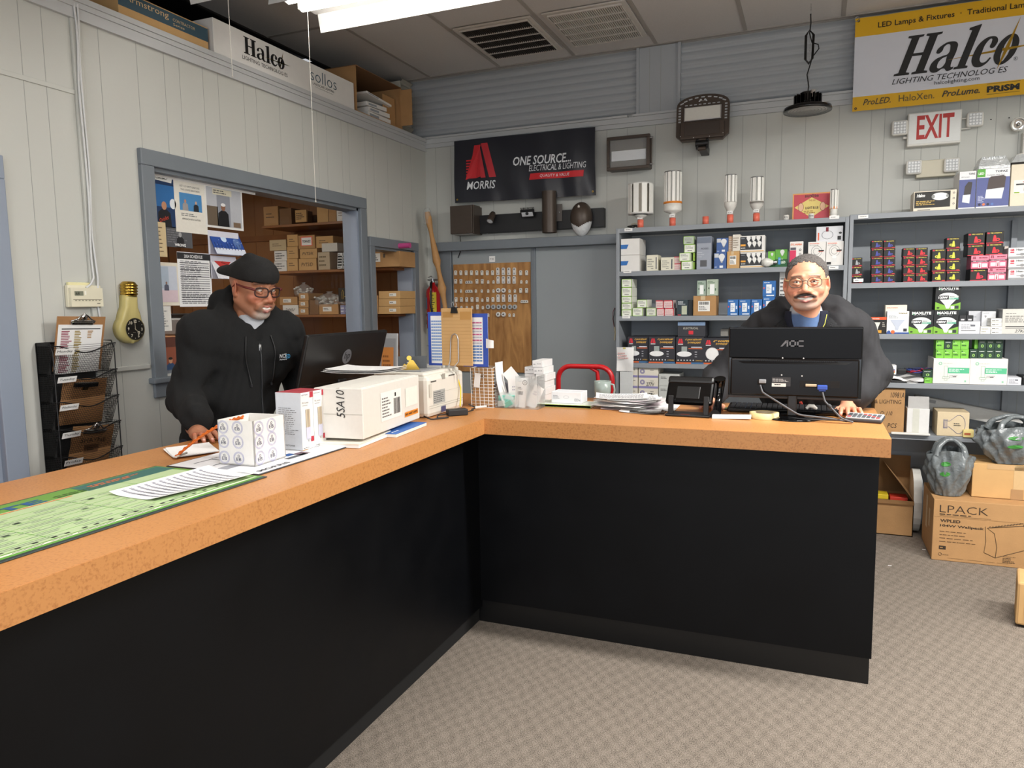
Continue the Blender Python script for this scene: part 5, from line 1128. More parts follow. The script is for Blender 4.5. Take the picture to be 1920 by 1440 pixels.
def p_up(b,w,h):b.rect(0,h*.75,w,h*.25,'#7a93b4');b.rect(w*.4,h*.15,w*.17,h*.25,'#d9303c',z=.0014);b.tx('ELECTRICAL',w*.2,h*.5,w=w*.55,h=h*.13,k='#b9b4a6',z=.0014,bold=.02,shear=.2)
carton(R5(725,552,1010,706),F1+.005,zt,.2,'#34343a',p_up,'black downlight box lying upside down on top of the row',MG)
carton(R5(995,720,1290,990),F1-.005,Z4,.2,'#2f2f36',p_morris(True),'black wafer downlight box with round white disc, beside the monitor',MG)
carton(R5(1170,640,1245,712),F1+.1,zt,.12,'#8d8a84',None,'grey box top showing above the wafer downlight box')
Z5b=.745
b=B();b.box(-1.238,SF+.005,Z5b-.02,1.39,.36,.02,'shelf_paint');o=b.obj('shelf_board');o.parent=[q for q in bpy.data.objects if q.name=='shelving_unit'][0];o.matrix_parent_inverse=o.parent.matrix_world.inverted()
PG_='purple-striped lamp cartons'
def p_pur(b,w,h):b.rect(0,0,w,h*.2,'#8d87b8');b.ring(w*.2,h*.58,w*.05,w*.13,'#9a94b0',n=16);b.lines(w*.6,h*.65,w*.3,h*.12,1,'#666666')
def p_pur277(b,w,h):p_pur(b,w,h);b.tx('277V',w*.4,h*.22,w=w*.42,h=h*.35,k='#222222',z=.0016,bold=.01,shear=.15)
for col,(a,c)in enumerate(((200,308),(318,520))):
 z_=Z5b
 for r in range(4):
  z_=max(z_,Z5b+.0)
  h_=.066+.012
  carton(R5(a,1250-r*95,c,1345-r*95),F1,z_,.2,'#e6e0d2',p_pur277 if(col and r in(1,2))else p_pur,f'cream and purple carton, {["bottom", "second", "third", "top"][r]} of the {["left", "right"][col]} pile under the downlight boxes',PG_,h=.0735);z_=carton.top
def p_wb(b,w,h):b.lines(w*.1,h*.6,w*.4,h*.2,2,'#555555');b.lines(w*.75,h*.2,w*.12,h*.6,4,'#777777')
z_=Z5b
for r in range(3):carton(R5(528,1170,735,1260),F1,z_,.2,'#c9ccc9',p_wb,f'grey-white carton, {["bottom", "middle", "top"][r]} of three beside the cream and purple cartons','grey-white cartons',h=.083);z_=carton.top
z_=Z5b
for r in range(3):carton(R5(740,1165,850,1260),F1,z_,.15,'#d6d8d6',p_text(7),f'small white carton, {["bottom", "middle", "top"][r]} of three behind the desk phone','small white cartons',h=.074);z_=carton.top
# == RIGHT UNIT, TOP
def S(a,b_,c,d):return(1580+a/5.538,280+b_/5.538,1580+c/5.538,280+d/5.538)
T1=SB[0]
def p_em(b,w,h):b.rect(w*.02,h*.16,w*.84,h*.80,'#17150f');b.tx('Halco',w*.07,h*.70,w=w*.2,h=h*.17,k='#f2f2f0',z=.0014,bold=.04,shear=.3);b.ell(w*.62,h*.70,w*.2,h*.19,'#eef0ee',z=.0014,n=28);b.ell(w*.46,h*.70,w*.04,h*.09,'#8f9290',z=.0018,n=12);b.ell(w*.79,h*.72,w*.03,h*.08,'#8f9290',z=.0018,n=12);b.lines(w*.06,h*.28,w*.45,h*.25,3,'#d9b45a',z=.0014,seed=2);[b.ring(w*.94,h*(.3+.27*i),w*.012,w*.025,'#777777',n=10)for i in range(3)];b.rect(w*.1,h*.03,w*.3,h*.05,'#888888',z=.001)
carton(S(735,462,1178,668),F1,T1,.16,'#e6dcc8',p_em,'wide black and white emergency light box at the left of the top shelf')
def p_wp(big):
 def f(b,w,h):
  b.rect(0,h*.0,w,h*.78,'#565f96');b.rect(0,0,w,h*.035,'#e9e9ea',z=.001);b.tx('TOPAZ',w*.55,h*.90,w=w*.38,h=h*.05,k='#33383f',z=.001,bold=.03)
  if big:b.rect(0,h*.8,w*.25,h*.2,'#5aa83a',z=.0012);b.tx('LED',w*.04,h*.86,w=w*.17,h=h*.06,k='#f4f6f2',z=.0016,bold=.03);b.tx('Compact Wall Pack',w*.3,h*.82,w=w*.55,h=h*.035,k='#333333',z=.0014);b.prism([(w*.32,h*.46),(w*.85,h*.46),(w*.88,h*.78),(w*.8,h*.82),(w*.42,h*.80),(w*.36,h*.74)],.0005,.0016,'#4a3e3c');b.prism([(w*.27,h*.24),(w*.78,h*.22),(w*.84,h*.50),(w*.30,h*.47)],.0005,.0022,'#dfe6ee');[b.ell(w*(.11+.13*i),h*.09,w*.045,w*.045,['#2a2a44','#e07a4a','#2a2a44','#5a78b8'][i],z=.0014,n=12)for i in range(4)];b.lines(w*.05,h*.14,w*.25,h*.18,5,'#d4daf0',z=.0014)
  else:b.tx('LED Compact',w*.1,h*.83,w=w*.5,h=h*.03,k='#333333',z=.0014);b.prism([(w*.3,h*.36),(w*.72,h*.38),(w*.78,h*.70),(w*.55,h*.72),(w*.35,h*.60)],.0005,.0016,'#3a3434');b.prism([(w*.22,h*.18),(w*.66,h*.14),(w*.7,h*.38),(w*.25,h*.37)],.0005,.0022,'#dfe6ee')
 return f
carton(S(1205,268,1378,656),F1,T1,.2,'#e9eaec',p_wp(False),'narrow blue and white wall-light box, left of the wider one')
carton(S(1388,250,1728,652),F1,T1,.22,'#e9eaec',p_wp(True),'wide blue and white wall-light box with green corner');zt=carton.top
prism_m=mat('prismatic','#cfd3d4',.08,var=.2,scale=40,bump=.8,bscale=60,metal=.3)
for(rc,lab,zq)in((S(1405,100,1735,235),'clear prismatic wall-light lens lying on the wide blue box',zt),):
 x,z,w,h=rectY(*rc,F1+.02);b=B();b.box(0,0,0,w,.18,h*.25,'prismatic',.002);n=14
 b.add([(0,0,h*.25),(w,0,h*.25),(w,.18,h*.25),(0,.18,h*.25),(w*.12,.03,h),(w*.86,.03,h),(w*.86,.15,h),(w*.12,.15,h)],[(0,1,5,4),(1,2,6,5),(2,3,7,6),(3,0,4,7),(4,5,6,7)],'prismatic')
 for i in range(n):b.box(w*.13+w*.73*i/n,.02,h*.3,w*.02,.01,h*.68,'prismatic')
 b.obj('prismatic_lens',mw=xyz(x,F1,zq),label=lab,category='lens',group='prismatic lenses')
def p_be(b,w,h):b.rect(w*.12,h*.3,w*.8,h*.32,'#f0ede2');b.lines(w*.45,h*.55,w*.4,h*.04,1,'#c8443a',z=.0014);b.rect(w*.2,h*.50,w*.7,h*.035,'#333333',z=.0013);b.rect(w*.5,h*.36,w*.16,h*.1,'#555a62',z=.0014);b.rect(w*.14,h*.31,w*.2,h*.03,'#8fb03a',z=.0014)
x,z,w,h=rectY(*S(1742,205,2020,640),F1)
carton(S(1742,205,2020,640),F1,T1,.22,'#e0d6c0',p_be,'beige carton with small label at the right frame edge');zt=carton.top
b=B();x,z,w,h=rectY(*S(1748,88,2040,195),F1+.02);b.box(0,0,0,w,.18,h*.2,'dark');b.add([(0,0,h*.2),(w,0,h*.2),(w,.18,h*.2),(0,.18,h*.2),(w*.2,.03,h),(w*.9,.03,h),(w*.9,.15,h),(w*.2,.15,h)],[(0,1,5,4),(1,2,6,5),(2,3,7,6),(3,0,4,7),(4,5,6,7)],'prismatic');b.obj('prismatic_lens',mw=xyz(x,F1,zt),label='clear prismatic lens on the beige carton at the frame edge',category='lens',group='prismatic lenses')
T2=SB[1];CG='wire connector boxes';rows5=['bottom','second from the bottom','third from the bottom','fourth from the bottom','top']
def stackc(cols,tops,bot,fn,word,n5,d=.1):
 for nme,(a,c),tp in cols:
  z_=T2;hh=None;ys=[bot]+tp
  for r in range(len(tp)):
   carton(S(a,tp[r],c,bot if r==0 else tp[r-1]),F1,z_,d,'#141210',fn,f'small black box with {word} connector picture, {rows5[r] if r < len(tp)-1 or r == 0 else "top"} of the {nme} column'.replace('the  ','the ').replace('the only column','its column'),CG,h=rectY(*S(a,tp[r],c,bot if r==0 else tp[r-1]),F1)[3]*.985);z_=carton.top
stackc([('only',(95,205),[1257,1165,1075])],None,1340,p_wire('#a9acb0'),'grey',0)
stackc([('left',(300,420),[1257,1165,1075,985,900]),('right',(427,548),[1257,1165,1075,985,900])],None,1340,p_wire('#4a4ca0'),'blue',0)
stackc([('left',(630,753),[1258,1168,1075,985]),('right',(760,885),[1258,1168,1075,985])],None,1340,p_wire('#e02a35'),'red',0)
stackc([('left',(930,1072),[1235,1120,1000]),('right',(1080,1222),[1235,1120,1000,885])],None,1340,p_wire_m('#d6d54a'),'yellow',0)
def p_pk(b,w,h):
 b.rect(0,h*.68,w,h*.32,'#e88aa0');b.tx('MORRIS',w*.45,h*.78,w=w*.48,h=h*.11,k='#8a2a44',z=.0014,bold=.04)
 for s in(0,1):b.add([(w*(.08+.09*s),h*.74,.0014),(w*(.14+.12*s),h*.74,.0014),(w*(.165+.07*s),h*.95,.0014),(w*(.12+.07*s),h*.95,.0014)],[(0,1,2,3)],'#8a2a44')
 b.rect(0,h*.52,w,h*.12,'#5a3040',z=.0012);b.tx('WIRE CONNECTORS',w*.1,h*.54,w=w*.8,h=h*.075,k='#f2d9e0',z=.0016,bold=.02,res=1);b.rect(w*.08,h*.12,w*.3,h*.28,'#f4dfe2',z=.0014);b.rect(w*.62,h*.12,w*.3,h*.28,'#f4dfe2',z=.0014);b.rect(w*.42,h*.08,w*.16,h*.38,'#f6f2f2',z=.0014);b.add([(w*.46,h*.1,.0018),(w*.54,h*.1,.0018),(w*.52,h*.42,.0018),(w*.48,h*.42,.0018)],[(0,1,2,3)],'#a8304a')
carton(S(1325,1215,1498,1335),F1,T2,.14,'#141210',p_wire('#e02a45'),'large black box with red connector picture, bottom left of the mixed stack',CG);zl=carton.top
carton(S(1508,1205,1695,1335),F1,T2,.14,'#d96a86',p_pk,'pink wire connector box, bottom right of the mixed stack','pink connector boxes');zr=carton.top
carton(S(1335,1072,1518,1208),F1-.01,zl,.14,'#d96a86',p_pk,'pink wire connector box, left one of the middle pair','pink connector boxes');zl=carton.top
carton(S(1523,1066,1706,1200),F1-.01,zr,.14,'#d96a86',p_pk,'pink wire connector box, right one of the middle pair','pink connector boxes');zr=carton.top
carton(S(1300,957,1472,1072),F1+.01,zl,.14,'#141210',p_wire('#e02a35'),'large black box with red connector picture, on the left pink box',CG);zl=carton.top
carton(S(1488,950,1668,1066),F1+.01,zr,.14,'#141210',p_wire('#e02a35'),'large black box with red connector picture, on the right pink box',CG);zr=carton.top
carton(S(1302,828,1478,950),F1+.01,zl,.14,'#141210',p_wire('#e02a35'),'large black box with red connector picture, topmost on the left',CG)
carton(S(1495,822,1675,945),F1+.01,zr,.14,'#141210',p_wire('#e02a35'),'large black box with red connector picture, topmost on the right',CG)
def p_hex(b,w,h):b.rect(0,0,w,h*.2,'#9a9b9d');b.tx('GB',w*.07,h*.68,w=w*.15,h=h*.22,k='#c8304a',z=.0012,bold=.06);b.rect(w*.07,h*.52,w*.15,h*.1,'#c8304a');b.tx('Hex-Lok',w*.3,h*.72,w=w*.5,h=h*.18,k='#222222',z=.0012,bold=.02);b.rect(w*.3,h*.34,w*.5,h*.07,'#777777');b.ell(w*.52,h*.38,w*.09,h*.13,'#8f9092',z=.0014,n=14)
z_=T2
for r,(a,c)in enumerate(((1222,1330),(1108,1218),(992,1105))):carton(S(1722,a,2000,c),F1,z_,.14,'#e4e4e2',p_hex,f'white and grey connector box, {["bottom", "middle", "top"][r]} of three at the right frame edge','white connector boxes');z_=carton.top
carton(S(1680,1000,1720,1060),F1+.12,T2,.1,'#c9beb4',None,'pale carton behind the white and grey connector boxes',h=.2)
def U(a,b_,c,d):return(1580+a/5.538,510+b_/5.538,1580+c/5.538,510+d/5.538)
T3=SB[2]
def p_gu(b,w,h):b.rect(0,h*.83,w,h*.17,'#e0582a');b.tx('SYLVANIA',w*.3,h*.86,w=w*.35,h=h*.08,k='#f4e4d8',z=.0014,bold=.03);b.rect(w*.55,h*.04,w*.22,h*.17,'#e6a53a',z=.0012);b.prism([(w*.36,h*.68),(w*.70,h*.68),(w*.60,h*.38),(w*.58,h*.22),(w*.48,h*.22),(w*.46,h*.38)],.0005,.0016,'#e9e6dc');b.lines(w*.8,h*.4,w*.16,h*.3,3,'#cfcac0',z=.0014)
carton(U(245,432,455,605),F1,T3,.1,'#1b1815',p_gu,'black and orange spot bulb box beside the jacket sleeve')
carton(U(440,318,665,612),F1+.06,T3,.1,'#e6dfcf',lambda b,w,h:b.tx('SYLVANIA',w*.08,h*.88,w=w*.5,h=h*.04,k='#e0603a',z=.0012,bold=.02),'cream carton standing behind the white flood bulb box')
def p_par(b,w,h):b.tx('TOPAZ',w*.5,h*.87,w=w*.4,h=h*.06,k='#8a7a2a',z=.0014,bold=.03);b.lines(w*.08,h*.68,w*.5,h*.16,3,'#b0b4ba',z=.0014);b.prism([(w*.15,h*.62),(w*.80,h*.62),(w*.55,h*.30),(w*.52,h*.16),(w*.40,h*.16),(w*.38,h*.30)],.0005,.0016,'#c3cbda');b.rect(0,0,w,h*.06,'#2f55a0',z=.0012);b.ell(w*.28,h*.08,w*.09,w*.09,'#e0703a',z=.0018,n=14);b.ell(w*.1,h*.08,w*.07,w*.07,'#33559a',z=.0018,n=14);b.rect(w*.74,h*.1,w*.16,h*.13,'#33373d',z=.0014)
carton(U(460,372,695,606),F1,T3,.12,'#eeeff0',p_par,'white flood bulb box with grey bulb picture, left of the green ones')
carton(U(688,368,942,612),F1,T3,.13,'#12161a',p_max,'black and green flood bulb box, left one of the bottom pair','black and green flood bulb boxes')
carton(U(947,366,1203,614),F1,T3,.13,'#12161a',p_max,'black and green flood bulb box, right one of the bottom pair','black and green flood bulb boxes');zt=carton.top
carton(U(965,108,1228,362),F1,zt,.13,'#12161a',p_max,'black and green flood bulb box on top of the pair','black and green flood bulb boxes')
def p_ship(b,w,h):b.lines(w*.12,h*.35,w*.7,h*.45,4,'#9b9da4',seed=5);b.rect(w*.12,h*.24,w*.68,h*.05,'#444444');b.rect(w*.55,h*.6,w*.22,h*.14,'#666a72')
carton(U(1205,488,1428,617),F1,T3,.12,'#dcdde2',p_ship,'white label-printed box carrying two small black boxes');zt=carton.top
for i in range(2):carton(U(1212+75*i,425,1284+75*i,486),F1+.01,zt,.07,'#26272b',lambda b,w,h:b.rect(w*.25,h*.15,w*.5,h*.25,'#d0d0d4'),f'small black box, {["left", "right"][i]} one on the white printed box','small black boxes')
carton(U(1305,385,1440,612),F1+.14,T3,.1,'#d2d3d8',p_text(4,'#a0a2aa',3,.2),'pale grey box standing behind the small black boxes')
carton(U(1443,385,1588,612),F1+.1,T3,.12,'#dfe0e2',lambda b,w,h:(b.tx('9',w*.2,h*.7,h=h*.12,k='#555555',z=.001),b.rect(w*.35,h*.2,w*.4,h*.4,'#c4c6ca'),b.lines(w*.1,h*.9,w*.7,h*.04,1,'#777777')),'pale box marked 9, behind the short white box')
carton(U(1432,542,1538,618),F1,T3,.1,'#e4e3dc',p_text(5,'#b5b2a4',2),'short plain white box in front of the pale box marked 9')
z_=T3
for r in range(4):carton(U(1541,578-40*r,1655,617-40*r),F1,z_,.1,'#ebe9e2',lambda b,w,h:(b.rect(w*.1,h*.3,w*.3,h*.2,'#555555'),b.lines(w*.45,h*.25,w*.4,h*.4,1,'#777777')),f'flat white box, {rows5[r] if r < 3 else "top"} of the four-high pile beside the wrapped carton','flat white boxes');z_=carton.top
def p_27(b,w,h):b.lines(w*.12,h*.80,w*.6,h*.05,1,'#666666');b.lines(w*.1,h*.45,w*.8,h*.3,4,'#888884',seed=6);b.rect(w*.12,h*.28,w*.8,h*.04,'#444444');b.rect(w*.12,h*.22,w*.8,h*.03,'#777777');b.tx('27K8',w*.45,h*.06,w=w*.4,h=h*.12,k='#222222',z=.001,shear=.3)
carton(U(1658,358,1960,617),F1,T3,.16,'#cfcdc6',p_27,'large wrapped white carton handwritten 27K at the right frame edge',side='#7c7d80')
T4=SB[3]
carton(U(940,897,1322,1160),F1-.01,T4,.25,'#e2dfda',p_tubebox,'white carton with green lamp drawing, left one of two','green-printed white cartons');zt=carton.top
carton(U(1320,902,1712,1172),F1-.012,T4,.25,'#e2dfda',p_tubebox,'white carton with green lamp drawing, right one of two','green-printed white cartons');zt2=carton.top
lf=p_leaf('#7cc544','#2f6a2a',False);ld=p_leaf('#1f3d2c','#9fd06a',True)
for r in range(2):
 z_=zt+(.055*r)
 for c in range(4):
  dk=(r==1 and c==1);carton(U(968+86*c,820-75*r,1050+86*c,892-75*r),F1,z_,.1,'#1f3d2c' if dk else '#7cc544',ld if dk else lf,f'small {"dark" if dk else "bright"} green bulb box, {ordn[c]} from left in the {["lower", "upper"][r]} row','small green bulb boxes',h=.0535)
for k,(a,r,l_)in enumerate(((1318,0,'lower row, leftmost of the dark ones'),(1405,0,'lower row, second dark one'),(1490,0,'lower row, third dark one'),(1575,0,'lower row, fourth dark one'),(1408,1,'upper row, left of three'),(1494,1,'upper row, middle of three'),(1580,1,'upper row, right of three'))):
 carton(U(a,825-75*r,a+82,898-75*r),F1+.003*k,zt2+.055*r,.1,'#1f3d2c',ld,f'small dark green bulb box, {l_}','small dark green bulb boxes',h=.0535)
carton(U(1368,752,1404,822),F1+.03,zt2+.055,.08,'#7cc544',None,'bright green box edge beside the upper dark green boxes',h=.0535)
carton(U(850,1082,935,1140),F1+.0,T4,.1,'#7cc544',lf,'small bright green bulb box under a dark one, beside wires','small green bulb boxes');zt=carton.top
carton(U(832,1000,935,1080),F1+.0,zt,.1,'#1f3d2c',ld,'small dark green bulb box on a bright one, beside wires','small green bulb boxes')
x,z,w,h=rectY(*U(458,1075,845,1140),F1-.02)
b=B();b.box(0,0,0,w,.2,.012,'black_plastic',.003);b.sheet(lambda u,v:(w*.01+u*w*.98,v*.2,.03+.012*math.sin(u*7+v*3)-.012*u),14,6,'paper',th=.014);b.obj('padded_envelope',mw=xyz(x,F1-.02,T4+.001),label='white padded envelope lying over a black tray on the shelf',category='envelope')
for i,a in enumerate((465,512)):carton(U(a,955+5*i,a+45,1055),F1,T4+.048,.1,'#efefee',lambda b,w,h:[b.rect(w*.35,h*(.15+.15*j),w*.35,h*.12,['#c8a030','#c84a30','#3a4a8a','#eeeeee'][j])for j in range(3)],f'slim white box with colour squares, {["left", "right"][i]} one on the envelope','slim white boxes')
b=B();r_=random.Random(4)
for k,(kc,n)in enumerate((('#b3243a',3),('#27408a',3),('#222226',3))):
 for j in range(n):
  pts=[(r_.uniform(0,.18),r_.uniform(0,.06),.006+r_.uniform(0,.035))for _ in range(9)];q=[]
  for i in range(len(pts)-1):
   for s in range(4):q.append(Vector(pts[i]).lerp(Vector(pts[i+1]),s/4))
  b.tube(q,.0022,kc,n=5)
b.box(-.04,.01,.0,.05,.04,.03,'black_plastic',.004);p=onY(1696,692,F1+.02);b.obj('wire_bundle',mw=xyz(p.x,F1,T4+.05),label='tangle of red, blue and black wires on the padded envelope',category='wire')
carton(U(1708,1095,1855,1175),F1,T4,.12,'#d7d8de',p_ship,'small white printed box, right of the green-printed cartons')
b=B();b.box(0,0,0,.2,.15,.05,'black_plastic',.006)
for i in range(5):b.tube([(.02+.03*i,.02,.05),(.03+.03*i,.03,.075),(.05+.03*i,.05,.052)],.003,'#33363b',n=5)
p=onY(1915,712,F1+.05);b.obj('black_driver',mw=xyz(p.x,F1+.03,T4+.001),label='black wired unit on the shelf at the right frame edge',category='unit')
# == LOWEST SHELF OF THE RIGHT UNIT
T5=SB[4]
def p_card(b,w,h):b.tx('10981A',w*.52,h*.80,w=w*.46,h=h*.12,k='#2a1c10',z=.001,shear=.2);b.tx('& LIGHTING',w*.0,h*.66,w=w*.88,h=h*.09,k='#2a1c10',z=.001);b.tx('Q: 110',w*.2,h*.38,w=w*.4,h=h*.11,k='#2a1c10',z=.001,shear=.2);b.tx('PCS',w*.45,h*.12,w=w*.32,h=h*.1,k='#2a1c10',z=.001,shear=.2)
carton((1640,725,1696,808),F1,T5,.3,'cardboard',p_card,'brown carton with handwriting 10981A on the lowest shelf, behind the counter end');
x,z,w,h=rectY(1700,764,1742,812,F1);t=empty('product_box',fronty(x,F1-.01,T5+.001),label='plain white open carton with lid raised, beside the handwritten carton',category='box')
b=B();b.box(0,0,-.12,w,h,.12,'#dedddb',.002);b.rect(w*.25,0,w*.3,h,'#cfcfc4',z=.0006);b.obj('box_body',t)
b=B();b.add([(w*.05,h,-.03),(w,h,-.03),(w,h+.07,-.05),(w*.07,h+.07,-.05)],[(0,1,2,3),(3,2,1,0)],'#dedddb');b.obj('box_flap',t)
def p_bulbbox(b,w,h):
 n=24;pts=[]
 for i in range(n+1):a=-PI*.72+PI*1.44*i/n;pts.append((w*.68+w*.20*math.cos(a),h*.5+h*.38*math.sin(a),.001))
 pts+=[(w*.38,h*.62,.001),(w*.20,h*.66,.001),(w*.20,h*.34,.001),(w*.38,h*.38,.001)]
 b.tube(pts+[pts[0]],.0012,'#3a4a8a',n=4,cap=False);b.lines(w*.52,h*.42,w*.3,h*.14,2,'#333333')
 for i in range(4):b.rect(w*(.2+.035*i),h*.3,w*.012,h*.4,'#3a4a8a')
carton((1757,776,1817,821),F1-.01,T5,.2,'#d6c3a0',p_bulbbox,'cream carton with blue bulb drawing on the lowest shelf')
a=onY(1716,738,F1+.29);c=onY(1925,778,F1+.27);dv=c-a;L_=dv.length+.3
mwx=Matrix.Translation(a)@Vector((1,0,0)).rotation_difference(dv).to_matrix().to_4x4()
b=B();b.box(0,-.04,-.09,L_,.08,.085,mat('fixture_grey','#c3c2bf',.4,var=.02).name,.012);b.T=fronty(0,-.0405,0);b.rect(.03,-.035,.09,.02,'#8f9092');b.rect(.035,-.032,.012,.012,'#222222',z=.001);b.obj('light_fixture',mw=mwx,label='long pale grey light fixture lying slanted at the back of the lowest shelf',category='fixture')
b=B();b.box(0,0,0,.21,.03,.012,'white_plastic',.003);p=onY(1671,822,F1-.06);b.obj('white_strip',mw=xyz(p.x,F1-.05,T5+.0015),label='flat white strip overhanging the front edge of the lowest shelf',category='strip')
carton((1806,806,1826,820),F1-.03,T5,.05,'#dccb86',lambda b,w,h:b.rect(w*.1,h*.3,w*.6,h*.3,'#b0603a'),'tiny yellow box beside the plastic bags')
# == THINGS ON THE COUNTER
CZ=CT+.0008
MATF=Matrix(((0,-1,0,0),(1,0,0,0),(0,0,1,0),(0,0,0,1)))
def onmat(x,y,z=CZ):return xyz(x,y,z)@MATF
b=B();w,h=1.10,.435;b.box(0,0,0,w,h,.0025,'#2d3a3a',.001);r=random.Random(5)
def q2(x,y,ww,hh,k,z=.0028):b.rect(x,y,ww,hh,k,z)
q2(.004,.012,w-.008,h-.02,'#6a9a42');q2(.004,.012,w-.008,.012,'#5f9a3e',.0029);q2(.01,.040,w-.03,h-.125,'#b4c99a',.0030)
q2(.004,.024,w-.02,.010,'#e2e8d0',.0031);b.lines(.05,.0255,w-.1,.007,1,'#5a5a5a',z=.0033,seed=12)
for i in range(7):q2(.03,.075+.036*i,w-.25+.02*i,.0022,'#6fae45',.0032)
for x in(.25,.48,.70,.90):q2(x,.04,.0025,h-.13,'#6fae45',.0032)
for i in range(7):b.lines(.03,.050+.036*i,w-.14,.020,2,'#8a9a80',z=.0033,seed=20+i,gap=.35)
for i in range(26):
 q2(.04+.036*i+.01*r.random(),.046,.012,.008,r.choice(['#222222','#333b30','#222222','#4a5a40']),.0036);
 if i%2:q2(.05+.036*i,.115+.036*(i%5),.016,.012,r.choice(['#4a5a48','#6a7a60','#2e3a30']),.0036)
q2(.36,.300,.10,.034,'#4a4038',.0036);q2(.30,.030,.02,.012,'#3b78c0',.0036);q2(.24,.028,.018,.012,'#e6a24a',.0036);q2(.20,.028,.016,.011,'#d0605a',.0036)
q2(.0,.338,w*.68,.006,'#e07a3a',.0034);b.tx('LITE',.50,.352,w=.19,h=.040,k='#2b5a8c',z=.0036,bold=.03);b.lines(.72,.352,.16,.028,2,'#3c5a28',z=.0036,seed=3)
q2(w-.30,.345,.29,.075,'#3a6a62',.0032);b.lines(w-.27,.370,.24,.028,2,'#e0703a',z=.0038,seed=7)
b.obj('counter_mat',mw=onmat(-1.452,.565),label='long green printed counter mat with dark edge on the left counter',category='mat')
b=B();w,h=.64,.365;b.box(0,0,0,w,h,.0025,'#33343a',.001);q2(.004,.006,w-.008,h-.012,'#eeeef0')
for(x,y,ww,hh,k)in((.05,.22,.09,.006,'#44484e'),(.05,.30,.10,.005,'#44484e'),(.12,.22,.005,.08,'#44484e'),(.10,.10,.11,.03,'#3a3d44'),(.02,.14,.08,.04,'#9a9ca4'),(.20,.055,.10,.022,'#55585e'),(.24,.09,.04,.03,'#2f62a8'),(.13,.17,.05,.016,'#b8323a'),(.27,.06,.05,.04,'#6a5460'),(.33,.10,.03,.02,'#d9a04a')):q2(x,y,ww,hh,k,.0031)
b.tx('MORRIS',.03,.02,w=.14,h=.02,k='#3a3d44',z=.0034,bold=.03);b.lines(.36,.03,.24,.28,12,'#e2e2e6',z=.003,seed=6)
b.obj('counter_mat',mw=onmat(-1.490,1.675),label='white counter mat with dark printed graphics under the white boxes',category='mat')
def paper(pts,z,lab,name='paper_sheet',cat='paper',nl=0,curl=0,seed=1,k='paper',grp=None,ink='#9a9aa6'):
 c=Vector((sum(p[0]for p in pts)/4,sum(p[1]for p in pts)/4,0));P_=[Vector((p[0],p[1],0))-c for p in pts]
 def f(u,v):
  a=P_[0].lerp(P_[1],u);d=P_[3].lerp(P_[2],u);q=a.lerp(d,v);return(q.x,q.y,.0006+curl*(abs(u-.5)*2)**4+curl*.5*(v**3))
 b=B();b.sheet(f,12,8,k,th=.0006)
 r=random.Random(seed)
 for i in range(nl):
  v0=.08+.84*i/nl;u=.06
  while u<.9:
   du=.02+.05*r.random();e=min(u+du,.93)
   b.add([tuple(Vector(f(a,v))+Vector((0,0,.0005)))for a,v in((u,v0),(e,v0),(e,v0+.35/nl),(u,v0+.35/nl))],[(0,1,2,3),(3,2,1,0)],ink);u=e+.012
 return b.obj(name,mw=xyz(c.x,c.y,z),label=lab,category=cat,group=grp)
Zp=CZ+.0035
a,d,e,f_=[onZ(*p,CZ)for p in((205,930),(290,943),(481,897),(392,882))]
paper([a,d,e,f_],CZ+.0042,'loose white handwritten sheet lying on the green counter mat',nl=12,curl=.008,seed=3)
a,d,e,f_=[onZ(*p,CZ)for p in((306,845),(326,862),(412,850),(392,834))]
for i in range(2):paper([a+Vector((0,.01*i,0)),d,e,f_],CZ+.0042+.002*i,['small white notepad sheets beside the checkered gift box, lower','top white note sheet left of the gift box'][i],curl=.002,nl=0,grp='note sheets')
for i,(p,q)in enumerate((((330,857),(331,842)),((336,855),(339,846)))):
 u,v=onZ(*p,CZ+.01),onZ(p[0]+14,p[1]-6,CZ+.01);b=B();b.cyl((0,0,0),(v-u),.0035,k='#8a8278' if i else '#c9c4b8',n=8);b.obj('pen',mw=xyz(*u),label=['short pale pen lying on the note sheets by the orange cord','short brown pen lying on the note sheets by the orange cord'][i],category='pen',group='pens on the note sheets')
n0,n1,n2=onZ(410,870,Zp),onZ(479,875,Zp),onZ(537,857,Zp)
d1=(n1-n0);d2=(n2-n1);wA,wB=d1 .length*.98,d2 .length;ang=(math.atan2(d1 .y,d1 .x)+math.atan2(d2 .y,d2 .x)-PI/2)/2
hE=onY(484,793,n1 .y).z-Zp
t=empty('gift_box',xyz(n1 .x,n1 .y,CZ+.0042)@rz(ang),label='white open-topped cube box printed with round two-letter logos',category='box')
b=B();e=.004;hw=wA;ht=hE*1.02
for(x,y,w,d)in((-hw,0,hw,e),(-hw,wB-e,hw,e),(-hw,0,e,wB),(-e,0,e,wB)):b.box(x,y,0,w,d,ht,'white_card')
b.box(-hw,0,0,hw,wB,e,'white_card');b.box(-hw+e,e,ht*.55,hw-2*e,wB-2*e,.002,'#cfcabf')
def logos(T,w):
 b.T=T;s_=w/2.6
 for r_ in range(3):
  for c in range(3):
   cx,cy=s_*(.2+c*1.05),ht*(.16+.36*r_)
   if cx+s_*.40>w:continue
   if cy+s_*.4>ht:cy=ht-s_*.42
   for k in range(3):b.ring(cx+s_*.2,cy,s_*(.30+.04*k),s_*(.315+.04*k),'#a9abd2',z=.0008,n=24)
   b.tx('EB',cx+s_*.02,cy-s_*.16,w=s_*.36,h=s_*.19,k='#3f4260',z=.001);b.ring(cx+s_*.2,cy+s_*.13,s_*.05,s_*.075,'#3f4260',z=.001,n=10)
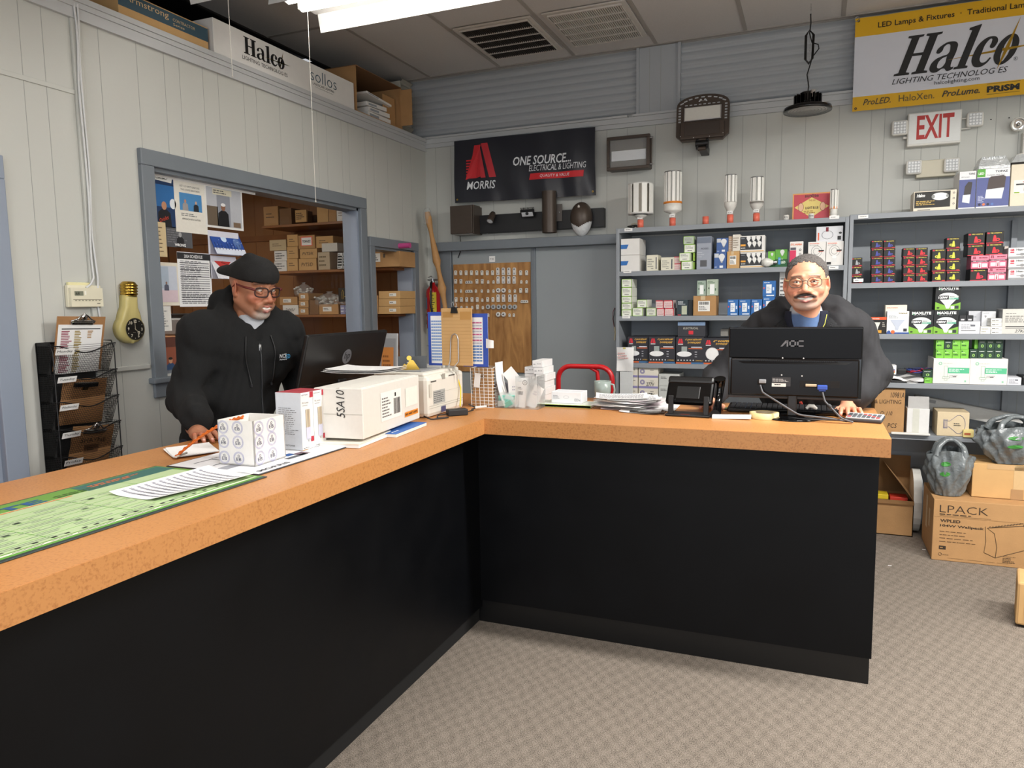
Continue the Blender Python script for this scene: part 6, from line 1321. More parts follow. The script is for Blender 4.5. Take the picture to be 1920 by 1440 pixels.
logos(fronty(-hw,-.0004,0),hw);logos(xyz(.0004,0,0)@Matrix(((0,0,1,0),(1,0,0,0),(0,1,0,0),(0,0,0,1))),wB);b.obj('box_body',t)
BOXM=t.matrix_world.copy()
b=B();a=onZ(331,855,CZ+.008);c_=BOXM@Vector((-hw*.55,wB*.3,ht+.004));m1=a.lerp(c_,.55)+Vector((-.01,.01,.035))
for ph in(0,PI):
 pts=[]
 for i in range(61):
  u=i/60;p=a*(1-u)**2+m1*2*u*(1-u)+c_*u*u;pts.append(Vector((p.x+.0035*math.cos(u*46+ph),p.y+.0035*math.sin(u*46+ph),p.z+.003*math.sin(u*46+ph)))-a)
 b.tube(pts,.0036,mat('orange_cord','#d96a1e',.6,var=.08).name if 'orange_cord' not in MATS else 'orange_cord',n=6)
b.obj('twisted_cord',mw=xyz(*a),label='orange twisted cord running from the pens up to the round-logo gift box',category='cord')
def p_led(b,w,h):
 b.rect(0,h*.93,w*.72,h*.07,'#f0eeee');b.rect(w*.72,h*.90,w*.28,h*.10,'#b3263a',z=.0012);b.tx('KEYSTONE',w*.05,h*.945,w=w*.5,h=h*.025,k='#333333',z=.0014);b.tx('PL Lamp',w*.1,h*.80,w=w*.5,h=h*.035,k='#555555',z=.001);b.lines(w*.1,h*.765,w*.7,h*.02,1,'#888888')
 b.rect(w*.34,h*.38,w*.34,h*.32,'#8f8478',z=.001);[b.rect(w*(.36+.11*i),h*.38,w*.07,h*.32,['#d9c6a8','#b7a88f','#c9b79a'][i],z=.0013)for i in range(3)];b.rect(w*.34,h*.17,w*.36,h*.22,'#c6c6da',z=.0013);b.rect(w*.46,h*.13,w*.12,h*.05,'#b5b5b5',z=.0013);b.rect(w*.70,h*.12,w*.24,h*.09,'#b3263a',z=.0014);b.lines(w*.05,h*.02,w*.8,h*.02,1,'#444444')
def p_spec(b,w,h):
 b.rect(0,0,w,h,'#cfd4da',z=.0004);b.tx('KEYSTONE',w*.2,h*.06,w=w*.5,h=h*.025,k='#333333',z=.001)
 for i in range(14):b.lines(w*.1,h*(.72-.035*i),w*.8,h*.02,1,'#6a6a70',z=.0008,seed=i+4)
k0,k1,k2=onZ(539,842,Zp),onZ(568,845,Zp),onZ(612,832,Zp);kh=onY(568,738,k1 .y).z-Zp
ka=math.atan2((k2-k1).y,(k2-k1).x);kw=(k2-k1).length/2
for i in range(2):
 o_=k1+(k2-k1)*(i*.5)+((k2-k1)*.01*i)
 b=B();Lk=.105;b.T=Matrix.Identity(4)
 b.box(0,0,0,kw*.99,Lk,kh,'white_card',.001);b.box(.001,.001,kh-.001,kw*.99-.002,Lk-.002,.0016,'#a83a44');b.T=fronty(0,-.0004,0);p_led(b,kw*.99,kh)
 b.T=Matrix(((0,0,-1,-.0004),(-1,0,0,Lk),(0,1,0,0),(0,0,0,1)));p_spec(b,Lk,kh)
 b.obj('lamp_box',mw=xyz(o_.x,o_.y,CZ+.0042)@rz(ka),label=['white and red lamp carton, left one nearer the gift box','white and red lamp carton, right one nearer the big carton'][i],category='box',group='lamp cartons on the counter')
p0,pL,pR=onZ(682,822,CZ+.03),onZ(608,818,CZ+.03),onZ(787,782,CZ+.03)
ba=math.atan2((pR-p0).y,(pR-p0).x);bl_=(pR-p0).length;bh=onY(680,727,p0 .y).z-p0 .z;bw_=.19
t=empty('shipping_carton',xyz(p0 .x,p0 .y,CZ+.026)@rz(ba),label='large white taped shipping carton, handwritten on its end, on the left counter',category='carton')
b=B();b.box(0,0,0,bl_,bw_,bh,'#dddad2',.003);b.box(0,bw_*.47,bh-.0005,bl_,.012,.0012,'#c9c4b8');b.box(-.0008,.002,bh*.48,.001,bw_-.004,.0018,'#a9a59a')
b.T=fronty(0,-.0006,0);b.rect(bl_*.28,bh*.22,bl_*.36,bh*.60,'#ecebe6');b.bars(bl_*.5,bh*.3,bl_*.12,bh*.34);b.lines(bl_*.30,bh*.28,bl_*.17,bh*.44,7,'#666666');b.rect(bl_*.52,bh*.68,.012,.014,'#222222',z=.0012)
b.rect(bl_*.70,bh*.14,bl_*.26,bh*.11,'#e08a2a',z=.0012);b.tx('DIST. MUST CHECK',bl_*.71,bh*.17,w=bl_*.24,h=bh*.05,k='#3a2010',z=.0016,bold=.04);b.rect(bl_*.72,bh*.36,bl_*.24,bh*.42,'#eae7de',z=.0009)
b.T=Matrix(((0,0,-1,-.0012),(-1,0,0,bw_),(0,1,0,0),(0,0,0,1)));b.tx('5SA10',bw_*.64,bh*.42,w=bh*.55,h=bw_*.17,k='#1d1d1d',z=.001,shear=.2,rot=PI/2)
b.obj('carton_body',t)
b=B();b.T=rx(.0);b.add([(.0,.0,bh+.0015),(bl_*.98,0,bh+.0015),(bl_*.97,-.012,bh-.03),(.01,-.012,bh-.025)],[(0,1,2,3),(3,2,1,0)],'#d3cfc4')if 0 else b.box(0.01,.01,bh,bl_-.02,bw_*.45,.002,'#e2dfd6');b.obj('top_flap',t)
b=B();b.box(0,0,0,.30,.17,.010,'paper',.001);b.T=xyz(0,0,.0105)@rz(.03);b.box(.0,.0,0,.27,.16,.006,'#e8e3d6',.001);b.obj('paper_pad',mw=xyz(p0 .x-.0,p0 .y-.03,CZ)@rz(ba),label='thick pad of white sheets under the shipping carton',category='paper')
b=B();b.box(0,0,0,.28,.13,.012,'#e8e6e0',.001);b.box(0,0,.012,.282,.132,.0018,'#3567b0',.0006);b.lines(.02,.02,.10,.016,1,'#e8eef8',z=.0142);b.obj('catalogue',mw=xyz(p0 .x+.015,p0 .y+.19,CZ)@rz(ba-.02),label='blue-covered catalogue sticking out from under the shipping carton',category='book')
pc=onZ(615,830,CZ+.012);pd=onZ(676,829,CZ+.012);b=B();b.box(0,0,0,(pd-pc).length,.012,.006,'#e0c81e',.001);b.lines(.01,.0,.05,.004,1,'#6a5a10',z=.0065);b.obj('yellow_ruler',mw=xyz(pc.x,pc.y,CZ+.0042)@rz(math.atan2((pd-pc).y,(pd-pc).x)),label='yellow ruler lying in front of the shipping carton',category='ruler')
ang_m=.0;mx0,my0,my1=-1.93,2.345,2.955
t=empty('computer_monitor',xyz(-1.97,2.785,CZ),label='black monitor with round two-letter logo, back turned to the customer',category='monitor')
tl=rx(0);b=B();b.T=ry(.28)@Matrix.Identity(4);hw_=(my1-my0)/2
b.T=xyz(-.03,0,.108)@ry(.28);b.box(-.012,-hw_,0,.022,2*hw_,.275,'black_plastic',.006);b.box(-.02,-hw_*.7,.01,-.0+.015,hw_*1.4,.20,'black_plastic',.006);b.box(.0098,-hw_+.01,.052,.001,2*hw_-.02,.0015,'#2c2c2e');b.box(-.0135,-hw_+.012,.014,.002,2*hw_-.024,.25,'gloss_black')
b.obj('panel',t)
g=B();g.T=xyz(-.03,0,.108)@ry(.28)@Matrix(((0,0,1,.0108),(1,0,0,.0),(0,1,0,.165),(0,0,0,1)));g.ell(0,0,.034,.034,'#5a5a5e',z=0,n=30);g.tx('hp',-.022,-.02,w=.044,h=.042,k='#151516',z=.0006,shear=.2);g.obj('logo',t)
g=B();g.box(-.06,-.09,0,.15,.18,.012,'black_plastic',.005);g.box(-.03,-.03,.012,.03,.06,.15,'black_plastic',.004);g.obj('stand',t)
b=B();b.box(0,0,0,.14,.40,.02,'black_plastic',.004);
for i in range(5):
 for j in range(14):b.box(.012+.024*i,.012+.027*j,.02,.02,.023,.006,'#1c1c1e',.002)
b.obj('keyboard',mw=xyz(-2.12,2.16,CZ),label='black keyboard under the hands of the man in the beret',category='keyboard')
q0=onZ(803,785,CZ);qr=onZ(880,762,CZ)
pw,pd_,ph_=.36,.29,onY(800,700,q0 .y).z-CZ
t=empty('laser_printer',xyz(q0 .x-.0,q0 .y,CZ),label='white laser printer at the corner of the counter, back toward the shop',category='printer')
b=B();b.box(-pd_,0,0,pd_,pw,ph_*.93,mat('printer_white','#dcd9cf',.45,var=.01).name,.02);b.box(-pd_+.01,.01,ph_*.90,pd_-.03,pw-.02,ph_*.10,'printer_white',.01)
b.T=Matrix(((0,0,1,.0006),(1,0,0,0),(0,1,0,0),(0,0,0,1)));H=ph_
b.rect(.03,H*.78,.05,.006,'#55534e');b.rect(.20,H*.84,.06,.006,'#55534e');b.rect(.135,H*.80,.03,.025,'#9a988f');b.rect(-.0+.015,H*.45,.022,H*.30,'#c9c6ba');b.rect(.05,H*.28,.11,H*.30,'#a7a9a6');b.lines(.055,H*.30,.10,H*.26,6,'#55585a',z=.0008,seed=4);b.rect(.12,H*.06,.045,H*.13,'#4a4a70');b.rect(.01,H*.25,pw-.03,.002,'#aaa79c');b.rect(.01,H*.20,pw-.03,.002,'#aaa79c');b.rect(.13,H*.52,.17,.0015,'#c4c1b6')
b.obj('printer_body',t)
g=B();g.box(-pd_+.03,.04,ph_,pd_-.08,.18,.006,'#8d8f90',.003);g.box(-pd_+.03,.24,ph_*.995,.2,.1,.012,'#c4c3bd',.004);g.obj('paper_tray',t)
PT=ph_+CZ+.002
a=onZ(792,690,PT+.01)
b=B();b.box(0,0,0,.13,.004,.055,'#4a4d50',.001);b.T=fronty(0,-.0006,0);b.lines(.04,.012,.05,.02,2,'#b0b4b8');b.obj('desk_sign',mw=xyz(-1.74,2.885,PT+.005)@rz(.5),label='small dark grey desk sign standing on the white printer',category='sign')
b=B();b.T=Matrix(((1,0,0,0),(0,0,-1,0),(0,1,0,0),(0,0,0,1)));b.prism([(0,0),(.022,.028),(.032,.022),(.048,.045),(.062,.042),(.09,0)],0,.004,'brass');b.prism([(.044+.011*math.cos(i*PI/8),.052+.011*math.sin(i*PI/8))for i in range(16)],0,.006,'brass');b.obj('brass_card_clip',mw=xyz(-1.70,2.83,PT+.005)@rz(.5),label='brass mountain-shaped card clip on the white printer',category='clip')
for i in range(3):paper([Vector((-1.92+.01*i,2.56,0)),Vector((-1.62,2.58+.01*i,0)),Vector((-1.62,2.76,0)),Vector((-1.92,2.75,0))],CZ+.026+bh+.006+.006*i,['bottom white sheet on the shipping carton and printer edge','middle white sheet on the shipping carton','top white sheet curling on the shipping carton'][i],curl=.006,grp='sheets on the shipping carton')
YC_=3.02;x,z,w,h=rectY(828,578,885,682,YC_)
t=empty('cardboard_holder',fronty(x,YC_,PT+.012),label='upright corrugated cardboard sheet held by a bent wire loop and binder clip',category='holder')
hh=z+h-(PT+.012);b=B();b.box(0,0,-.006,w,hh,.006,'cardboard_tan',.001)
for i in range(15):b.rect(.002,hh*(.06+.06*i),w-.004,.0012,'#b58a54',z=.0003)
b.rect(w*.05,hh*.84,w*.34,hh*.10,'#b98a4a',z=.0004);b.rect(w*.62,hh*.80,w*.36,hh*.14,'#b98a4a',z=.0004);b.obj('cardboard_sheet',t)
g=B();g.tube([(w*.28,0.0,.02),(w*.30,.02,.012),(w*.33,hh*.46,.008),(w*.38,hh*.535,.008),(w*.46,hh*.56,.008),(w*.53,hh*.535,.008),(w*.57,hh*.46,.008),(w*.58,.02,.010),(w*.5,-.002,.03),(w*.4,0.0,.04)],.0028,'steel',n=8);g.obj('wire_loop',t)
g=B();g.prism([(w*.34,hh-.022),(w*.56,hh-.022),(w*.52,hh+.006),(w*.38,hh+.006)],-.012,.010,'black_plastic');g.tube([(w*.40,hh,.008),(w*.38,hh+.022,.012),(w*.43,hh+.030,.012),(w*.46,hh+.008,.008),(w*.50,hh+.03,.012),(w*.55,hh+.02,.012),(w*.52,hh,.008)],.0012,'steel',n=5);g.obj('binder_clip',t)
def chart(r,Y,kb,rows,lab,rot=0,base=PT+.006):
 x,z,w,h=rectY(*r,Y);b=B();h=z+h-base;b.box(0,0,-.001,w,h,.0012,'paper');b.rect(0,0,w,h*.05,kb);b.rect(0,h*.93,w,h*.07,kb);b.rect(0 if rows<0 else w*.8,0,w*.2,h,kb,z=.0009)
 n=14
 for i in range(n):b.rect(w*(.22 if rows<0 else.02),h*(.10+.055*i)+.1*h*0,w*.74,h*.028,('#7f9fd0' if rows<0 else['#c0608a','#b9b9c4','#4a7fc0'][(i*3)//n if 0 else(2 if i<6 else 0 if i%2 else 1)]),z=.001)
 for i in range(5):b.rect(w*(.24+.15*i)if rows<0 else w*(.1+.14*i),h*.08,w*.012,h*.82,'#dfe6f4',z=.0013)
 b.obj('price_chart',mw=fronty(x,Y,base)@ry(rot),label=lab,category='chart',group='price charts')
chart((803,585,829,668),YC_+.03,'#2f4fae',-1,'blue-edged price chart sticking out left of the cardboard sheet')
chart((868,588,915,672),YC_+.03,'#2f4fae',1,'blue-edged price chart with pink and blue rows, right of the cardboard sheet')
x,z,w,h=rectY(905,632,930,652,YC_+.05);b=B();b.sheet(lambda u,v:(w*u,-.03*math.sin(u*2),h*v*(1-.3*u)+.0),8,3,'paper');b.sheet(lambda u,v:(w*(1-u),-.03*math.sin((1-u)*2)+.001,h*v*(1-.3*(1-u))),8,3,'paper');b.box(-.02,.0,PT+.01-z,.02,.002,h+z-PT-.01,'paper');b.obj('paper_sheet',mw=xyz(x,YC_+.05,z),label='curled sheet corner sticking out beside the right price chart',category='paper')
b=B();x,z,w,h=rectY(872,662,887,770,3.16);b.box(0,0,0,w+.03,.005,z+h-CZ,'cardboard_dark');b.obj('brown_board',mw=xyz(x,3.29,CZ),label='narrow brown board standing between the printer and the wire basket',category='board')
x,z,w,h=rectY(884,690,924,764,3.17);h=z+h-CZ
t=empty('wire_basket',xyz(x,3.17,CZ),label='tall white wire magazine basket with a cardboard insert and paper tag',category='basket')
b=B()
for i in range(6):b.cyl((w*i/5,0,0),(w*i/5-.004,0,h),.0016,k='white_metal',n=5);b.cyl((w*i/5,.10,0),(w*i/5,.10,h*.9),.0016,k='white_metal',n=5)
for j in range(13):b.tube([(0,0,h*j/12),(w,0,h*j/12),(w,.10,h*j/12),(0,.10,h*j/12)],.0016,'white_metal',n=5,closed=True)
b.tube([(w,0,h),(w,.06,h*1.04),(w,.1,h)],.002,'white_metal',n=5);b.obj('wire_frame',t)
g=B();g.box(.004,.006,.004,w-.008,.02,h*.97,'cardboard');g.obj('cardboard_insert',t)
g=B();g.T=fronty(w*.12,-.003,h*.52)@rz(-.12);g.rect(0,0,w*.28,h*.36,'paper',z=.0005);g.ring(w*.36,h*.30,.008,.0105,'#9a9a94',z=.001,n=16);g.tx('A',w*.31,h*.27,h=.010,k='#444444',z=.001);g.obj('paper_tag',t)
b=B();b.sheet(lambda u,v:(.0+.045*(1-v)**2.2,.01+.09*u,h*1.12*v),3,14,'paper');b.sheet(lambda u,v:(.0018+.045*(1-v)**2.2,.01+.09*(1-u),h*1.12*v),3,14,'paper');b.obj('paper_sheet',mw=xyz(x+w+.004,3.18,CZ+.002),label='tall white sheet curving beside the wire basket',category='paper')
x,z,w,h=rectY(928,716,1008,768,3.17);
t=empty('acrylic_organiser',xyz(x,3.17,CZ),label='clear acrylic desk organiser holding envelopes and mint packets',category='organiser');H1=.10
b=B()
for(xx,yy,ww,dd,hh)in((0,0,w*.5,.002,.075),(w*.5,-.005,w*.5,.002,.155),(0,0,.002,.10,.10),(w*.5,0,.002,.10,.15),(w-.002,0,.002,.10,.155),(0,.10,w,.002,.13),(0,0,w,.10,.002)):b.box(xx,yy,0,ww,dd,hh,'acrylic')
b.obj('acrylic_body',t)
r=random.Random(9)
for i in range(8):
 b=B();b.box(-.022,-.004,-.014,.044,.008,.028,'#7cd0bd' if i%3 else '#dfe8e4',.003);b.rect(-.022,.004,.01,.01,'#ffffff')
 o=b.obj('mint_packet',mw=xyz(x+.022+.018*(i%4)*.9,3.195+.02*(i//4)+.012*(i%2),CZ+.018+.024*(i//4))@Euler((r.uniform(-.5,.5),r.uniform(-.6,.6),r.uniform(-.5,.5))).to_matrix().to_4x4(),label=f'small mint-green and white packet in the acrylic organiser, {ordn[i]} of the heap',category='packet',group='mint packets')
for i,(dx,dy,ww,hh,rt,l_)in enumerate(((.150,.085,.06,.185,-.72,'white envelope leaning far left out of the acrylic organiser'),(.10,.06,.10,.135,-.06,'white envelope standing upright at the back of the acrylic organiser'),(.115,.03,.055,.12,.05,'narrow white barcode card at the front of the acrylic organiser'),(.16,.05,.05,.11,.45,'white card leaning right in the acrylic organiser'))):
 b=B();b.T=fronty(0,0,0)@rz(-rt);b.box(-ww/2,0,0,ww,hh,.0015,'paper');
 if i==2:b.bars(-ww*.25,hh*.5,ww*.5,hh*.14,n=9,z=.002);b.lines(-ww*.3,hh*.7,ww*.6,hh*.12,2,'#777777',z=.002)
 else:b.lines(-ww*.3,hh*.55,ww*.5,hh*.2,2,'#b9b9c4',z=.002)
 b.obj('envelope',mw=xyz(x+dx,3.17+dy,CZ+.003+(.03 if i==0 else 0)),label=l_,category='envelope',group='envelopes in the organiser')
b=B();b.ring(0,0,.009,.012,'#8a8a86',z=0,n=20);b.ring(0,0,.003,.005,'#8a8a86',z=0,n=12);b.obj('round_seal',mw=fronty(x+w*.72,3.1645,CZ+.125),label='small round seal on the front of the acrylic organiser',category='seal')
x2,z,w2,h=rectY(925,700,962,742,3.36);b=B();b.box(0,0,0,w2+.02,.07,.06+z-CZ,'#2b2438',.003);b.box(.0,-.002,0,w2+.02,.004,.035,'#b3262e');b.obj('pen_box',mw=xyz(x2,3.36,CZ),label='dark purple and red desk caddy behind the acrylic organiser',category='caddy')
for i in range(3):b=B();b.cyl((0,0,0),(.006*(i-1),0,.15),.004,k=['#d0306a','#26262a','#e0508a'][i],n=8);b.obj('pen',mw=xyz(x2-.012+.006*i,3.345-.012*i,CZ),label=['pink pen standing left of the dark caddy','black pen standing left of the dark caddy','light pink pen standing left of the dark caddy'][i],category='pen',group='pens by the caddy')
def p_sm(b,w,h):[b.ell(w*(.5+.14*i),h*.5,w*.025,h*.09,'#555558',z=.001,n=8)for i in range(3)];b.rect(w*.1,h*.4,w*.2,h*.1,'#888888');b.rect(0,h*.02,w,h*.03,'#c9c9cc')
xs,zs,w,h=rectY(1003,724,1022,741,3.44);z_=CZ
for i in range(6):
 hh=.0345;dx=[0,.003,-.002,.004,-.006,-.012][i]
 b=B();wt_=w*1.0;b.box(0,0,0,wt_,.15,hh-.001,'#e8e7e6',.001);b.T=fronty(0,-.0004,0);p_sm(b,wt_,hh);b.obj('small_carton',mw=xyz(xs+dx,3.44,z_),label=f'small white carton with dotted front, {["bottom", "second from the bottom", "third from the bottom", "fourth from the bottom", "fifth from the bottom", "top"][i]} of the stack',category='box',group='small cartons stacked behind the organiser');z_+=hh
b=B();b.box(0,0,0,w*1.0,.15,.0335,'#e8e7e6',.001);b.T=fronty(0,-.0004,0);p_sm(b,w,.04);b.obj('small_carton',mw=xyz(xs-w-.004,3.45,CZ+.1385),label='small white carton left of the stack top, partly hidden by envelopes',category='box',group='small cartons stacked behind the organiser')
for i in range(4):b=B();b.box(0,0,0,w,.15,.0335,'#e8e7e6',.001);b.obj('small_carton',mw=xyz(xs-w-.004,3.45,CZ+.0345*i),label=f'small white carton in the hidden left pile, {ordn[i]} from the counter',category='box',group='small cartons stacked behind the organiser')
x,z,w,h=rectY(1034,736,1090,758,3.33);b=B();b.box(0,0,0,w,.10,.055,'#e6e7ea',.002);b.T=fronty(0,-.0004,0);b.ring(w*.5,.03,.012,.013,'#8a8d94',n=18,sy=.6);b.lines(w*.06,.02,w*.25,.02,3,'#9a9ca2');b.tx('EDx',w*.78,.012,h=.012,k='#8a8d94',z=.001);b.obj('product_carton',mw=xyz(x,3.33,CZ+.012),label='low white carton with small outline drawing beside the paper piles',category='box')
b=B();b.box(0,0,0,.28,.16,.011,'#dde3d6',.001);b.box(.0,.0,.0,.28,.003,.012,'#9fc46a');b.obj('booklet',mw=xyz(x-.07,3.28,CZ),label='green-edged booklet lying under the low white carton',category='book')
r=random.Random(11);pc_=onZ(1175,765,CZ);zz=CZ
for i in range(16):
 cx,cy=pc_.x+r.uniform(-.03,.03),3.36+r.uniform(-.03,.03);an=r.uniform(-.7,.3);ww,hh=.24,.17
 pts=[Vector((cx+math.cos(an)*a*ww/2-math.sin(an)*c*hh/2,cy+math.sin(an)*a*ww/2+math.cos(an)*c*hh/2,0))for a,c in((-1,-1),(1,-1),(1,1),(-1,1))]
 paper(pts,zz,f'loose white paper in the messy pile left of the phone, {["lowest", "second", "third", "fourth", "fifth", "sixth", "seventh", "eighth", "ninth", "tenth", "eleventh", "twelfth", "thirteenth", "fourteenth", "fifteenth", "topmost"][i]} sheet up',nl=5 if i>12 else 0,curl=r.uniform(.002,.008),seed=i,grp='messy paper pile',k='paper' if i%4 else '#dccfd4');zz+=.0028+.0006
paper([onZ(*p,CZ)for p in((1160,773),(1235,778),(1262,748),(1200,745))],CZ+.0012,'single white sheet sticking out beside the phone toward the counter edge',nl=0,curl=.004)
paper([onZ(*p,CZ)for p in((1240,770),(1262,775),(1300,735),(1275,732))],CZ+.004,'narrow white sheet under the desk phone',nl=0,curl=.0)
t=empty('hand_truck',xyz(-1.03,4.05,0),label='red tubular hand truck standing behind the counter',category='hand truck')
b=B();x0,x1=onY(1047,720,4.05).x+1.03,onY(1148,720,4.05).x+1.03;zt=onY(1098,687,4.05).z;rr_=.075
pts=[(x0,0,.15),(x0,0,zt-rr_)]+[(x0+rr_-rr_*math.cos(a),0,zt-rr_+rr_*math.sin(a))for a in[PI/2*i/6 for i in range(1,7)]]+[(x1-rr_+rr_*math.sin(a),0,zt-rr_+rr_*math.cos(a))for a in[PI/2*i/6 for i in range(0,7)]]+[(x1,0,.15)]
b.tube(pts,.0145,'red_paint',n=12);xm_=(x0*.28+x1*.72);b.tube([(xm_-.04,0,zt-.003),(xm_,.01,zt-.03),(xm_+.005,.02,zt-.12),(xm_,.0,.2)],.012,'red_paint',n=10)
for zz in(.3,.6,.9):b.cyl((x0,0,zz),(x1,0,zz),.011,k='red_paint',n=10)
b.obj('tube_frame',t);g=B();g.box(x0-.02,-.22,.0,x1-x0+.04,.24,.006,'steel');g.obj('toe_plate',t)
for xx in(x0-.05,x1+.05):g=B();g.cyl((xx-.022,.06,.11),(xx+.022,.06,.11),.11,k='black_plastic',n=24);g.obj('wheel',t)
g=B();g.cyl((x0-.05,.06,.11),(x1+.05,.06,.11),.008,k='steel',n=8);g.obj('axle',t)
x,z,w,h=rectY(1115,706,1145,742,3.58);R_=w/2;b=B();b.lathe([(0,0),(R_*.72,0),(R_*.85,.012),(R_,h*.5),(R_*1.03,h),(R_*.93,h),(R_*.9,h*.5),(R_*.7,.01),(0,.008)],mat('mug_glaze','#8f9a94',.3,var=.04).name,n=30)
b.tube([(R_*.95,0,h*.85),(R_*1.35,0,h*.82),(R_*1.5,0,h*.55),(R_*1.3,0,h*.25),(R_*.9,0,h*.2)],.005,'mug_glaze',n=8);b.obj('coffee_mug',mw=xyz(x+R_,3.58,CZ),label='grey-green ceramic mug in front of the red hand truck',category='mug')
x,z,w,h=rectY(1156,651,1188,696,SF-.02);b=B();b.sheet(lambda u,v:(w*u,.008*math.sin(u*4+v*3),h*v),8,8,'paper');b.sheet(lambda u,v:(w*(1-u),.008*math.sin((1-u)*4+v*3)+.001,h*v),8,8,'paper');b.T=fronty(0,-.009,0);b.lines(w*.1,h*.5,w*.7,h*.3,3,'#d9a9a4');b.rect(w*.4,h*.93,w*.15,h*.06,'#c9c06a');b.obj('taped_note',mw=xyz(x,SF-.02,z),label='white note taped to the left front of the grey shelving',category='paper')
x,z,w,h=rectY(1162,697,1186,742,SF-.02);b=B();b.box(0,0,0,w,.012,h+.06,'#d3d6d6',.002);b.obj('paper_holder',mw=xyz(x,SF-.018,z-.06),label='pale grey sheet holder below the taped note on the shelving',category='holder')
t=empty('desk_phone',xyz(-.485,3.20,CZ)@rz(-.06),label='black desk phone on a wedge stand, seen from behind',category='phone')
b=B();b.T=xyz(0,0,.045)@rx(-.62);b.box(-.105,-.02,0,.20,.03,.125,'gloss_black',.01);b.box(-.105,-.028,.095,.20,.04,.035,'black_plastic',.010);b.box(-.06,-.023,.02,.10,.004,.06,'black_plastic',.002);b.obj('phone_body',t)
g=B()
for s_ in(-1,1):
 g.T=xyz(s_*.075-.012,0,.0)@rx(-.10);g.box(0,-.035,.0,.022,.014,.085,'black_plastic',.003)
g.T=Matrix.Identity(4);g.box(-.095,-.055,0,.19,.10,.010,'black_plastic',.004);g.rect(-.03,-.05,.04,.006,'#a8442a',z=.0105);g.obj('wedge_stand',t)
g=B();g.T=xyz(.112,.0,.05)@rx(-.62);pts=[(0,.0,-.05),(0,.024,-.035),(0,.034,.04),(0,.024,.115),(0,.0,.13)];g.tube(pts,[.024,.020,.015,.020,.025],'gloss_black',n=14);g.obj('handset',t)
g=B()
pts=[]
for i in range(150):u=i/150;pts.append((-.10-.16*u+.004*math.cos(i*1.1),-.03-.01*math.sin(u*5)+.007*math.sin(i*1.1),.010+.0065*math.cos(i*1.1)))
g.tube(pts,.0018,'gloss_black',n=5);g.obj('coiled_cord',t)
b=B();b.box(0,0,0,.075,.05,.0012,'#4a5a3c');[b.ell(.01+.012*i,.012+.02*(i%2),.006,.006,'#7f9a6a',z=.0014,n=8)for i in range(5)];p=onZ(1345,768,CZ);b.obj('pattern_card',mw=xyz(p.x-.01,p.y,CZ+.0045),label='dark green patterned card beside the phone handset',category='card')
b=B();b.sheet(lambda u,v:(.155*u,.045*v,.012*(1-abs(v-.5)*1.2)+.004*u),8,4,'paper',th=.008);p=onZ(1335,785,CZ);b.obj('folded_paper',mw=xyz(p.x,p.y,CZ+.0032)@rz(.05),label='thick folded white paper between the phone and the tape roll',category='paper')
b=B();b.box(0,0,0,.05,.025,.005,'#27406e');p=onZ(1300,779,CZ);b.obj('blue_card',mw=xyz(p.x+.02,p.y,CZ+.0005),label='small dark blue card right of the phone stand',category='card')
p=onZ(1431,787,CZ);rt_=.0;x,z,w,h=rectY(1403,771,1459,787,p.y+.03);R_=w/2
b=B();b.lathe([(R_,0),(R_,.024),(R_*.74,.024),(R_*.74,0),(R_,0)],mat('masking_tape','#dfc88e',.6,var=.03).name,n=40);b.lathe([(R_*.739,.0005),(R_*.739,.0235),(R_*.70,.0235),(R_*.70,.0005),(R_*.739,.0005)],'#b9a88a',n=40);b.obj('masking_tape',mw=xyz(p.x,p.y+R_*.9,CZ),label='roll of cream masking tape in front of the big monitor',category='tape')
MY=3.235;x,z,w,h=rectY(1366,613,1617,748,MY);mh=z+h
t=empty('computer_monitor',xyz(x+w/2,MY,CZ),label='wide black monitor seen from behind, with cables, before the man in glasses',category='monitor')
hz=z-CZ;b=B();b.T=Matrix.Identity(4)
b.box(-w/2,.0,hz,w,.018,h,'gloss_black',.004);sp=hz+h*.565;b.box(-w/2+.003,-.006,sp,w-.006,.012,h*.43-.004,mat('mon_black','#060506',.35,var=.03,spec=.15).name,.003)
b.box(-w/2+.01,-.014,hz+.012,w-.02,.02,h*.52,'mon_black2' if 'mon_black2' in MATS else mat('mon_black2','#0b0706',.25,var=.03,spec=.25).name,.006)
b.add([(-w/2+.01,-.006,sp),(w/2-.01,-.006,sp),(w/2-.06,-.02,sp-.022),(-w/2+.06,-.02,sp-.022)],[(0,3,2,1)],'mon_black')
for i in range(46):b.box(-w*.32+i*w*.0142,-.0165,sp-.013,w*.005,.004,.006,'void')
b.box(-w/2,-.001,hz-.001,w,.02,.010,'#2a2422',.002)
b.obj('display_back',t)
g=B();g.T=fronty(-.0,-.0063,0)
k='#5f5f62';ax=-w*.10;az=sp+h*.165;lh=h*.085
g.add([(ax,az,.0003),(ax+.008,az,.0003),(ax+.026,az+lh*.75,.0003),(ax+.026,az+lh,.0003),(ax+.020,az+lh,.0003)],[(0,1,2,3,4)],k);g.rect(ax+.024,az,.006,lh,k,z=.0003)
for cx in(ax+.034,):g.rect(cx,az,.026,.005,k,z=.0003);g.rect(cx,az+lh-.005,.026,.005,k,z=.0003);g.rect(cx,az,.006,lh,k,z=.0003);g.rect(cx+.020,az,.006,lh,k,z=.0003)
cx=ax+.064;g.rect(cx,az,.025,.005,k,z=.0003);g.rect(cx,az+lh-.005,.025,.005,k,z=.0003);g.rect(cx,az,.006,lh,k,z=.0003);g.obj('maker_logo',t)
def xx(px):return onY(px,700,MY).x-(x+w/2)
def zz_(py):return onY(1490,py,MY).z-CZ
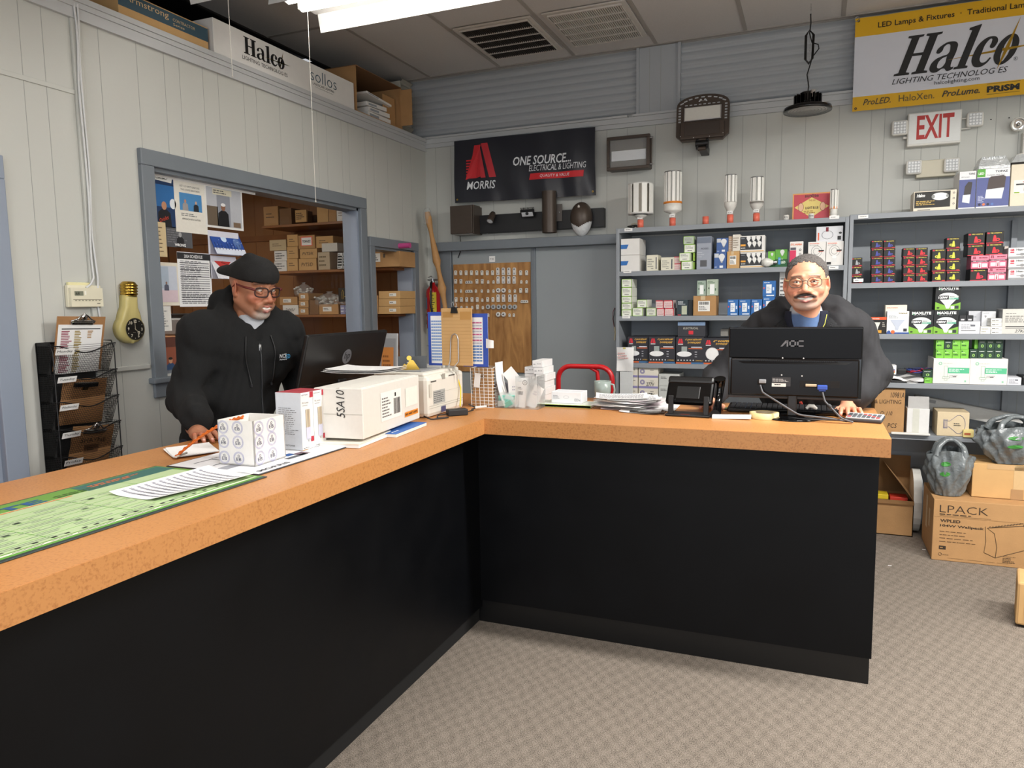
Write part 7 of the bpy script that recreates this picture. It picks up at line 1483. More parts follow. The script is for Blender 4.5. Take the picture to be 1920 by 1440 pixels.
g=B();g.T=fronty(0,-.0145,0);g.rect(xx(1448),zz_(724),xx(1483)-xx(1448),zz_(707)-zz_(724),'#2c2c2e',z=.0006);g.lines(xx(1449),zz_(716),.07,.014,3,'#b9b9b9',z=.0009);g.rect(xx(1448),zz_(725),.055,.014,'#d8d6d0',z=.001);g.lines(xx(1453),zz_(723),.04,.009,1,'#222222',z=.0013)
for px,py in((1467,671),(1506,671),(1466,703),(1504,704)):g.ell(xx(px),zz_(py),.003,.003,'#c9c9c9',z=.001,n=8)
g.obj('rating_label',t)
g=B();g.box(xx(1421),-.018,zz_(722),.034,.004,.024,'void');g.box(xx(1424),-.032,zz_(719),.028,.018,.016,'#8d8f92',.003);g.obj('power_plug',t)
g=B();g.box(xx(1500),-.016,zz_(725),xx(1575)-xx(1500),.003,.028,'void');g.box(xx(1511),-.021,zz_(723),.042,.006,.010,'#b7a88c',.001);g.box(xx(1533),-.034,zz_(728),.038,.022,.018,'#2f4fa8',.003);g.box(xx(1536),-.030,zz_(731),.026,.016,.012,'#2f4fa8',.002);g.obj('video_plug',t)
g=B();g.box(xx(1478),-.010,.012,.036,.012,hz+.03,'black_plastic',.004);g.lathe([(0,.012),(.03,.012),(.115,.006),(.12,.002),(.118,0),(0,0)],'gloss_black',n=40,c=(xx(1487),.03,0));g.obj('stand',t)
xc,zc_=xx(1601),.006
for i,(a_,pts_)in enumerate((('power',[(xx(1427),-.035,zz_(722)),(xx(1432),-.05,zz_(735)),(xx(1460),-.07,zz_(750)),(xx(1500),-.08,.028),(xx(1550),-.08,.02),(xc,-.06,zc_)]),('video',[(xx(1543),-.035,zz_(732)),(xx(1548),-.045,zz_(748)),(xx(1562),-.06,.055),(xx(1580),-.08,.02),(xc,-.07,zc_)]))):
 g=B();q=[]
 for j in range(len(pts_)-1):
  for s_ in range(6):q.append(Vector(pts_[j]).lerp(Vector(pts_[j+1]),s_/6))
 q=[q[0]]+[(q[j-1]+q[j]*2+q[j+1])/4 for j in range(1,len(q)-1)]+[Vector(pts_[-1])]
 g.tube(q,.0038,'#55565a',n=7)
 if i:g.cyl(q[9],q[11],.008,k='#2c2c2e',n=10)
 g.obj(a_+'_cable',t)
for i,pts_ in enumerate(([(1380,765),(1420,768),(1480,783),(1540,780),(1590,790)],[(1470,760),(1510,768),(1560,775),(1600,791)],[(1400,762),(1440,775),(1500,786),(1570,788),(1600,792)])):
 q=[onZ(*p,CZ+.004+.002*i)for p in pts_];c0_=q[0].copy();s_=[]
 for j in range(len(q)-1):
  for k_ in range(5):s_.append(q[j].lerp(q[j+1],k_/5)-c0_)
 s_=[s_[0]]+[(s_[j-1]+s_[j]*2+s_[j+1])/4 for j in range(1,len(s_)-1)]
 b=B();b.tube(s_,.0028,'#2a2a2c',n=6);b.obj('cable',mw=xyz(*c0_),label=['long black cable lying across the counter behind the tape roll','short black cable running under the monitor to the grommet','thin black cable curving in front of the monitor base'][i],category='cable',group='cables on the right counter')
b=B();b.lathe([(0,0),(.033,0),(.033,.004),(.027,.005),(0,.005)],'black_plastic',n=28);p=onZ(1606,789,CZ);b.obj('cable_grommet',mw=xyz(p.x,p.y-.0,CZ),label='round black cable grommet in the counter beside the calculator',category='grommet')
b=B();b.T=rx(.06);b.box(0,0,0,.46,.13,.018,'gloss_black',.005)
for i in range(4):
 for j in range(20):b.box(.012+.022*j,.010+.028*i,.018,.019,.024,.004,'#1b1b1d',.0015)
b.obj('keyboard',mw=xyz(-.345,3.345,CZ+.002),label='black keyboard behind the big monitor',category='keyboard')
b=B();b.tube([(0,0,0),(.012,.004,.012),(.028,0,.010),(.04,.006,.0)],[.006,.008,.009,.006],'white_plastic',n=8);p=onZ(1517,757,CZ+.03);b.obj('white_plug',mw=xyz(p.x-.01,3.315,CZ+.033),label='small white plug lying on the keyboard behind the monitor',category='plug')
b=B();b.box(0,0,0,.012,.02,.036,'#c23a28',.002);[b.box(.003*i,-.0006,0,.0012,.002,.036,'#1a1a1a')for i in range(4)];p=onZ(1502,768,CZ);b.obj('cable_tie',mw=xyz(p.x,p.y-.03,CZ+.001)@ry(-.25),label='red and black striped cable tie at the monitor base',category='tie')
b=B();b.T=rx(.09);b.box(0,0,0,.135,.095,.014,'#3a3c40',.005);b.box(.002,.002,.012,.131,.091,.006,'#a9abac',.003)
r=random.Random(2)
for i in range(4):
 for j in range(7):b.box(.008+.0175*j,.008+.016*i,.017,.013,.011,.004,'#c44a4a' if(i+j)%6==0 else '#5a5c60',.001)
p=onZ(1586,790,CZ);b.obj('calculator',mw=xyz(p.x-.005,p.y+.0,CZ)@rz(-.22),label='grey desk calculator with dark and red keys at the right counter end',category='calculator')
a=onZ(852,785,CZ);b=B();b.box(0,0,0,.09,.05,.028,'#1f1f21',.004);b.obj('power_adapter',mw=xyz(-1.475,2.86,CZ)@rz(.75),label='black power adapter brick on the counter in front of the printer',category='adapter')
def loosec(pts,r_,k,lab,grp=None):
 s_=[];q=[Vector(p)for p in pts];c0_=q[0].copy()
 for j in range(len(q)-1):
  for k_ in range(6):s_.append(q[j].lerp(q[j+1],k_/6)-c0_)
 s_=[s_[0]]+[(s_[j-1]+s_[j]*2+s_[j+1])/4 for j in range(1,len(s_)-1)];b=B();b.tube(s_,r_,k,n=7);b.obj('cable',mw=xyz(*c0_),label=lab,category='cable',group=grp)
loosec([(-1.535,3.08,CZ+.14),(-1.525,3.085,CZ+.10),(-1.515,3.06,CZ+.05),(-1.50,3.02,CZ+.005)],.0032,'#dcc22a','yellow network cable hanging at the side of the white printer')
loosec([(-1.47,2.90,CZ+.012),(-1.52,2.84,CZ+.006),(-1.49,2.78,CZ+.004),(-1.45,2.82,CZ+.004),(-1.50,2.74,CZ+.004),(-1.56,2.76,CZ+.02)],.003,'#1c1c1e','black cable looping on the counter between carton and adapter','black cables by the printer')
loosec([(-1.43,2.93,CZ+.010),(-1.42,3.0,CZ+.012),(-1.46,3.06,CZ+.006),(-1.42,3.09,CZ+.014),(-1.47,3.12,CZ+.006),(-1.51,3.10,CZ+.03)],.003,'#1c1c1e','black cable bunched on the counter between adapter and wire basket','black cables by the printer')
b=B();b.cyl((0,0,0),(.045,.03,.004),.006,k='#d8d8d4',n=10);b.obj('white_plug',mw=xyz(-1.445,3.07,CZ+.012),label='white cable plug lying before the wire basket',category='plug')
# == ON THE FLOOR AT RIGHT
def opencarton(mw,w,d,h,lab,k='cardboard',flaps=()):
 t=empty('cardboard_box',mw,label=lab,category='box');e=.005;b=B()
 b.box(0,0,0,w,e,h,k);b.box(0,d-e,0,w,e,h,k);b.box(0,0,0,e,d,h,k);b.box(w-e,0,0,e,d,h,k);b.box(0,0,0,w,d,e,k);b.obj('box_body',t)
 for f in flaps:g=B();g.add(list(f),[(0,1,2,3),(3,2,1,0)],k);g.obj('box_flap',t)
 return t
f0=onZ(1746,1049,0);f1=onZ(1920,1067,0);fa=math.atan2((f1-f0).y,(f1-f0).x)
fh=onY(1752,936,f0 .y).z;fw=.68;fd=.42
t=empty('cardboard_box',xyz(f0 .x,f0 .y,.001)@rz(fa),label='big brown printed carton with a wall light line drawing, on the floor',category='box')
b=B();b.box(0,0,0,fw,fd,fh,'cardboard',.003);b.rect(0,0,.001,.001,'cardboard');b.box(0,fd*.48,fh-.001,fw,.05,.002,'#b28c5c')
b.T=fronty(0,-.0008,0);ink='#3a2c1e'
b.tx('LPACK',.03,fh*.795,w=.235,h=fh*.12,k=ink,z=.0005,bold=-.012);b.lines(.03,fh*.755,.24,fh*.02,1,ink,z=.0005,seed=3,fill=.7);b.rect(.03,fh*.74,.25,.0012,ink,z=.0005);b.rect(0,fh*.72,fw,.0012,'#8a6a42',z=.0004)
b.tx('WPLED',.035,fh*.635,w=.10,h=fh*.05,k=ink,z=.0005,bold=.03);b.tx('104W Wallpack',.035,fh*.55,w=.215,h=fh*.05,k=ink,z=.0005,bold=.03)
for i in range(4):b.lines(.035,fh*(.47-.055*i),.20,fh*.025,1,'#6a4f32',z=.0005,seed=i+3)
b.rect(.035,fh*.185,.034,fh*.06,ink,z=.0005);b.lines(.04,fh*.20,.024,fh*.03,1,'#b9905c',z=.0008);b.ring(.042,fh*.105,.007,.009,ink,z=.0005,n=14);b.lines(.055,fh*.09,.05,fh*.02,1,'#6a4f32',z=.0005);b.lines(.08,fh*.045,.5,fh*.012,1,'#8a6a42',z=.0005)
def ln(p,k=ink):b.tube([(x_,y_,.0006)for x_,y_ in p],.0013,k,n=4,cap=False)
ln([(.255,fh*.62),(.262,fh*.38),(.255,fh*.20),(.31,fh*.13),(.45,fh*.30),(.455,fh*.5),(.435,fh*.68),(.265,fh*.60),(.30,fh*.52),(.315,fh*.30),(.31,fh*.13)]);ln([(.265,fh*.60),(.43,fh*.72),(.435,fh*.68)]);[ln([(.275+.014*i,fh*(.605+.009*i)),(.278+.014*i,fh*(.63+.009*i))])for i in range(11)]
b.lines(.345,fh*.06,.06,fh*.09,4,ink,z=.0005,seed=8);b.rect(.50,fh*.12,.08,fh*.26,ink,z=.0005);b.rect(.515,fh*.16,.02,fh*.15,'#b9905c',z=.0008);b.rect(.50,fh*.45,.08,fh*.12,ink,z=.0005);b.rect(.50,fh*.80,.08,fh*.06,ink,z=.0005);b.tx('Wallpack LED',.345,fh*.155,w=.06,h=fh*.018,k=ink,z=.0005)
b.obj('box_body',t);BM=t.matrix_world.copy()
g=B();g.T=Matrix(((0,0,-1,-.001),(-1,0,0,fd),(0,1,0,0),(0,0,0,1)));g.rect(fd*.35,fh*.35,.06,fh*.55,'#cdb694');g.rect(fd*.62,fh*.45,.05,fh*.3,'#cdb694');g.obj('tape_label',t)
c0_=onY(1826,953,f0 .y+.16);x,z,w,h=rectY(1822,873,1960,950,f0 .y+.12)
t=empty('cardboard_box',xyz(x,f0 .y+.12,fh+.003)@rz(fa*.6),label='plain taped brown carton resting on the big printed carton',category='box')
b=B();hh=z+h-fh;b.box(0,0,0,.48,.27,hh,'cardboard_tan',.004);b.box(.0,.12,hh-.001,.48,.05,.002,'#c9a878');b.T=fronty(0,-.0006,0);b.rect(.07,hh*.85,.28,hh*.15,'#c4a072');b.rect(.2,0,.05,hh,'#cbab7c');b.rect(.19,0,.06,hh*.3,'#a8835a',z=.001);b.obj('box_body',t)
g=B();g.T=Matrix(((0,0,-1,-.001),(-1,0,0,.27),(0,1,0,0),(0,0,0,1)));g.rect(.19,hh*.35,.04,hh*.3,'#1d1a18');g.rect(.2,hh*.37,.02,hh*.05,'#b3301e',z=.001);g.obj('side_label',t);topz=fh+.003+hh
bagm=mat('bag_grey','#6f7577',.25,var=.12,scale=12,bump=.7,bscale=35,spec=.6)
def bag(mw,w,d,h,lab,seed):
 r=random.Random(seed);t=empty('plastic_bag',mw,label=lab,category='bag',group='grey plastic bags');b=B();N_,K=96,26
 def f(u,v):
  a=2*PI*u;prof=.55+.5*math.sin(min(v*1.25,1)*PI*.55)-.20*max(0,v-.65);cr=1+.06*math.sin(a*5+v*6+seed)+.05*math.sin(a*9-v*11)+.045*(1-2*abs(math.sin(a*8+v*4+seed)))+.02*math.sin(a*21-v*19)
  top=1-.14*(.5+.5*math.cos(2*a))*(v**3)
  return(w/2*prof*cr*math.cos(a),d/2*prof*cr*math.sin(a),h*v*top)
 b.sheet(f,N_,K,'bag_grey');b.v+=[];b.ell(0,0,w*.29,d*.29,'bag_grey',z=.002,n=20);b.obj('bag_body',t)
 for s_ in(-1,1):
  g=B();y_=s_*d*.30;pts=[(-w*.30,y_,h*.86),(-w*.26,y_*.8,h*1.06),(-w*.08,y_*.4,h*1.20),(w*.08,y_*.4,h*1.20),(w*.26,y_*.8,h*1.06),(w*.30,y_,h*.86)]
  q=[]
  for j in range(5):
   for k_ in range(4):q.append(Vector(pts[j]).lerp(Vector(pts[j+1]),k_/4))
  q=[q[0]]+[(q[j-1]+q[j]*2+q[j+1])/4 for j in range(1,len(q)-1)]+[Vector(pts[-1])]
  g.tube(q,[.020-.008*math.sin(PI*j/(len(q)-1))for j in range(len(q))],'bag_grey',n=7);g.obj('handle',t)
 g=B();gr='#3f8a3a'
 for(u,v)in((.71,.72),(.71,.5)):
  pts=[]
  for k_ in range(10):a=2*PI*k_/10;p=Vector(f(u+.035*math.cos(a),v+.05*math.sin(a)));pts.append(p*1.0+Vector((p.x,p.y,0)).normalized()*.003)
  g.add([tuple(p)for p in pts],[tuple(range(10)),tuple(reversed(range(10)))],gr)
 g.obj('green_print',t);return t
pb=onY(1783,935,f0 .y+.10);bag(xyz(onY(1780,880,f0 .y+.11).x,f0 .y+.13,fh+.004),.235,.18,.27,'grey plastic bag with green marks standing on the big printed carton',3)
bag(xyz(onY(1885,860,f0 .y+.20).x+.03,f0 .y+.19,topz+.003)@rz(.3),.36,.22,.22,'grey plastic bag with green marks on the plain taped carton',8)
g0=onZ(1640,999,0);gw=.36
x0_=onZ(1711,1007,0);ob=onY(1700,940,x0_.y).z
t=opencarton(xyz(x0_.x-gw,x0_.y,.001),gw,.25,ob,'open brown carton with raised flaps beside the counter end','cardboard',[((0,.25,ob),(gw,.25,ob),(gw+.0,.26,ob+.24),(0,.26,ob+.24)),((gw,.0,ob),(gw,.25,ob),(gw-.16,.26,ob+.20),(gw-.16,-.03,ob+.22)),((0,0,ob),(gw,0,ob),(gw,-.015,ob-.02),(0,-.015,ob-.02))])
b=B();b.box(0,0,0,.12,.10,.03,'#e6c92a',.003);b.obj('yellow_pack',mw=xyz(x0_.x-gw+.10,x0_.y+.05,ob-.01),label='yellow pack showing in the open carton',category='packet')
b=B();b.box(0,0,0,.10,.10,.03,'#cc3a26',.003);b.obj('red_pack',mw=xyz(x0_.x-gw+.23,x0_.y+.05,ob-.02),label='red pack showing in the open carton beside the yellow one',category='packet')
b=B();b.box(0,0,0,gw-.03,.21,ob-.03,'cardboard_dark');b.obj('inner_box',mw=xyz(x0_.x-gw+.015,x0_.y+.02,.008),label='brown inner box filling the open carton',category='box')
x,z,w,h=rectY(1714,864,1740,986,x0_.y-.05)
t=empty('round_fixture',xyz(x+w*.5,x0_.y-.02,.02)@rx(-.1),label='white rounded light fixture leaning between the cartons',category='fixture')
b=B();n=24;out=[(.0+.016*0+.15*math.cos(2*PI*i/n),.20+.20*math.sin(2*PI*i/n))for i in range(n)];b.T=Matrix(((0,0,1,-.03),(1,0,0,.16),(0,1,0,0),(0,0,0,1)));b.prism(out,0,.045,'white_plastic');b.prism([(a*.8,.04+c*.8)for a,c in out],.045,.055,'#c9cbcd');b.obj('fixture_body',t)
p=onZ(1897,1178,0)
b=B();b.box(0,0,0,.30,.22,.20,'cardboard_tan',.01);b.box(.02,.02,-.012,.2,.15,.012,'black_plastic');b.T=fronty(0,-.0006,0);[b.rect(.01+.02*i,.01,.001,.18,'#a98255')for i in range(12)]
b.obj('cardboard_box',mw=xyz(p.x+.015,p.y+.02,.0125)@ry(.0)@rz(-.2),label='light brown carton at the lower right edge of the photo',category='box')
for i,(px,py)in enumerate(((1729,1031),(1665,1061))):
 p=onZ(px,py,0);b=B();b.box(0,0,0,.018,.006,.002,'paper');b.obj('paper_scrap',mw=xyz(p.x,p.y,.001),label=['tiny white paper scrap on the carpet beside the big printed carton','tiny white paper scrap on the carpet between counter and carton'][i],category='scrap',group='paper scraps')
# == THE OFFICE SEEN THROUGH WINDOW AND DOORWAY
OF=4.98
zA=[onY(580,418,OF).z,onY(600,506,OF).z,onY(600,590,OF).z,.98]
xa,xb=onY(490,420,OF).x,-3.02
t=empty('office_shelving',xyz(xa,OF,0),label='brown wooden shelving in the office behind the window',category='shelving')
for z in zA:b=B();b.box(0,0,z-.02,xb-xa-.0,.38,.02,'wood_shelf',.002);b.obj('shelf_board',t)
b=B();xp=onY(660,450,OF-.25).x-xa
b.box(xp-.0,-.02,0,.035,.035,2.5,'wood_orange',.002);b.obj('post',t)
b=B();b.box(xb-xa-.20,-.03,0,.03,.04,2.5,'wood_orange',.002);b.obj('post',t)
def ob_(r,z,d,k,draw,lab,Y=OF+.02,grp='boxes on the office shelves'):carton(r,Y,z+.0008,d,k,draw,lab,grp,name='office_box')
def hw(tx=None):return(lambda b,w,h:b.tx(tx,w*.15,h*.35,w=w*.65,h=h*.3,k='#3a2c1e',z=.001,shear=.2))if tx else(lambda b,w,h:b.lines(w*.18,h*.35,w*.6,h*.35,2,'#5a4632',seed=4,fill=.3))
def lab_(b,w,h):b.rect(w*.2,h*.3,w*.45,h*.45,'#e9e7e2');b.lines(w*.25,h*.4,w*.35,h*.25,2,'#444444',z=.0013)
z=zA[0]
ob_((494,383,521,419),z,.28,'cardboard',hw(),'brown carton at the left end of the top office shelf')
ob_((553,387,574,410),z+.012,.02,'cardboard_tan',lambda b,w,h:b.lines(w*.1,h*.2,w*.8,h*.6,4,'#3a2c1e'),'small handwritten cardboard note on the top office shelf')
ob_((594,383,615,412),z,.2,'cardboard_tan',None,'brown carton in the middle of the top office shelf');ob_((616,386,630,412),z,.2,'cardboard',None,'narrow brown carton beside the white one on the top office shelf');ob_((631,389,650,414),z,.2,'#e8e6e2',hw(),'white carton at the right end of the top office shelf')
ob_((524,388,546,419),z,.28,'cardboard_dark',None,'dark brown carton beside the left end carton, top office shelf',OF+.03)
z=zA[1]
for i,(a,c)in enumerate(((481,504),(458,480),(435,457))):ob_((538,a,558,c),z if i==0 else carton.top,.2,'cardboard_tan',hw(),f'tan carton, {["bottom", "middle", "top"][i]} of the three-high pile in the office')
ob_((560,482,593,504),z,.2,'cardboard_tan',hw('PVTS/D'),'carton handwritten PVTS/D in the office window');z2_=carton.top
ob_((562,463,594,481),z2_,.2,'cardboard_tan',hw('PVTS/K'),'carton handwritten PVTS/K in the office window');z3_=carton.top
ob_((559,437,590,462),z3_,.2,'cardboard',lambda b,w,h:(b.rect(w*.15,h*.2,w*.7,h*.7,'#e8654a'),b.rect(w*.2,h*.25,w*.6,h*.58,'#efeeec',z=.001),b.tx('TOPAZZ',w*.25,h*.45,w=w*.5,h=h*.18,k='#222222',z=.0014,bold=.04)),'carton with red-edged white label in the office window')
ob_((592,433,624,455),z3_,.2,'cardboard_tan',hw(),'plain tan carton above the office window pile',OF+.03)
ob_((505,445,536,465),z3_,.15,'#c3b08c',hw(),'faded tan carton at the left of the middle office shelf',OF+.06)
for i in range(2):ob_((514,484-19*i,537,503-19*i),z if i==0 else carton.top,.15,'#e0dfdc',p_text(3,'#55585c',3),f'white labelled carton, {["lower", "upper"][i]} of two at the left of the middle office shelf')
ob_((596,470,618,503),z,.15,'#b9a68a',p_text(9,'#77684a',3),'dull brown packed carton right of the PVTS cartons');ob_((603,452,632,468),carton.top,.1,'#d0cdc4',None,'pale flat pack on the dull brown carton')
for i in range(5):
 ob_((632,495-10*i,641,504-10*i),z+.022*i,.1,'#cfd0cf',p_text(i,'#444444',2),f'small white lamp box, left column, {rows5[i] if i < 4 else "top"}, in the office',OF-.02,'small lamp boxes in the office');ob_((642,495-10*i,651,504-10*i),z+.022*i,.1,'#c4c6c6',p_text(i+7,'#444444',2),f'small white lamp box, right column, {rows5[i] if i < 4 else "top"}, in the office',OF-.02,'small lamp boxes in the office')
z=zA[2]
ob_((530,569,559,587),z,.2,'#dedcd8',hw('200/'),'white carton handwritten 200 on the lower office shelf');zt_=carton.top;ob_((524,552,557,567),zt_,.18,'cardboard',lab_,'tan carton on the handwritten white one in the office')
for i in range(3):ob_((560,574-13*i,578,587-13*i),z if i==0 else carton.top,.2,'cardboard',lab_,f'small labelled tan carton, {["bottom", "middle", "top"][i]} of three on the lower office shelf')
ob_((580,560,597,587),z,.2,'cardboard_dark',None,'dark carton right of the three labelled ones on the lower office shelf');ob_((598,568,634,587),z,.2,'cardboard',lab_,'wide tan carton under the bag of white parts')
for i in range(2):ob_((638+9*i,570,646+9*i,587),z,.1,'#8f90b4',p_text(2,'#e4e4ea',2),f'small blue-grey box, {["left", "right"][i]} of the pair beside the office post')
ob_((634,534,657,560),z+.1,.02,'#17140f',lambda b,w,h:(b.tube([(w*.3,h*.2,.001),(w*.3,h*.7,.001),(w*.36,h*.85,.001),(w*.42,h*.7,.001),(w*.42,h*.2,.001)],.0015,'#c9a94c',n=4),b.lines(w*.5,h*.3,w*.4,h*.15,1,'#c9a94c')),'small black card with gold print beside the office post',OF-.03)
def fitbag(x0_,y0_,x1_,y1_,z,lab,n):
 x,zz,w,h=rectY(x0_,y0_,x1_,y1_,OF+.05);t=empty('parts_bag',xyz(x+w/2,OF+.08,z),label=lab,category='bag',group='clear bags of fittings');b=B();r=random.Random(n)
 b.lathe([(w*.42,.004),(w*.5,h*.25),(w*.46,h*.6),(w*.2,h*.85),(w*.05,h*.95),(w*.12,h*1.05)],'plastic_film',n=20);b.v=[(a*(1+.1*math.sin(c*60)),c_*.5,d_)for(a,c_,d_),c in zip(b.v,[v[0]for v in b.v])];b.obj('bag_film',t)
 g=B()
 for i in range(n):g.ball((r.uniform(-.38,.38)*w,r.uniform(-.05,.05),.02+r.random()*h*.5),.012,'#dcdad4',8,(1,1,.7))
 o=g.obj('white_fittings',t);o['kind']='stuff'
fitbag(584,548,644,576,zt_-.02,'clear bag of white fittings on the wide tan carton',46);fitbag(548,528,582,552,zt_+.075,'smaller clear bag of white fittings on the tan cartons',20)
z=onY(730,497,OF).z
def db_(r,z,d,k,draw,lab):carton(r,OF-.05,z+.0008,d,k,draw,lab,'cartons seen through the doorway',name='office_box')
db_((694,470,749,499),zA[1]+.03-.03,.28,'cardboard',lambda b,w,h:(b.rect(w*.02,h*.35,w*.33,h*.55,'#e9e7e2'),b.lines(w*.05,h*.42,w*.26,h*.38,3,'#333333',z=.0013),b.rect(w*.45,h*.6,w*.07,h*.25,'#4a3a28')),'large brown carton with white label on the upper shelf through the doorway')
for i in range(3):db_((710,573-15*i,750,587-15*i),zA[2]if i==0 else carton.top,.25,'cardboard_tan',lambda b,w,h:(b.rect(w*.5,h*.3,w*.32,h*.4,'#e6e4de'),b.lines(w*.53,h*.4,w*.25,h*.2,1,'#444444',z=.0013)),f'tan carton with small label through the doorway, {["bottom", "middle", "top"][i]} of three')
db_((697,552,709,587),zA[2],.2,'cardboard',lab_,'upright tan carton left of the three labelled ones, through the doorway')
b=B();b.cyl((0,0,0),(.32,0,0),.02,k='#c44a8a',n=14);q=onY(697,466,OF-.08);b.obj('pink_roll',mw=xyz(q.x,OF-.05,zA[1]+.155),label='pink paper roll lying above the carton through the doorway',category='roll')
x,z,w,h=rectY(704,625,741,685,4.2);t=empty('framed_certificate',fronty(-2.50,4.05,1.04),label='grey framed orange certificate standing behind the monitor',category='frame')
x,z,w,h=rectY(704,625,741,685,3.40)
t.matrix_world=fronty(x,3.40,CZ)@rx(-.08);hh=z+h-CZ;b=B();b.box(0,0,-.012,w,hh,.012,'#a9abad',.002);b.rect(w*.08,hh*.06,w*.84,hh*.86,'#8f9194');b.rect(w*.22,hh*.12,w*.60,hh*.66,'#c8823f',z=.001);b.lines(w*.28,hh*.25,w*.48,hh*.42,6,'#8a5528',z=.0014);b.ell(w*.38,hh*.17,.012,.012,'#4a4030',z=.0015,n=14);b.obj('frame',t)
g=B();g.box(-.03,0,-.035,w*.8,hh*.9,.012,'#c3c5c6',.002);g.obj('spare_frame',t)
for i,(r_,k,l_,yy)in enumerate((((308,597,362,629),'#8f8f90','grey office machine seen low through the window left part',3.55),)):
 x,z,w,h=rectY(*r_,yy);b=B();b.box(0,0,0,w+.2,.3,h,k,.01);b.box(.02,.03,h,w+.1,.2,.03,'black_plastic',.006);b.obj('office_machine',mw=xyz(x-.1,yy,z),label=l_,category='machine')
 b=B();b.box(0,0,0,.9,.6,.03,'wood_shelf',.003);b.obj('office_desk',mw=xyz(x-.3,yy-.15,z-.031),label='brown desk top under the grey office machine',category='desk');b=bpy.data.objects['office_desk']
 for q in((.03,.03),(.83,.03),(.03,.53),(.83,.53)):g=B();g.box(q[0],q[1],-(z-.031),.04,.04,z-.031,'wood_shelf');g.obj('leg',b)
# == pictures and papers stuck on the window pane
PX=XL-.0565
def sheetw(r,lab,col,draw,name='photo_print',cat='photo',rot=0,grp='papers on the window pane',out=0):
 y,z,w,h=rectX(*r,PX);b=B();b.box(0,0,0,w,h,.0008,col);
 if draw:b.T=xyz(0,0,.0006);draw(b,w,h)
 b.obj(name,mw=leftx(PX+.0002+out,y,z)@rz(rot),label=lab,category=cat,group=grp)
def figure(b,cx,y0,s_,body,skin='#a87858',hat=None,z=.001):
 b.prism([(cx-.45*s_,y0),(cx+.45*s_,y0),(cx+.40*s_,y0+.75*s_),(cx+.18*s_,y0+.92*s_),(cx-.18*s_,y0+.92*s_),(cx-.40*s_,y0+.75*s_)],z,z+.0001,body);b.ell(cx,y0+1.12*s_,.17*s_,.22*s_,skin,z=z+.0004,n=14)
 if hat:b.ell(cx,y0+1.26*s_,.19*s_,.10*s_,hat,z=z+.0006,n=12)
def d1(b,w,h):b.rect(0,0,w,h,'#16345e',z=.0004);b.rect(0,h*.35,w,h*.38,'#2a6aa8',z=.0005);figure(b,w*.55,0,w*.55,'#14161c','#c08a68');b.ell(w*.88,h*.42,w*.12,h*.09,'#e8eef2',z=.0012,n=14);b.tx('Orioles',w*.38,h*.07,w=w*.35,h=h*.07,k='#d8482a',z=.0018,shear=.3,rot=.4);b.add([(w*.10,h*.97,.002),(w*.92,h*.93,.002),(w*.86,h*.78,.002),(w*.24,h*.80,.002)],[(3,2,1,0)],'#eeeeea');b.tx('"GIVE THAT FAN A',w*.18,h*.885,w=w*.66,h=h*.045,k='#1a1a1a',z=.0024,bold=.04);b.tx('CONTRACT"',w*.30,h*.82,w=w*.44,h=h*.045,k='#1a1a1a',z=.0024,bold=.04)
def d2(b,w,h):b.rect(w*.15,h*.38,w*.7,h*.30,'#4a8ac0',z=.001);figure(b,w*.32,h*.38,w*.20,'#a09a98','#c08a70',z=.0014);figure(b,w*.66,h*.38,w*.19,'#22262e','#c09a84',z=.0014);b.tx('LET US NOT DISCUSS',w*.18,h*.78,w=w*.62,h=h*.03,k='#555555',z=.001);b.tx('THE LOWES BROTHERS',w*.2,h*.72,w=w*.60,h=h*.03,k='#555555',z=.001);b.lines(w*.18,h*.28,w*.65,h*.06,2,'#777777');b.tx('APPROACH WITH CAUTION',w*.2,h*.22,w=w*.58,h=h*.03,k='#444444',z=.001);b.rect(w*.3,h*.9,w*.4,h*.08,'#dcd2ba',z=.0009)
def d3(b,w,h):b.rect(w*.04,h*.05,w*.92,h*.90,'#b9bcc2',z=.0008);b.rect(w*.04,h*.05,w*.28,h*.45,'#6a5c4c',z=.001);b.rect(w*.30,h*.05,w*.35,h*.8,'#8f939c',z=.001);figure(b,w*.46,h*.05,w*.33,'#131418','#8a6048','#e6e6e6',z=.0014);b.rect(w*.2,h*.78,w*.5,h*.14,'#d9d3bc',z=.0018);b.lines(w*.22,h*.8,w*.45,h*.1,2,'#555555',z=.002);b.rect(w*.72,h*.06,w*.2,h*.12,'#7a6450',z=.0012)
def d4(b,w,h):b.tube([(w*.2,h*.1,.001),(w*.3,h*.4,.001),(w*.18,h*.6,.001),(w*.25,h*.9,.001)],.0012,'#5a4636',n=4);b.lines(w*.35,h*.1,w*.5,h*.8,7,'#6a5440',seed=5,fill=.25)
def d5(b,w,h):b.rect(0,0,w,h,'#55565a',z=.0004);b.lines(w*.05,h*.2,w*.9,h*.7,6,'#77787c',seed=5,z=.0006);figure(b,w*.53,0,w*.34,'#1c1c20','#a9a9a9',z=.001);b.tx('WRONG',w*.3,h*.05,w=w*.42,h=h*.15,k='#eeeeee',z=.002,bold=.04)
def d6(b,w,h):b.rect(0,h*.87,w,h*.12,'#2a2a2c',z=.0008);b.tx('2024 SCHEDULE',w*.2,h*.895,w=w*.55,h=h*.06,k='#dcdcdc',z=.0012,bold=.03);[b.rect(w*.06,h*(.80-.042*i),w*.88,h*.014,'#9a9a9c' if i%3 else '#55555a',z=.0009)for i in range(18)];b.lines(w*.08,h*.05,w*.84,h*.80,24,'#5a5a60',seed=11,z=.0012,fill=.35)
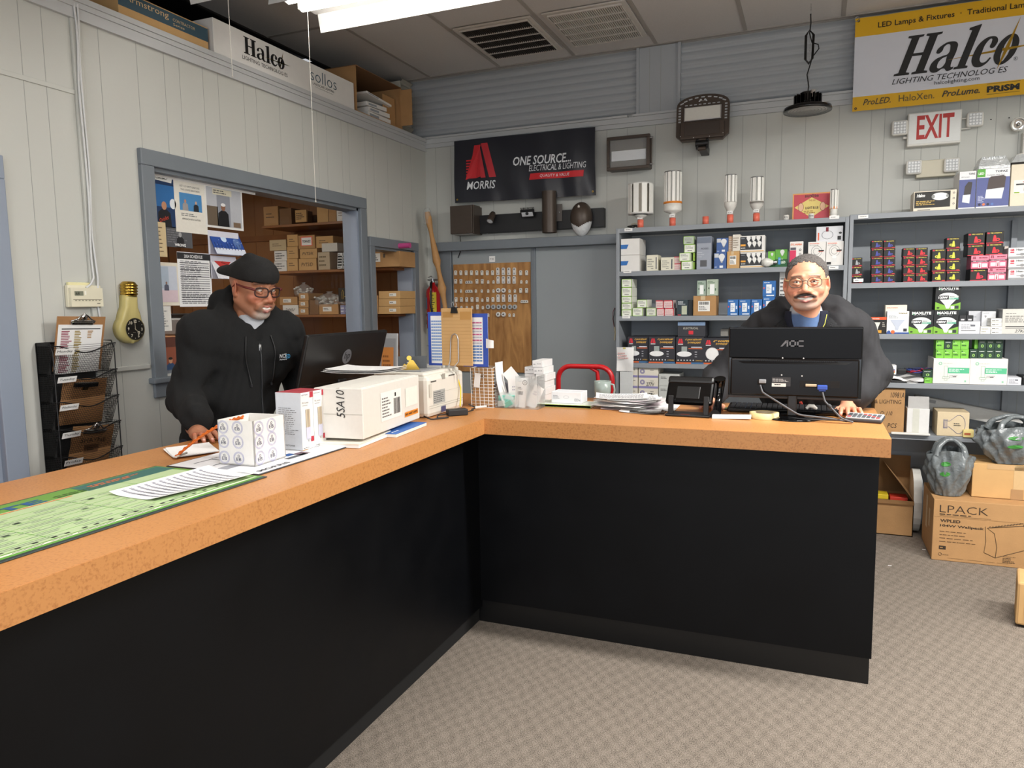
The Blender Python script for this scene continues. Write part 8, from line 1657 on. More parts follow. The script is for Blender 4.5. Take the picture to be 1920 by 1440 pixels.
def d7(b,w,h):b.rect(w*.08,h*.08,w*.84,h*.84,'#c9cfdc',z=.0008);b.rect(w*.08,h*.08,w*.84,h*.28,'#d9c4cc',z=.001);b.rect(w*.3,h*.4,w*.3,h*.5,'#aebccc',z=.001);figure(b,w*.5,h*.35,w*.2,'#55586a','#8a6a5a',z=.0014);figure(b,w*.2,h*.2,w*.2,'#3a3c48','#8a6a5a',z=.0014)
def d8(b,w,h):b.rect(0,0,w,h,'#2a4fa0',z=.0008);b.rect(0,0,w,h*.28,'#dfe6f4',z=.001);b.ell(w*.42,h*.72,w*.09,w*.09,'#cfe4fa',z=.0012,n=18);r=random.Random(3);[b.ell(w*r.random(),h*(.3+.65*r.random()),.002,.002,'#e8f0ff',z=.0013,n=6)for i in range(26)];[b.rect(w*(.06+.1*i),h*.22,w*.02,h*(.15+.2*r.random()),'#1a2f66',z=.0014)for i in range(9)];b.ell(w*.82,h*.55,w*.12,h*.25,'#5a78b0',z=.0012,n=10)
def d9(b,w,h):b.rect(0,0,w,h,'#8a4a34',z=.0004);b.rect(0,h*.75,w,h*.25,'#5a3024',z=.0006);figure(b,w*.42,h*.02,w*.36,'#2a4468','#b98868','#2a1e18',z=.001);figure(b,w*.80,h*.0,w*.34,'#23395c','#b98868','#2a1e18',z=.0016);b.rect(0,0,w,h*.12,'#b0684a',z=.002)
sheetw((277,317,329,425),'blue sports fan photo with speech bubble, top left of the office window','#16345e',d1)
sheetw((327,329,386,437),'white notice with a blue photo of two people, top of the window','#e9e5da',d2,'notice','notice',out=.001)
sheetw((384,350,454,429),'photo of a person in black coat and white cap by a door','#e9e8e4',d3,out=.002)
sheetw((282,416,311,481),'tan handwritten sketch note at the left of the window','#d9c49a',d4,'paper_note','note',out=.002)
sheetw((311,427,360,464),'grey photo of a person in dark suit captioned WRONG','#55565a',d5,out=.0)
sheetw((334,474,396,575),'white 2024 schedule sheet taped on the window beside the beret','#eeeeee',d6,'schedule_sheet','schedule',out=.001)
sheetw((286,492,336,573),'pale photo of people in a white room, left of the schedule','#e4dccb',d7)
sheetw((291,574,321,621),'small white receipt below the pale room photo','#e6e4de',p_text(5,'#8a8a8a',7),'receipt','receipt')
sheetw((294,632,352,706),'photo of two smiling people in blue at the bottom of the window','#8a4a34',d9)
for i,(r_,dr,col,l_)in enumerate((((398,434,455,478),d8,'#2a4fa0','folded blue winter night card standing off the window pane'),((401,480,450,523),lambda b,w,h:(b.add([(0,h,.001),(w*.9,h,.001),(w*.35,h*.35,.001)],[(2,1,0)],'#cc3e3a'),b.tube([(w*.55,h*.95,.0015),(w*.35,h*.75,.0015),(w*.7,h*.6,.0015)],.002,'#3a2020',n=4)),'#e2e2e8','folded white and red card behind the beret'))):
 y,z,w,h=rectX(*r_,PX+.03);t=empty('folded_card',leftx(PX+.001,y,z),label=l_,category='card',group='folded cards')
 b=B();b.T=xyz(.012,0,.045)@rx(-.45);b.box(0,0,0,w,h*1.05,.001,col);b.T=b.T@xyz(0,0,.0012);dr(b,w,h*1.05);b.obj('front_leaf',t)
 g=B();g.box(0,0,0,w,h,.001,'#d9d9e4');g.obj('back_leaf',t)
b=B();y,z,w,h=rectX(275,311,330,322,PX);b.box(0,0,0,.75,.012,.002,'paper');b.obj('tape_strip',mw=leftx(PX+.004,WY0+.02,WZ1-.03),label='white strip along the top edge of the window pane',category='strip')
# == PEOPLE: smooth bodies from blended rounded forms
class Sculpt:
 def __init__(s,lo,hi,res):
  s.lo=np.array(lo,float);s.res=res;s.n=np.ceil((np.array(hi)-s.lo)/res).astype(int)+1
  s.ax=[s.lo[i]+res*np.arange(s.n[i])for i in range(3)]
  s.D=np.full(tuple(s.n),0.25,np.float32)
 def sub(s,c0,c1,m):
  i0=np.maximum(((np.array(c0)-m-s.lo)/s.res).astype(int),0);i1=np.minimum(((np.array(c1)+m-s.lo)/s.res).astype(int)+2,s.n)
  if(i1<=i0).any():return None
  sl=tuple(slice(a,b)for a,b in zip(i0,i1))
  X,Y,Z=np.meshgrid(s.ax[0][sl[0]],s.ax[1][sl[1]],s.ax[2][sl[2]],indexing='ij')
  return sl,X,Y,Z
 def mix(s,sl,d,k,op):
  D=s.D[sl]
  if op=='+':h=np.clip(.5+.5*(D-d)/k,0,1);s.D[sl]=D*(1-h)+d*h-k*h*(1-h)
  else:h=np.clip(.5-.5*(D+d)/k,0,1);s.D[sl]=D*(1-h)-d*h+k*h*(1-h)
 def rc(s,a,b,r1,r2=None,k=.02,op='+'):
  r2=r1 if r2 is None else r2;a=np.array(a,float);b=np.array(b,float);R_=max(r1,r2)
  q=s.sub(np.minimum(a,b),np.maximum(a,b),R_+k*1.5+s.res*2)
  if q is None:return s
  sl,X,Y,Z=q;ab=b-a;L2=max(ab@ab,1e-9);h=np.clip(((X-a[0])*ab[0]+(Y-a[1])*ab[1]+(Z-a[2])*ab[2])/L2,0,1)
  d=np.sqrt((X-a[0]-h*ab[0])**2+(Y-a[1]-h*ab[1])**2+(Z-a[2]-h*ab[2])**2)-(r1+(r2-r1)*h);s.mix(sl,d,k,op);return s
 def el(s,c,r,k=.02,op='+',rot=None):
  c=np.array(c,float);r=np.array(r,float);R_=r.max()
  q=s.sub(c-R_,c+R_,k*1.5+s.res*2)
  if q is None:return s
  sl,X,Y,Z=q;X=X-c[0];Y=Y-c[1];Z=Z-c[2]
  if rot is not None:
   m=np.array(rot.transposed());X,Y,Z=(m[0,0]*X+m[0,1]*Y+m[0,2]*Z,m[1,0]*X+m[1,1]*Y+m[1,2]*Z,m[2,0]*X+m[2,1]*Y+m[2,2]*Z)
  k0=np.sqrt((X/r[0])**2+(Y/r[1])**2+(Z/r[2])**2);k1=np.sqrt((X/r[0]**2)**2+(Y/r[1]**2)**2+(Z/r[2]**2)**2)+1e-9
  s.mix(sl,np.clip(k0*(k0-1)/k1,-.2,.2),k,op);return s
 def chain(s,pts,rs,k=.02,op='+'):
  for i in range(len(pts)-1):s.rc(pts[i],pts[i+1],rs[i],rs[i+1],k,op)
  return s
 def field(s,fn):
  X,Y,Z=np.meshgrid(*s.ax,indexing='ij');s.D=s.D+fn(X,Y,Z).astype(np.float32);return s
 def cut(s,fn):
  X,Y,Z=np.meshgrid(*s.ax,indexing='ij');s.D=np.maximum(s.D,fn(X,Y,Z).astype(np.float32));return s
 def nets(s):
  D=s.D;D[0],D[-1],D[:,0],D[:,-1],D[:,:,0],D[:,:,-1]=(.1,)*6
  I=D<0;nx,ny,nz=D.shape
  C=np.zeros((nx-1,ny-1,nz-1),int)
  cor=[(i,j,k)for i in(0,1)for j in(0,1)for k in(0,1)]
  g=lambda A,c:A[c[0]:nx-1+c[0],c[1]:ny-1+c[1],c[2]:nz-1+c[2]]
  for c in cor:C+=g(I,c)
  idx=np.argwhere((C>0)&(C<8));P=np.zeros((len(idx),3));W=np.zeros(len(idx))
  for a in cor:
   for ax in range(3):
    if a[ax]:continue
    b=list(a);b[ax]=1
    da=D[idx[:,0]+a[0],idx[:,1]+a[1],idx[:,2]+a[2]];db=D[idx[:,0]+b[0],idx[:,1]+b[1],idx[:,2]+b[2]]
    m=(da<0)!=(db<0);t=np.where(m,da/np.where(da==db,1,da-db),0)
    q=np.tile(np.array(a,float),(len(idx),1));q[:,ax]+=t;P+=q*m[:,None];W+=m
  V=s.lo+(idx+P/W[:,None])*s.res
  vid=np.full((nx-1,ny-1,nz-1),-1);vid[idx[:,0],idx[:,1],idx[:,2]]=np.arange(len(idx))
  F=[]
  for ax in range(3):
   sh=[nx,ny,nz];sh[ax]-=1
   A=I[tuple(slice(0,sh[i])for i in range(3))];o=[0,0,0];o[ax]=1
   Bq=I[tuple(slice(o[i],o[i]+sh[i])for i in range(3))]
   e=np.argwhere(A!=Bq);u,v=[(1,2),(2,0),(0,1)][ax]
   e=e[(e[:,u]>0)&(e[:,v]>0)&(e[:,u]<D.shape[u]-1)&(e[:,v]<D.shape[v]-1)]
   def cell(du,dv):q=e.copy();q[:,u]-=du;q[:,v]-=dv;return vid[q[:,0],q[:,1],q[:,2]]
   q=np.stack([cell(1,1),cell(0,1),cell(0,0),cell(1,0)],1)
   ins=A[e[:,0],e[:,1],e[:,2]];q[~ins]=q[~ins][:,::-1];F.append(q)
  return V,np.concatenate(F)
def xf(V,m):m=np.array(m);return V@m[:3,:3].T+m[:3,3]
def skinmesh(name,pieces,parent,matname,cols=None,flat=False):
 """pieces: list of (V, F[, colours]) -> one smooth mesh object"""
 vs,fs,cs,n=[],[],[],0
 for p in pieces:
  vs.append(p[0]);fs.append(p[1]+n);n+=len(p[0]);cs.append(p[2]if len(p)>2 else np.ones((len(p[0]),3)))
 V=np.concatenate(vs);F=np.concatenate(fs);Cc=np.concatenate(cs)
 me=bpy.data.meshes.new(name);me.from_pydata(V.tolist(),[],F.tolist());me.materials.append(M(matname))
 me.polygons.foreach_set('use_smooth',[True]*len(F))
 at=me.color_attributes.new('col','FLOAT_COLOR','POINT');at.data.foreach_set('color',np.c_[Cc,np.ones(len(Cc))].ravel())
 o=bpy.data.objects.new(name,me);COL.objects.link(o)
 if parent:o.parent=parent;o.matrix_parent_inverse=parent.matrix_world.inverted()
 return o
def skin_mat(name,rough=.5,var=.05):
 m=mat(name,'#ffffff',rough,var=0,sss=.04);nt=m.node_tree;N=nt.nodes;L=nt.links;p=N['Principled BSDF'];p.inputs['Subsurface Radius'].default_value=(.01,.004,.002)
 a=N.new('ShaderNodeAttribute');a.attribute_name='col';tc=N.new('ShaderNodeTexCoord');n=N.new('ShaderNodeTexNoise');n.inputs['Scale'].default_value=90;L.new(tc.outputs['Object'],n.inputs['Vector'])
 mr=N.new('ShaderNodeMapRange');mr.inputs['To Min'].default_value=1-var*2;mr.inputs['To Max'].default_value=1+var*2;L.new(n.outputs['Fac'],mr.inputs[0])
 v=N.new('ShaderNodeVectorMath');v.operation='SCALE';L.new(a.outputs['Color'],v.inputs[0]);L.new(mr.outputs[0],v.inputs['Scale']);L.new(v.outputs[0],p.inputs['Base Color']);return name
skin_mat('skin');
mat('jacket_black','#08090a',.95,var=.12,scale=60,bump=.25,bscale=500);mat('jacket_charcoal','#28282b',.85,var=.08,scale=60,bump=.2,bscale=500);mat('fleece','#1f2023',1,var=.3,scale=90,bump=1.0,bscale=160);mat('denim','#2b3140',.9,var=.1,scale=60)
mat('hair_grey','#625d5a',.8,var=.5,scale=170,bump=1.0,bscale=260);mat('beret','#090808',.85,var=.2,scale=40,bump=.2,bscale=300)
mat('eye_white','#cfc6be',.15,var=0);mat('tee_grey','#a9acb2',.9,var=.06,scale=200);mat('tee_blue','#4f6c98',.9,var=.06,scale=200);mat('navy_knit','#15192a',.95,var=.1)
mat('lens_clear','#ffffff',.0,var=0,trans=1,ior=1.02,alpha=.35)
sm=lambda x:np.clip(x,0,1)
def blob(V,c,r,soft=.35):
 d=np.sqrt((((V-np.array(c))/np.array(r))**2).sum(1));return sm((1+soft-d)/(2*soft))
def head(skin,style):
 s=Sculpt((-.11,-.14,-.21),(.11,.14,.15),.0026)
 wj=1.04 if style=='round' else.94
 s.el((0,.016,.030),(.077,.099,.090),.01);s.el((0,-.024,-.035),(.066*wj,.072,.085),.03)
 for a in(-1,1):
  s.rc((a*.060*wj,.01,-.055),(a*.026,-.055,-.100),.020,.020,.03);s.el((a*.045,-.062,-.036),(.022,.018,.020),.022)
  s.rc((a*.012,-.086,.024),(a*.048,-.070,.026),.0085,.007,.012)
 s.el((0,-.064,-.104),(.026,.024,.020),.022)
 s.rc((0,.025,-.06),(0,.050,-.21),.052,.056,.03)
 for a in(-1,1):s.el((a*.032,-.100,.004),(.019,.014,.011),.012,'-')
 s.chain([(0,-.085,.014),(0,-.100,-.018),(0,-.113,-.036)],[.008,.0095,.0125],.012)
 for a in(-1,1):s.el((a*.0135,-.103,-.040),(.0085,.011,.0075),.008)
 for a in(-1,1):
  s.chain([(a*.016,-.087,.006),(a*.032,-.0918,.0118),(a*.048,-.083,.005)],[.0035,.0052,.0038],.004)
  s.chain([(a*.018,-.087,-.007),(a*.032,-.0915,-.0100),(a*.047,-.084,-.005)],[.0032,.0048,.0036],.004)
  s.chain([(a*.018,-.100,-.045),(a*.034,-.088,-.060),(a*.037,-.082,-.075)],[.006,.007,.006],.014)
 mw_=.037 if style=='round' else.027
 s.el((0,-.086,-.071),(.034,.018,.020),.016)
 up=[(-mw_,-.080,-.0575),(-mw_*.55,-.0985,-.0635),(0,-.1045,-.0655),(mw_*.55,-.0985,-.0635),(mw_,-.080,-.0575)]
 dn=[(-mw_,-.080,-.0575),(-mw_*.6,-.0945,-.0775),(0,-.1000,-.0865),(mw_*.6,-.0945,-.0775),(mw_,-.080,-.0575)]
 s.chain([(-mw_*.9,-.088,-.063),(-mw_*.5,-.101,-.0705),(0,-.108,-.0740),(mw_*.5,-.101,-.0705),(mw_*.9,-.088,-.063)],[.003,.0070,.0080,.0070,.003],.003,'-')
 s.el((0,-.078,-.072),(.026,.0185,.010),.003)
 s.chain(up,[.0028,.0038,.0036,.0038,.0028],.003);s.chain(dn,[.0026,.0040,.0044,.0040,.0026],.003)
 for a in(-1,1):
  R_=Matrix.Rotation(a*.35,3,'Z')@Matrix.Rotation(-.15,3,'X');s.el((a*.081,.012,-.008),(.0075,.019,.032),.008,rot=R_);s.el((a*.089,.009,-.004),(.006,.011,.020),.005,'-',rot=R_);s.el((a*.078,.004,-.035),(.007,.009,.010),.008)
 if style=='smooth':
  s.rc((-.03,-.094,.052),(.03,-.094,.052),.0012,.0012,.004,'-')
 else:
  for z_ in(.048,.062):s.rc((-.035,-.084,z_),(.035,-.084,z_),.0015,.0015,.006,'-')
 V,F=s.nets();n=len(V);sk=np.array(lin(skin));C=np.tile(sk,(n,1))
 def put(w,col):nonlocal C;C=C*(1-w[:,None])+np.array(lin(col))*w[:,None]
 red=tuple(min(255,c+o)for c,o in zip(skin,(14,-14,-10)))
 for a in(-1,1):put(.5*blob(V,(a*.045,-.075,-.035),(.028,.03,.022)),red);put(.4*blob(V,(a*.085,.01,-.005),(.02,.03,.035)),red)
 put(.5*blob(V,(0,-.112,-.036),(.016,.014,.014)),red)
 lip=(178,100,96)if style=='round' else(170,98,90)
 for q in(up,dn):
  for i in range(4):put(.85*blob(V,[(q[i][k]+q[i+1][k])/2 for k in range(3)],(.0095,.012,.0048),.3),lip)
 mo=blob(V,(0,-.090,-.0735),(mw_*.8,.0115,.0085),.2)*(V[:,1]>-.1005);teeth=blob(V,(0,-.090,-.0715),(mw_*.82,.016,.0064),.12)*(V[:,1]>-.1000)
 noise=.5+.5*np.sin(V[:,0]*900)*np.sin(V[:,2]*1100+V[:,1]*700)
 if style=='round':
  for a in(-1,1):
   for i in range(4):put(.95*blob(V,(a*(.005+.0095*i),-.108+.0050*i,-.0555-.0011*i*i),(.0095,.02,.0072),.3),(50,40,36))
  put(.50*blob(V,(0,-.080,-.100),(.040,.04,.022))*(.6+.4*noise),(214,208,200));put(.25*blob(V,(0,-.03,-.085),(.08,.06,.035)),(190,178,168))
  brow=(84,74,66)
 else:
  put(.95*blob(V,(0,-.080,-.106),(.038,.045,.026))*(.5+.5*noise),(188,184,178));put(.4*blob(V,(0,-.04,-.09),(.07,.05,.03))*noise,(110,95,85))
  for a in(-1,1):put(.7*blob(V,(a*.030,-.09,-.076),(.009,.02,.020))*(.4+.6*noise),(120,110,102));put(.45*blob(V,(a*.012,-.105,-.056),(.014,.015,.004)),(70,55,48))
  brow=(58,44,38)
 put(.9*blob(V,(0,-.100,-.088),(.018,.016,.0055),.3),lip);put(mo,(84,36,34));put(teeth,(244,240,232))
 for a in(-1,1):
  for i in range(4):put(.7*blob(V,(a*(.018+.010*i),-.092+.003*i,.027+.0015*i-.0009*i*i),(.0075,.02,.0042),.3),brow)
 return V,F,C
def eyes(mw,parent,gaze=(0,0)):
 for a in(-1,1):
  b=B();b.T=mw@xyz(a*.0315,-.0805,.001);b.ball((0,0,0),.0118,'eye_white',16);q=Vector((gaze[0],-1,gaze[1])).normalized()
  b.ball(tuple(q*.0066),.0059,'#3a2418',14);b.ball(tuple(q*.0102),.0027,'#050505',10)
  o=b.obj('eye');o.parent=parent;o.matrix_parent_inverse=parent.matrix_world.inverted()
def glasses(mw,parent,w,h,kf,kt,rnd,thick,dz=0.0):
 t=bpy.data.objects.new('eyeglasses',None)
 b=B();b.T=mw
 def rim(a):
  cx,cz=a*.0345,-.002+dz;pts=[]
  for i in range(28):
   th_=2*PI*i/28;c,s_=math.cos(th_),math.sin(th_);e=rnd
   x=abs(c)**e*w*(1 if c>0 else-1);z=abs(s_)**e*h*(1 if s_>0 else-1);pts.append((cx+x,-.1085+.10*(x*a+.01)**1*0+abs(cx+x)**2*4.2,cz+z))
  return pts
 for a in(-1,1):b.tube(rim(a),thick,kf,n=6,closed=True)
 b.tube([(-.0345+w-.001,-.1085,.004+dz),(0,-.111,.007+dz),(.0345-w+.001,-.1085,.004+dz)],thick*1.1,kf,n=6)
 for a in(-1,1):
  b.tube([(a*(.0345+w),-.1085+(.0345+w)**2*4.2,.007+dz),(a*.073,-.088,.010+dz),(a*.080,-.045,.010+dz),(a*.083,.005,.010),(a*.082,.024,-.008)],[thick*1.6,thick*1.9,thick*1.5,thick*1.2,thick],kt,n=6)
 o=b.obj('eyeglasses');o.parent=parent;o.matrix_parent_inverse=parent.matrix_world.inverted()
 g=B();g.T=mw
 for a in(-1,1):p=rim(a);g.poly([(x,y+.0005,z)for x,y,z in p],'lens_clear')
 return o
def hand_piece(mw,side,skin,curl=.25,spread=1.0,res=.0022,wrist=(0,.11,.035)):
 """palm-down hand, fingers toward -Y, rests on z=0; side=+1 puts the thumb on +X"""
 s=Sculpt((-.075,-.125,-.004),(.075,.14,.10),res);sd=side
 s.chain([(0,.075,.026),(0,.045,.024),(0,.02,.020)],[.024,.026,.02],.015)
 for x in(-.028,-.010,.010,.028):s.rc((x*.7,.045,.022),(x,-.004,.018),.014,.0115,.012)
 fl=[(-.030*sd,.058,.0075),(-.011*sd,.070,.0082),(.010*sd,.076,.0084),(.030*sd,.068,.0085)]
 for i,(x,L_,r)in enumerate(fl):
  dx=x*.35*spread;a=(x,-.004,.018);b_=(x+dx*.45,-.004-L_*.42,.024+curl*.02-.003);c=(x+dx*.8,-.004-L_*.76,.015+curl*.006);d=(x+dx,-.004-L_*.97,.0085)
  s.chain([a,b_,c,d],[r*1.18,r*1.05,r*.96,r*.82],.004)
  s.el((x,-.006,.029),(.008,.008,.005),.006)
 s.chain([(.016*sd,.05,.018),(.040*sd,.026,.016),(.055*sd,-.004,.013),(.056*sd,-.026,.010)],[.015,.0125,.0105,.0085],.008)
 s.chain([(0,.07,.027),wrist],[.024,.028],.012)
 V,F=s.nets();C=np.tile(np.array(lin(skin)),(len(V),1))
 red=np.array(lin(tuple(min(255,max(0,c+o))for c,o in zip(skin,(12,-18,-16)))))
 for x,L_,r in fl:
  for c in((x,-.006,.03),(x*1.2,-.004-L_*.45,.03),(x*1.33,-.004-L_*.95,.012)):w=.55*blob(V,c,(.010,.010,.010));C=C*(1-w[:,None])+red*w[:,None]
 for x,L_,r in fl:w=.6*blob(V,(x*1.35,-.004-L_*.96,.0165),(.0058,.0065,.004),.2);C=C*(1-w[:,None])+np.array(lin((236,196,184)))*w[:,None]
 return xf(V,mw),F,C
def folds(amp,f,cx=(0,0,0)):
 def g(X,Y,Z):
  return amp*(.9*(.6-2*np.abs(np.sin(f*.42*(Z+.45*X-.3*Y+.06*np.sin(14*X+9*Y+5*Z))+1)))*.6+.6*np.sin(f*(Z*1.0+.35*np.sin(9*X+7*Y)))*.6+.5*np.sin(f*.55*(Z+X*.8-Y*.6)+2)*np.sin(f*.4*(X+Y)+1)+.35*np.sin(f*1.5*(Z*.7+X-.5*Y)+.7))
 return g
# == the man in the black beret at the left counter
HL=Vector((-2.210,2.505,1.578))
PL=empty('person',xyz(-2.38,2.47,0),label='man in black beret and black zip hoodie behind the left counter, looking down smiling',category='person')
ML=xyz(*HL)@rz(math.radians(79))@rx(.21)@Matrix.Scale(1.02,4)
SKL=(164,110,82)
LF,LL,LN=np.array((.866,-.5,0)),np.array((.5,.866,0)),np.array((-2.225,2.50,0))
def lo(l,f,z):return LN+LL*l+LF*f+np.array((0,0,z))
hv=head(SKL,'smooth');hv=(xf(hv[0],ML),hv[1],hv[2])
shR,shL=np.array((-2.335,2.325,1.385)),np.array((-2.205,2.675,1.375))
elR,wrR=np.array((-2.335,2.225,1.13)),np.array((-2.15,2.10,1.070))
elL,wrL=np.array((-2.22,2.79,1.13)),np.array((-2.10,2.72,1.075))
def body(sc,g,hip,kneeR,kneeL,ankR,ankL,sh,el_,wr,neck,chest,belly,kk=.06):
 sc.chain([neck,(neck+chest)/2,chest,belly,hip],[.055+g,.10+g,.135+g,.135+g,.13+g],kk)
 for a,e,w in zip(sh,el_,wr):sc.rc(neck*.5+a*.5,a,.07+g,.062+g,kk);sc.chain([a,e,w],[.060+g,.045+g,.033+g],kk*.6);sc.rc(a*.75+chest*.25,chest,.09+g,.11+g,kk)
 return sc
nk=lo(0,-.04,1.43);ch=lo(0,-.07,1.27);be=np.array((-2.33,2.47,1.08));hp_=np.array((-2.39,2.47,.93))
s=Sculpt((-2.75,1.95,-.0),(-1.95,3.0,1.62),.012)
body(s,-.018,hp_,0,0,0,0,(shR,shL),(elR,elL),(wrR,wrL),nk,ch,be)
for y in(2.37,2.57):s.chain([(-2.40,y,.90),(-2.40,y-.0,.50),(-2.42,y,.08)],[.082,.055,.036],.04)
s.rc(lo(0,0,1.50),nk,.05,.055,.03);V,F=s.nets();tp=(V,F,np.tile(np.array(lin(SKL)),(len(V),1)))
def handmw(w,yaw,z0=1.003,tilt=0):return xyz(w[0],w[1],z0)@rz(yaw)@rx(tilt)
hR=hand_piece(handmw((-2.075,2.045),PI/2-.5),1,SKL,.5);hL_=hand_piece(handmw((-2.02,2.68),PI/2-.2),-1,SKL,.5)
skinmesh('body',[tp,hv,hR,hL_],PL,'skin');eyes(ML,PL,(.25,-.55))
glasses(ML,PL,.0265,.0185,'#260d0c','#5c1c18',.62,.0030,-.004)
s=Sculpt((-2.78,1.90,.84),(-1.95,3.02,1.62),.0085)
body(s,.016,hp_,0,0,0,0,(shR,shL),(elR,elL),(wrR*.92+elR*.08,wrL*.92+elL*.08),nk*.5+ch*.5,ch,be,.07)
s.rc(elR,wrR*.95+elR*.05,.060,.048,.03);s.rc(elL,wrL*.95+elL*.05,.058,.05,.03)
s.chain([be,(-2.37,2.46,.90)],[.165,.17],.06)
s.chain([lo(-.012,.050,1.33),lo(-.050,.035,1.39),lo(-.098,-.02,1.455),lo(-.085,-.11,1.515),lo(0,-.15,1.535),lo(.085,-.11,1.51),lo(.095,-.02,1.45),lo(.050,.035,1.39),lo(.014,.050,1.33)],[.016,.026,.036,.044,.050,.044,.034,.024,.016],.025)
s.chain([lo(-.06,-.15,1.45),lo(0,-.17,1.42),lo(.06,-.15,1.45)],[.07,.08,.07],.04)
s.el(lo(0,-.01,1.52),(.068,.066,.14),.02,'-')
s.el(lo(0,.07,1.425),(.026,.026,.085),.012,'-')
s.field(folds(.0055,50));V,F=s.nets();jk=skinmesh('hoodie',[(V,F)],PL,'jacket_black')
def cl(b,name):o=b.obj(name);o.parent=PL;o.matrix_parent_inverse=PL.matrix_world.inverted();return o
s=Sculpt((-2.42,2.34,1.28),(-2.05,2.66,1.50),.006);s.chain([lo(0,-.02,1.425),lo(0,-.03,1.30)],[.064,.085],.03);V,F=s.nets();skinmesh('t_shirt',[(V,F)],PL,'tee_grey')
from mathutils.bvhtree import BVHTree
def bvh(o):me=o.data;return BVHTree.FromPolygons([tuple(v.co)for v in me.vertices],[tuple(p.vertices)for p in me.polygons])
TBV=bvh(jk)
def hitl(l,z):
 h=TBV.ray_cast(Vector(lo(l,.5,z)),Vector(-LF));return(h[0]if h[0]else Vector(lo(l,.03,z)))+Vector(LF)*.002
b=B();b.tube([hitl(0,1.34-.02*i)for i in range(22)],.003,'#26282b',n=6);cl(b,'zip')
b=B();p=hitl(0,1.335)+Vector(LF)*.003;b.T=xyz(*p)@rz(math.radians(60));b.box(-.005,-.003,-.03,.010,.005,.03,'steel',.001);cl(b,'zip_pull')
for dy in(-.055,.055):
 b=B();pts=[hitl(dy*(1+.15*math.sin(i*.5)),1.37-.022*i)+Vector(LF)*.003 for i in range(10)];b.tube(pts,.0032,'#0b0b0c',n=6);b.box(pts[-1].x-.003,pts[-1].y-.003,pts[-1].z-.012,.006,.006,.012,'#2c2c2f');cl(b,'drawstring')
b=B()
for s_,k_,y0,z0,w_,h_ in(('NCE','#e8eaec',.085,1.272,.040,.018),('ED','#4aa6dc',.122,1.268,.026,.018),('~~~','#dfe3e6',.086,1.262,.04,.007)):
 v_,f_,_a=glyphs(s_,.03);b.add([tuple(hitl(y0+a_*w_,z0+c_q*h_)+Vector(LF)*.002)for a_,c_q in v_],f_,k_)
cl(b,'chest_print')
s=Sculpt((-.15,-.15,-.02),(.15,.19,.19),.0045)
s.el((0,-.005,.052),(.090,.108,.078),.02);s.el((0,.095,.040),(.092,.088,.030),.035);s.rc((-.03,.0,.118),(.02,.06,.108),.014,.016,.03)
s.field(lambda X,Y,Z:.0018*np.sin(70*X+30*Y)*np.sin(50*Y-40*Z));s.cut(lambda X,Y,Z:.031-Z);V,F=s.nets();skinmesh('beret',[(xf(V,ML),F)],PL,'beret')
s=Sculpt((-.10,-.12,.0),(.10,.13,.06),.004);s.el((0,.012,.034),(.0845,.107,.07),.01);s.cut(lambda X,Y,Z:np.maximum(.029-Z+.03*Y,Z-.056));V,F=s.nets();skinmesh('beret_band',[(xf(V,ML),F)],PL,'beret')
def trousers(parent,cx,cy,y2,zt,fx=0):
 s=Sculpt((cx-.30,cy-.32,.03),(cx+.30,cy+.32,zt+.05),.012);s.el((cx,cy,zt-.06),(.16,.19,.13)if fx else(.19,.16,.13),.05)
 for p in y2:s.chain([(p[0],p[1],zt-.08),(p[0],p[1],.5),(p[0],p[1],.09)],[.098,.075,.068],.03)
 V,F=s.nets();skinmesh('trousers',[(V,F)],parent,'denim')
 for p in y2:
  s=Sculpt((p[0]-.17,p[1]-.2,-.001),(p[0]+.2,p[1]+.17,.14),.008);d=(.11,0)if fx else(0,-.12);s.chain([(p[0],p[1],.05),(p[0]+d[0],p[1]+d[1],.038)],[.048,.04],.03);s.cut(lambda X,Y,Z:.004-Z);V,F=s.nets();skinmesh('shoe',[(V,F)],parent,'gloss_black')
trousers(PL,-2.39,2.47,[(-2.40,2.37),(-2.40,2.57)],.95,1)
# == the man with round glasses and moustache, leaning on the right counter
HR=Vector((-.035,3.50,1.568))
PR=empty('person',xyz(-.03,3.95,0),label='smiling man with glasses, moustache and charcoal hooded jacket leaning over the counter',category='person')
MR=xyz(*HR)@rz(-.03)@ry(-.02)@rx(.03)@Matrix.Diagonal((1.08,1.02,.965,1))
SKR=(208,148,118)
hv=head(SKR,'round');hv=(xf(hv[0],MR),hv[1],hv[2])
sh=(np.array((-.215,3.70,1.345)),np.array((.165,3.72,1.345)));el2=(np.array((-.405,3.66,1.13)),np.array((.255,3.70,1.15)));wr2=(np.array((-.43,3.49,1.06)),np.array((.18,3.535,1.065)))
nk=np.array((-.03,3.60,1.425));ch=np.array((-.025,3.75,1.25));be=np.array((-.02,3.86,1.06));hp_=np.array((-.02,3.98,.93))
s=Sculpt((-.70,3.3,0),(.62,4.25,1.56),.012);body(s,-.018,hp_,0,0,0,0,sh,el2,wr2,nk,ch,be)
for x in(-.12,.09):s.chain([(x,4.0,.9),(x,3.98,.5),(x,4.02,.08)],[.08,.055,.036],.04)
s.rc((-.033,3.55,1.46),nk,.052,.056,.03);V,F=s.nets();tp=(V,F,np.tile(np.array(lin(SKR)),(len(V),1)))
hA=hand_piece(xyz(-.425,3.40,1.003)@rz(.12),1,SKR,.5,wrist=(0,.12,.05));hB=hand_piece(xyz(.150,3.405,1.003)@rz(.10),-1,SKR,.35,1.2,wrist=(.01,.12,.05))
skinmesh('body',[tp,hv,hA,hB],PR,'skin');eyes(MR,PR,(0,.02))
glasses(MR,PR,.0255,.0215,'#5f5247','#9a8258',.85,.0017)
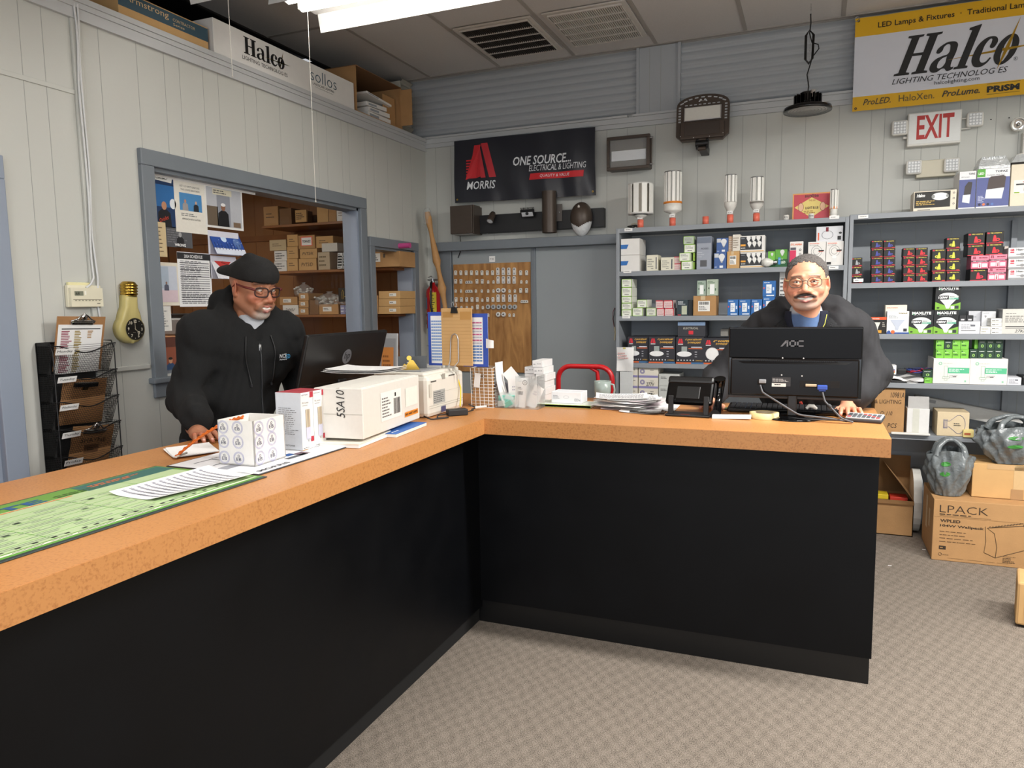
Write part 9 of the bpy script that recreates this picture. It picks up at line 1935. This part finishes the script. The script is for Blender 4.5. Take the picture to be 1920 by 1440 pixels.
s=Sculpt((-.10,-.13,-.06),(.10,.14,.15),.0035)
s.el((0,.020,.034),(.0815,.102,.092),.01)
s.field(lambda X,Y,Z:.0016*np.sin(260*X)*np.sin(240*Y+120*Z))
s.cut(lambda X,Y,Z:np.minimum(np.minimum(.088-.060*(np.abs(X)/.075)**2.6-Z+.0025*np.sin(310*X+40*Z)+.0015*np.sin(620*X),np.maximum(np.maximum(.068-np.abs(X),-.012-Z),-.030-Y)),np.maximum(-Y,-.05-Z)))
for a in(-1,1):s.el((a*.085,.004,-.012),(.020,.026,.034),.004,'-');s.el((a*.085,-.065,-.02),(.03,.035,.04),.006,'-')
V,F=s.nets();skinmesh('hair',[(xf(V,MR),F)],PR,'hair_grey')
s=Sculpt((-.72,3.28,.84),(.66,4.28,1.60),.0095)
body(s,.022,hp_,0,0,0,0,sh,el2,[a*.93+b_*.07 for a,b_ in zip(wr2,el2)],nk*.45+ch*.55,ch,be,.07)
for e,w in zip(el2,wr2):s.rc(e,w,.064,.052,.03)
s.el((-.02,3.87,1.12),(.24,.17,.24),.06)
s.chain([(-.13,3.56,1.31),(-.165,3.62,1.395),(-.14,3.72,1.44),(-.03,3.76,1.45),(.08,3.72,1.44),(.11,3.61,1.40),(.075,3.55,1.31)],[.028,.050,.056,.058,.056,.050,.028],.035)
s.el((-.032,3.56,1.44),(.082,.115,.13),.025,'-');s.el((-.032,3.50,1.34),(.055,.09,.10),.02,'-')
s.field(folds(.0075,46));V,F=s.nets();jk2=skinmesh('jacket',[(V,F)],PR,'jacket_charcoal')
for a in(-1,1):
 s=Sculpt((-.30,3.42,1.22),(.26,3.82,1.52),.006);c=-.032
 s.chain([(c+a*.060,3.535,1.30),(c+a*.095,3.56,1.355),(c+a*.115,3.62,1.40),(c+a*.09,3.70,1.43)],[.018,.036,.040,.035],.02);s.el((c+a*.125,3.575,1.345),(.045,.03,.035),.02);s.el((c,3.55,1.42),(.074,.10,.13),.015,'-');s.field(lambda X,Y,Z:.0015*np.sin(300*X)*np.sin(280*Z+100*Y));V,F=s.nets();skinmesh('hood_lining',[(V,F)],PR,'fleece')
s=Sculpt((-.20,3.44,1.14),(.14,3.76,1.44),.006);s.chain([(-.032,3.585,1.42),(-.032,3.61,1.20)],[.092,.118],.03);s.el((-.034,3.50,1.44),(.058,.09,.10),.012,'-');V,F=s.nets();skinmesh('knit_top',[(V,F)],PR,'navy_knit')
s=Sculpt((-.16,3.42,1.18),(.10,3.72,1.49),.005);s.chain([(-.034,3.560,1.428),(-.032,3.58,1.22)],[.070,.085],.02);V,F=s.nets()
k_=sm((V[:,2]-1.425)/.010)[:,None];skinmesh('t_shirt',[(V,F,np.array(lin((82,108,150)))*(1-k_)+np.array(lin((176,180,186)))*k_)],PR,'skin')
b=B();b.tube([(.052,3.51,1.425),(.045,3.495,1.385),(.025,3.485,1.345),(.0,3.48,1.31)],.0018,'#b9b84a',n=5);o=b.obj('zip_piping');o.parent=PR;o.matrix_parent_inverse=PR.matrix_world.inverted()
trousers(PR,-.015,3.99,[(-.12,4.0),(.09,4.0)],.95,0)
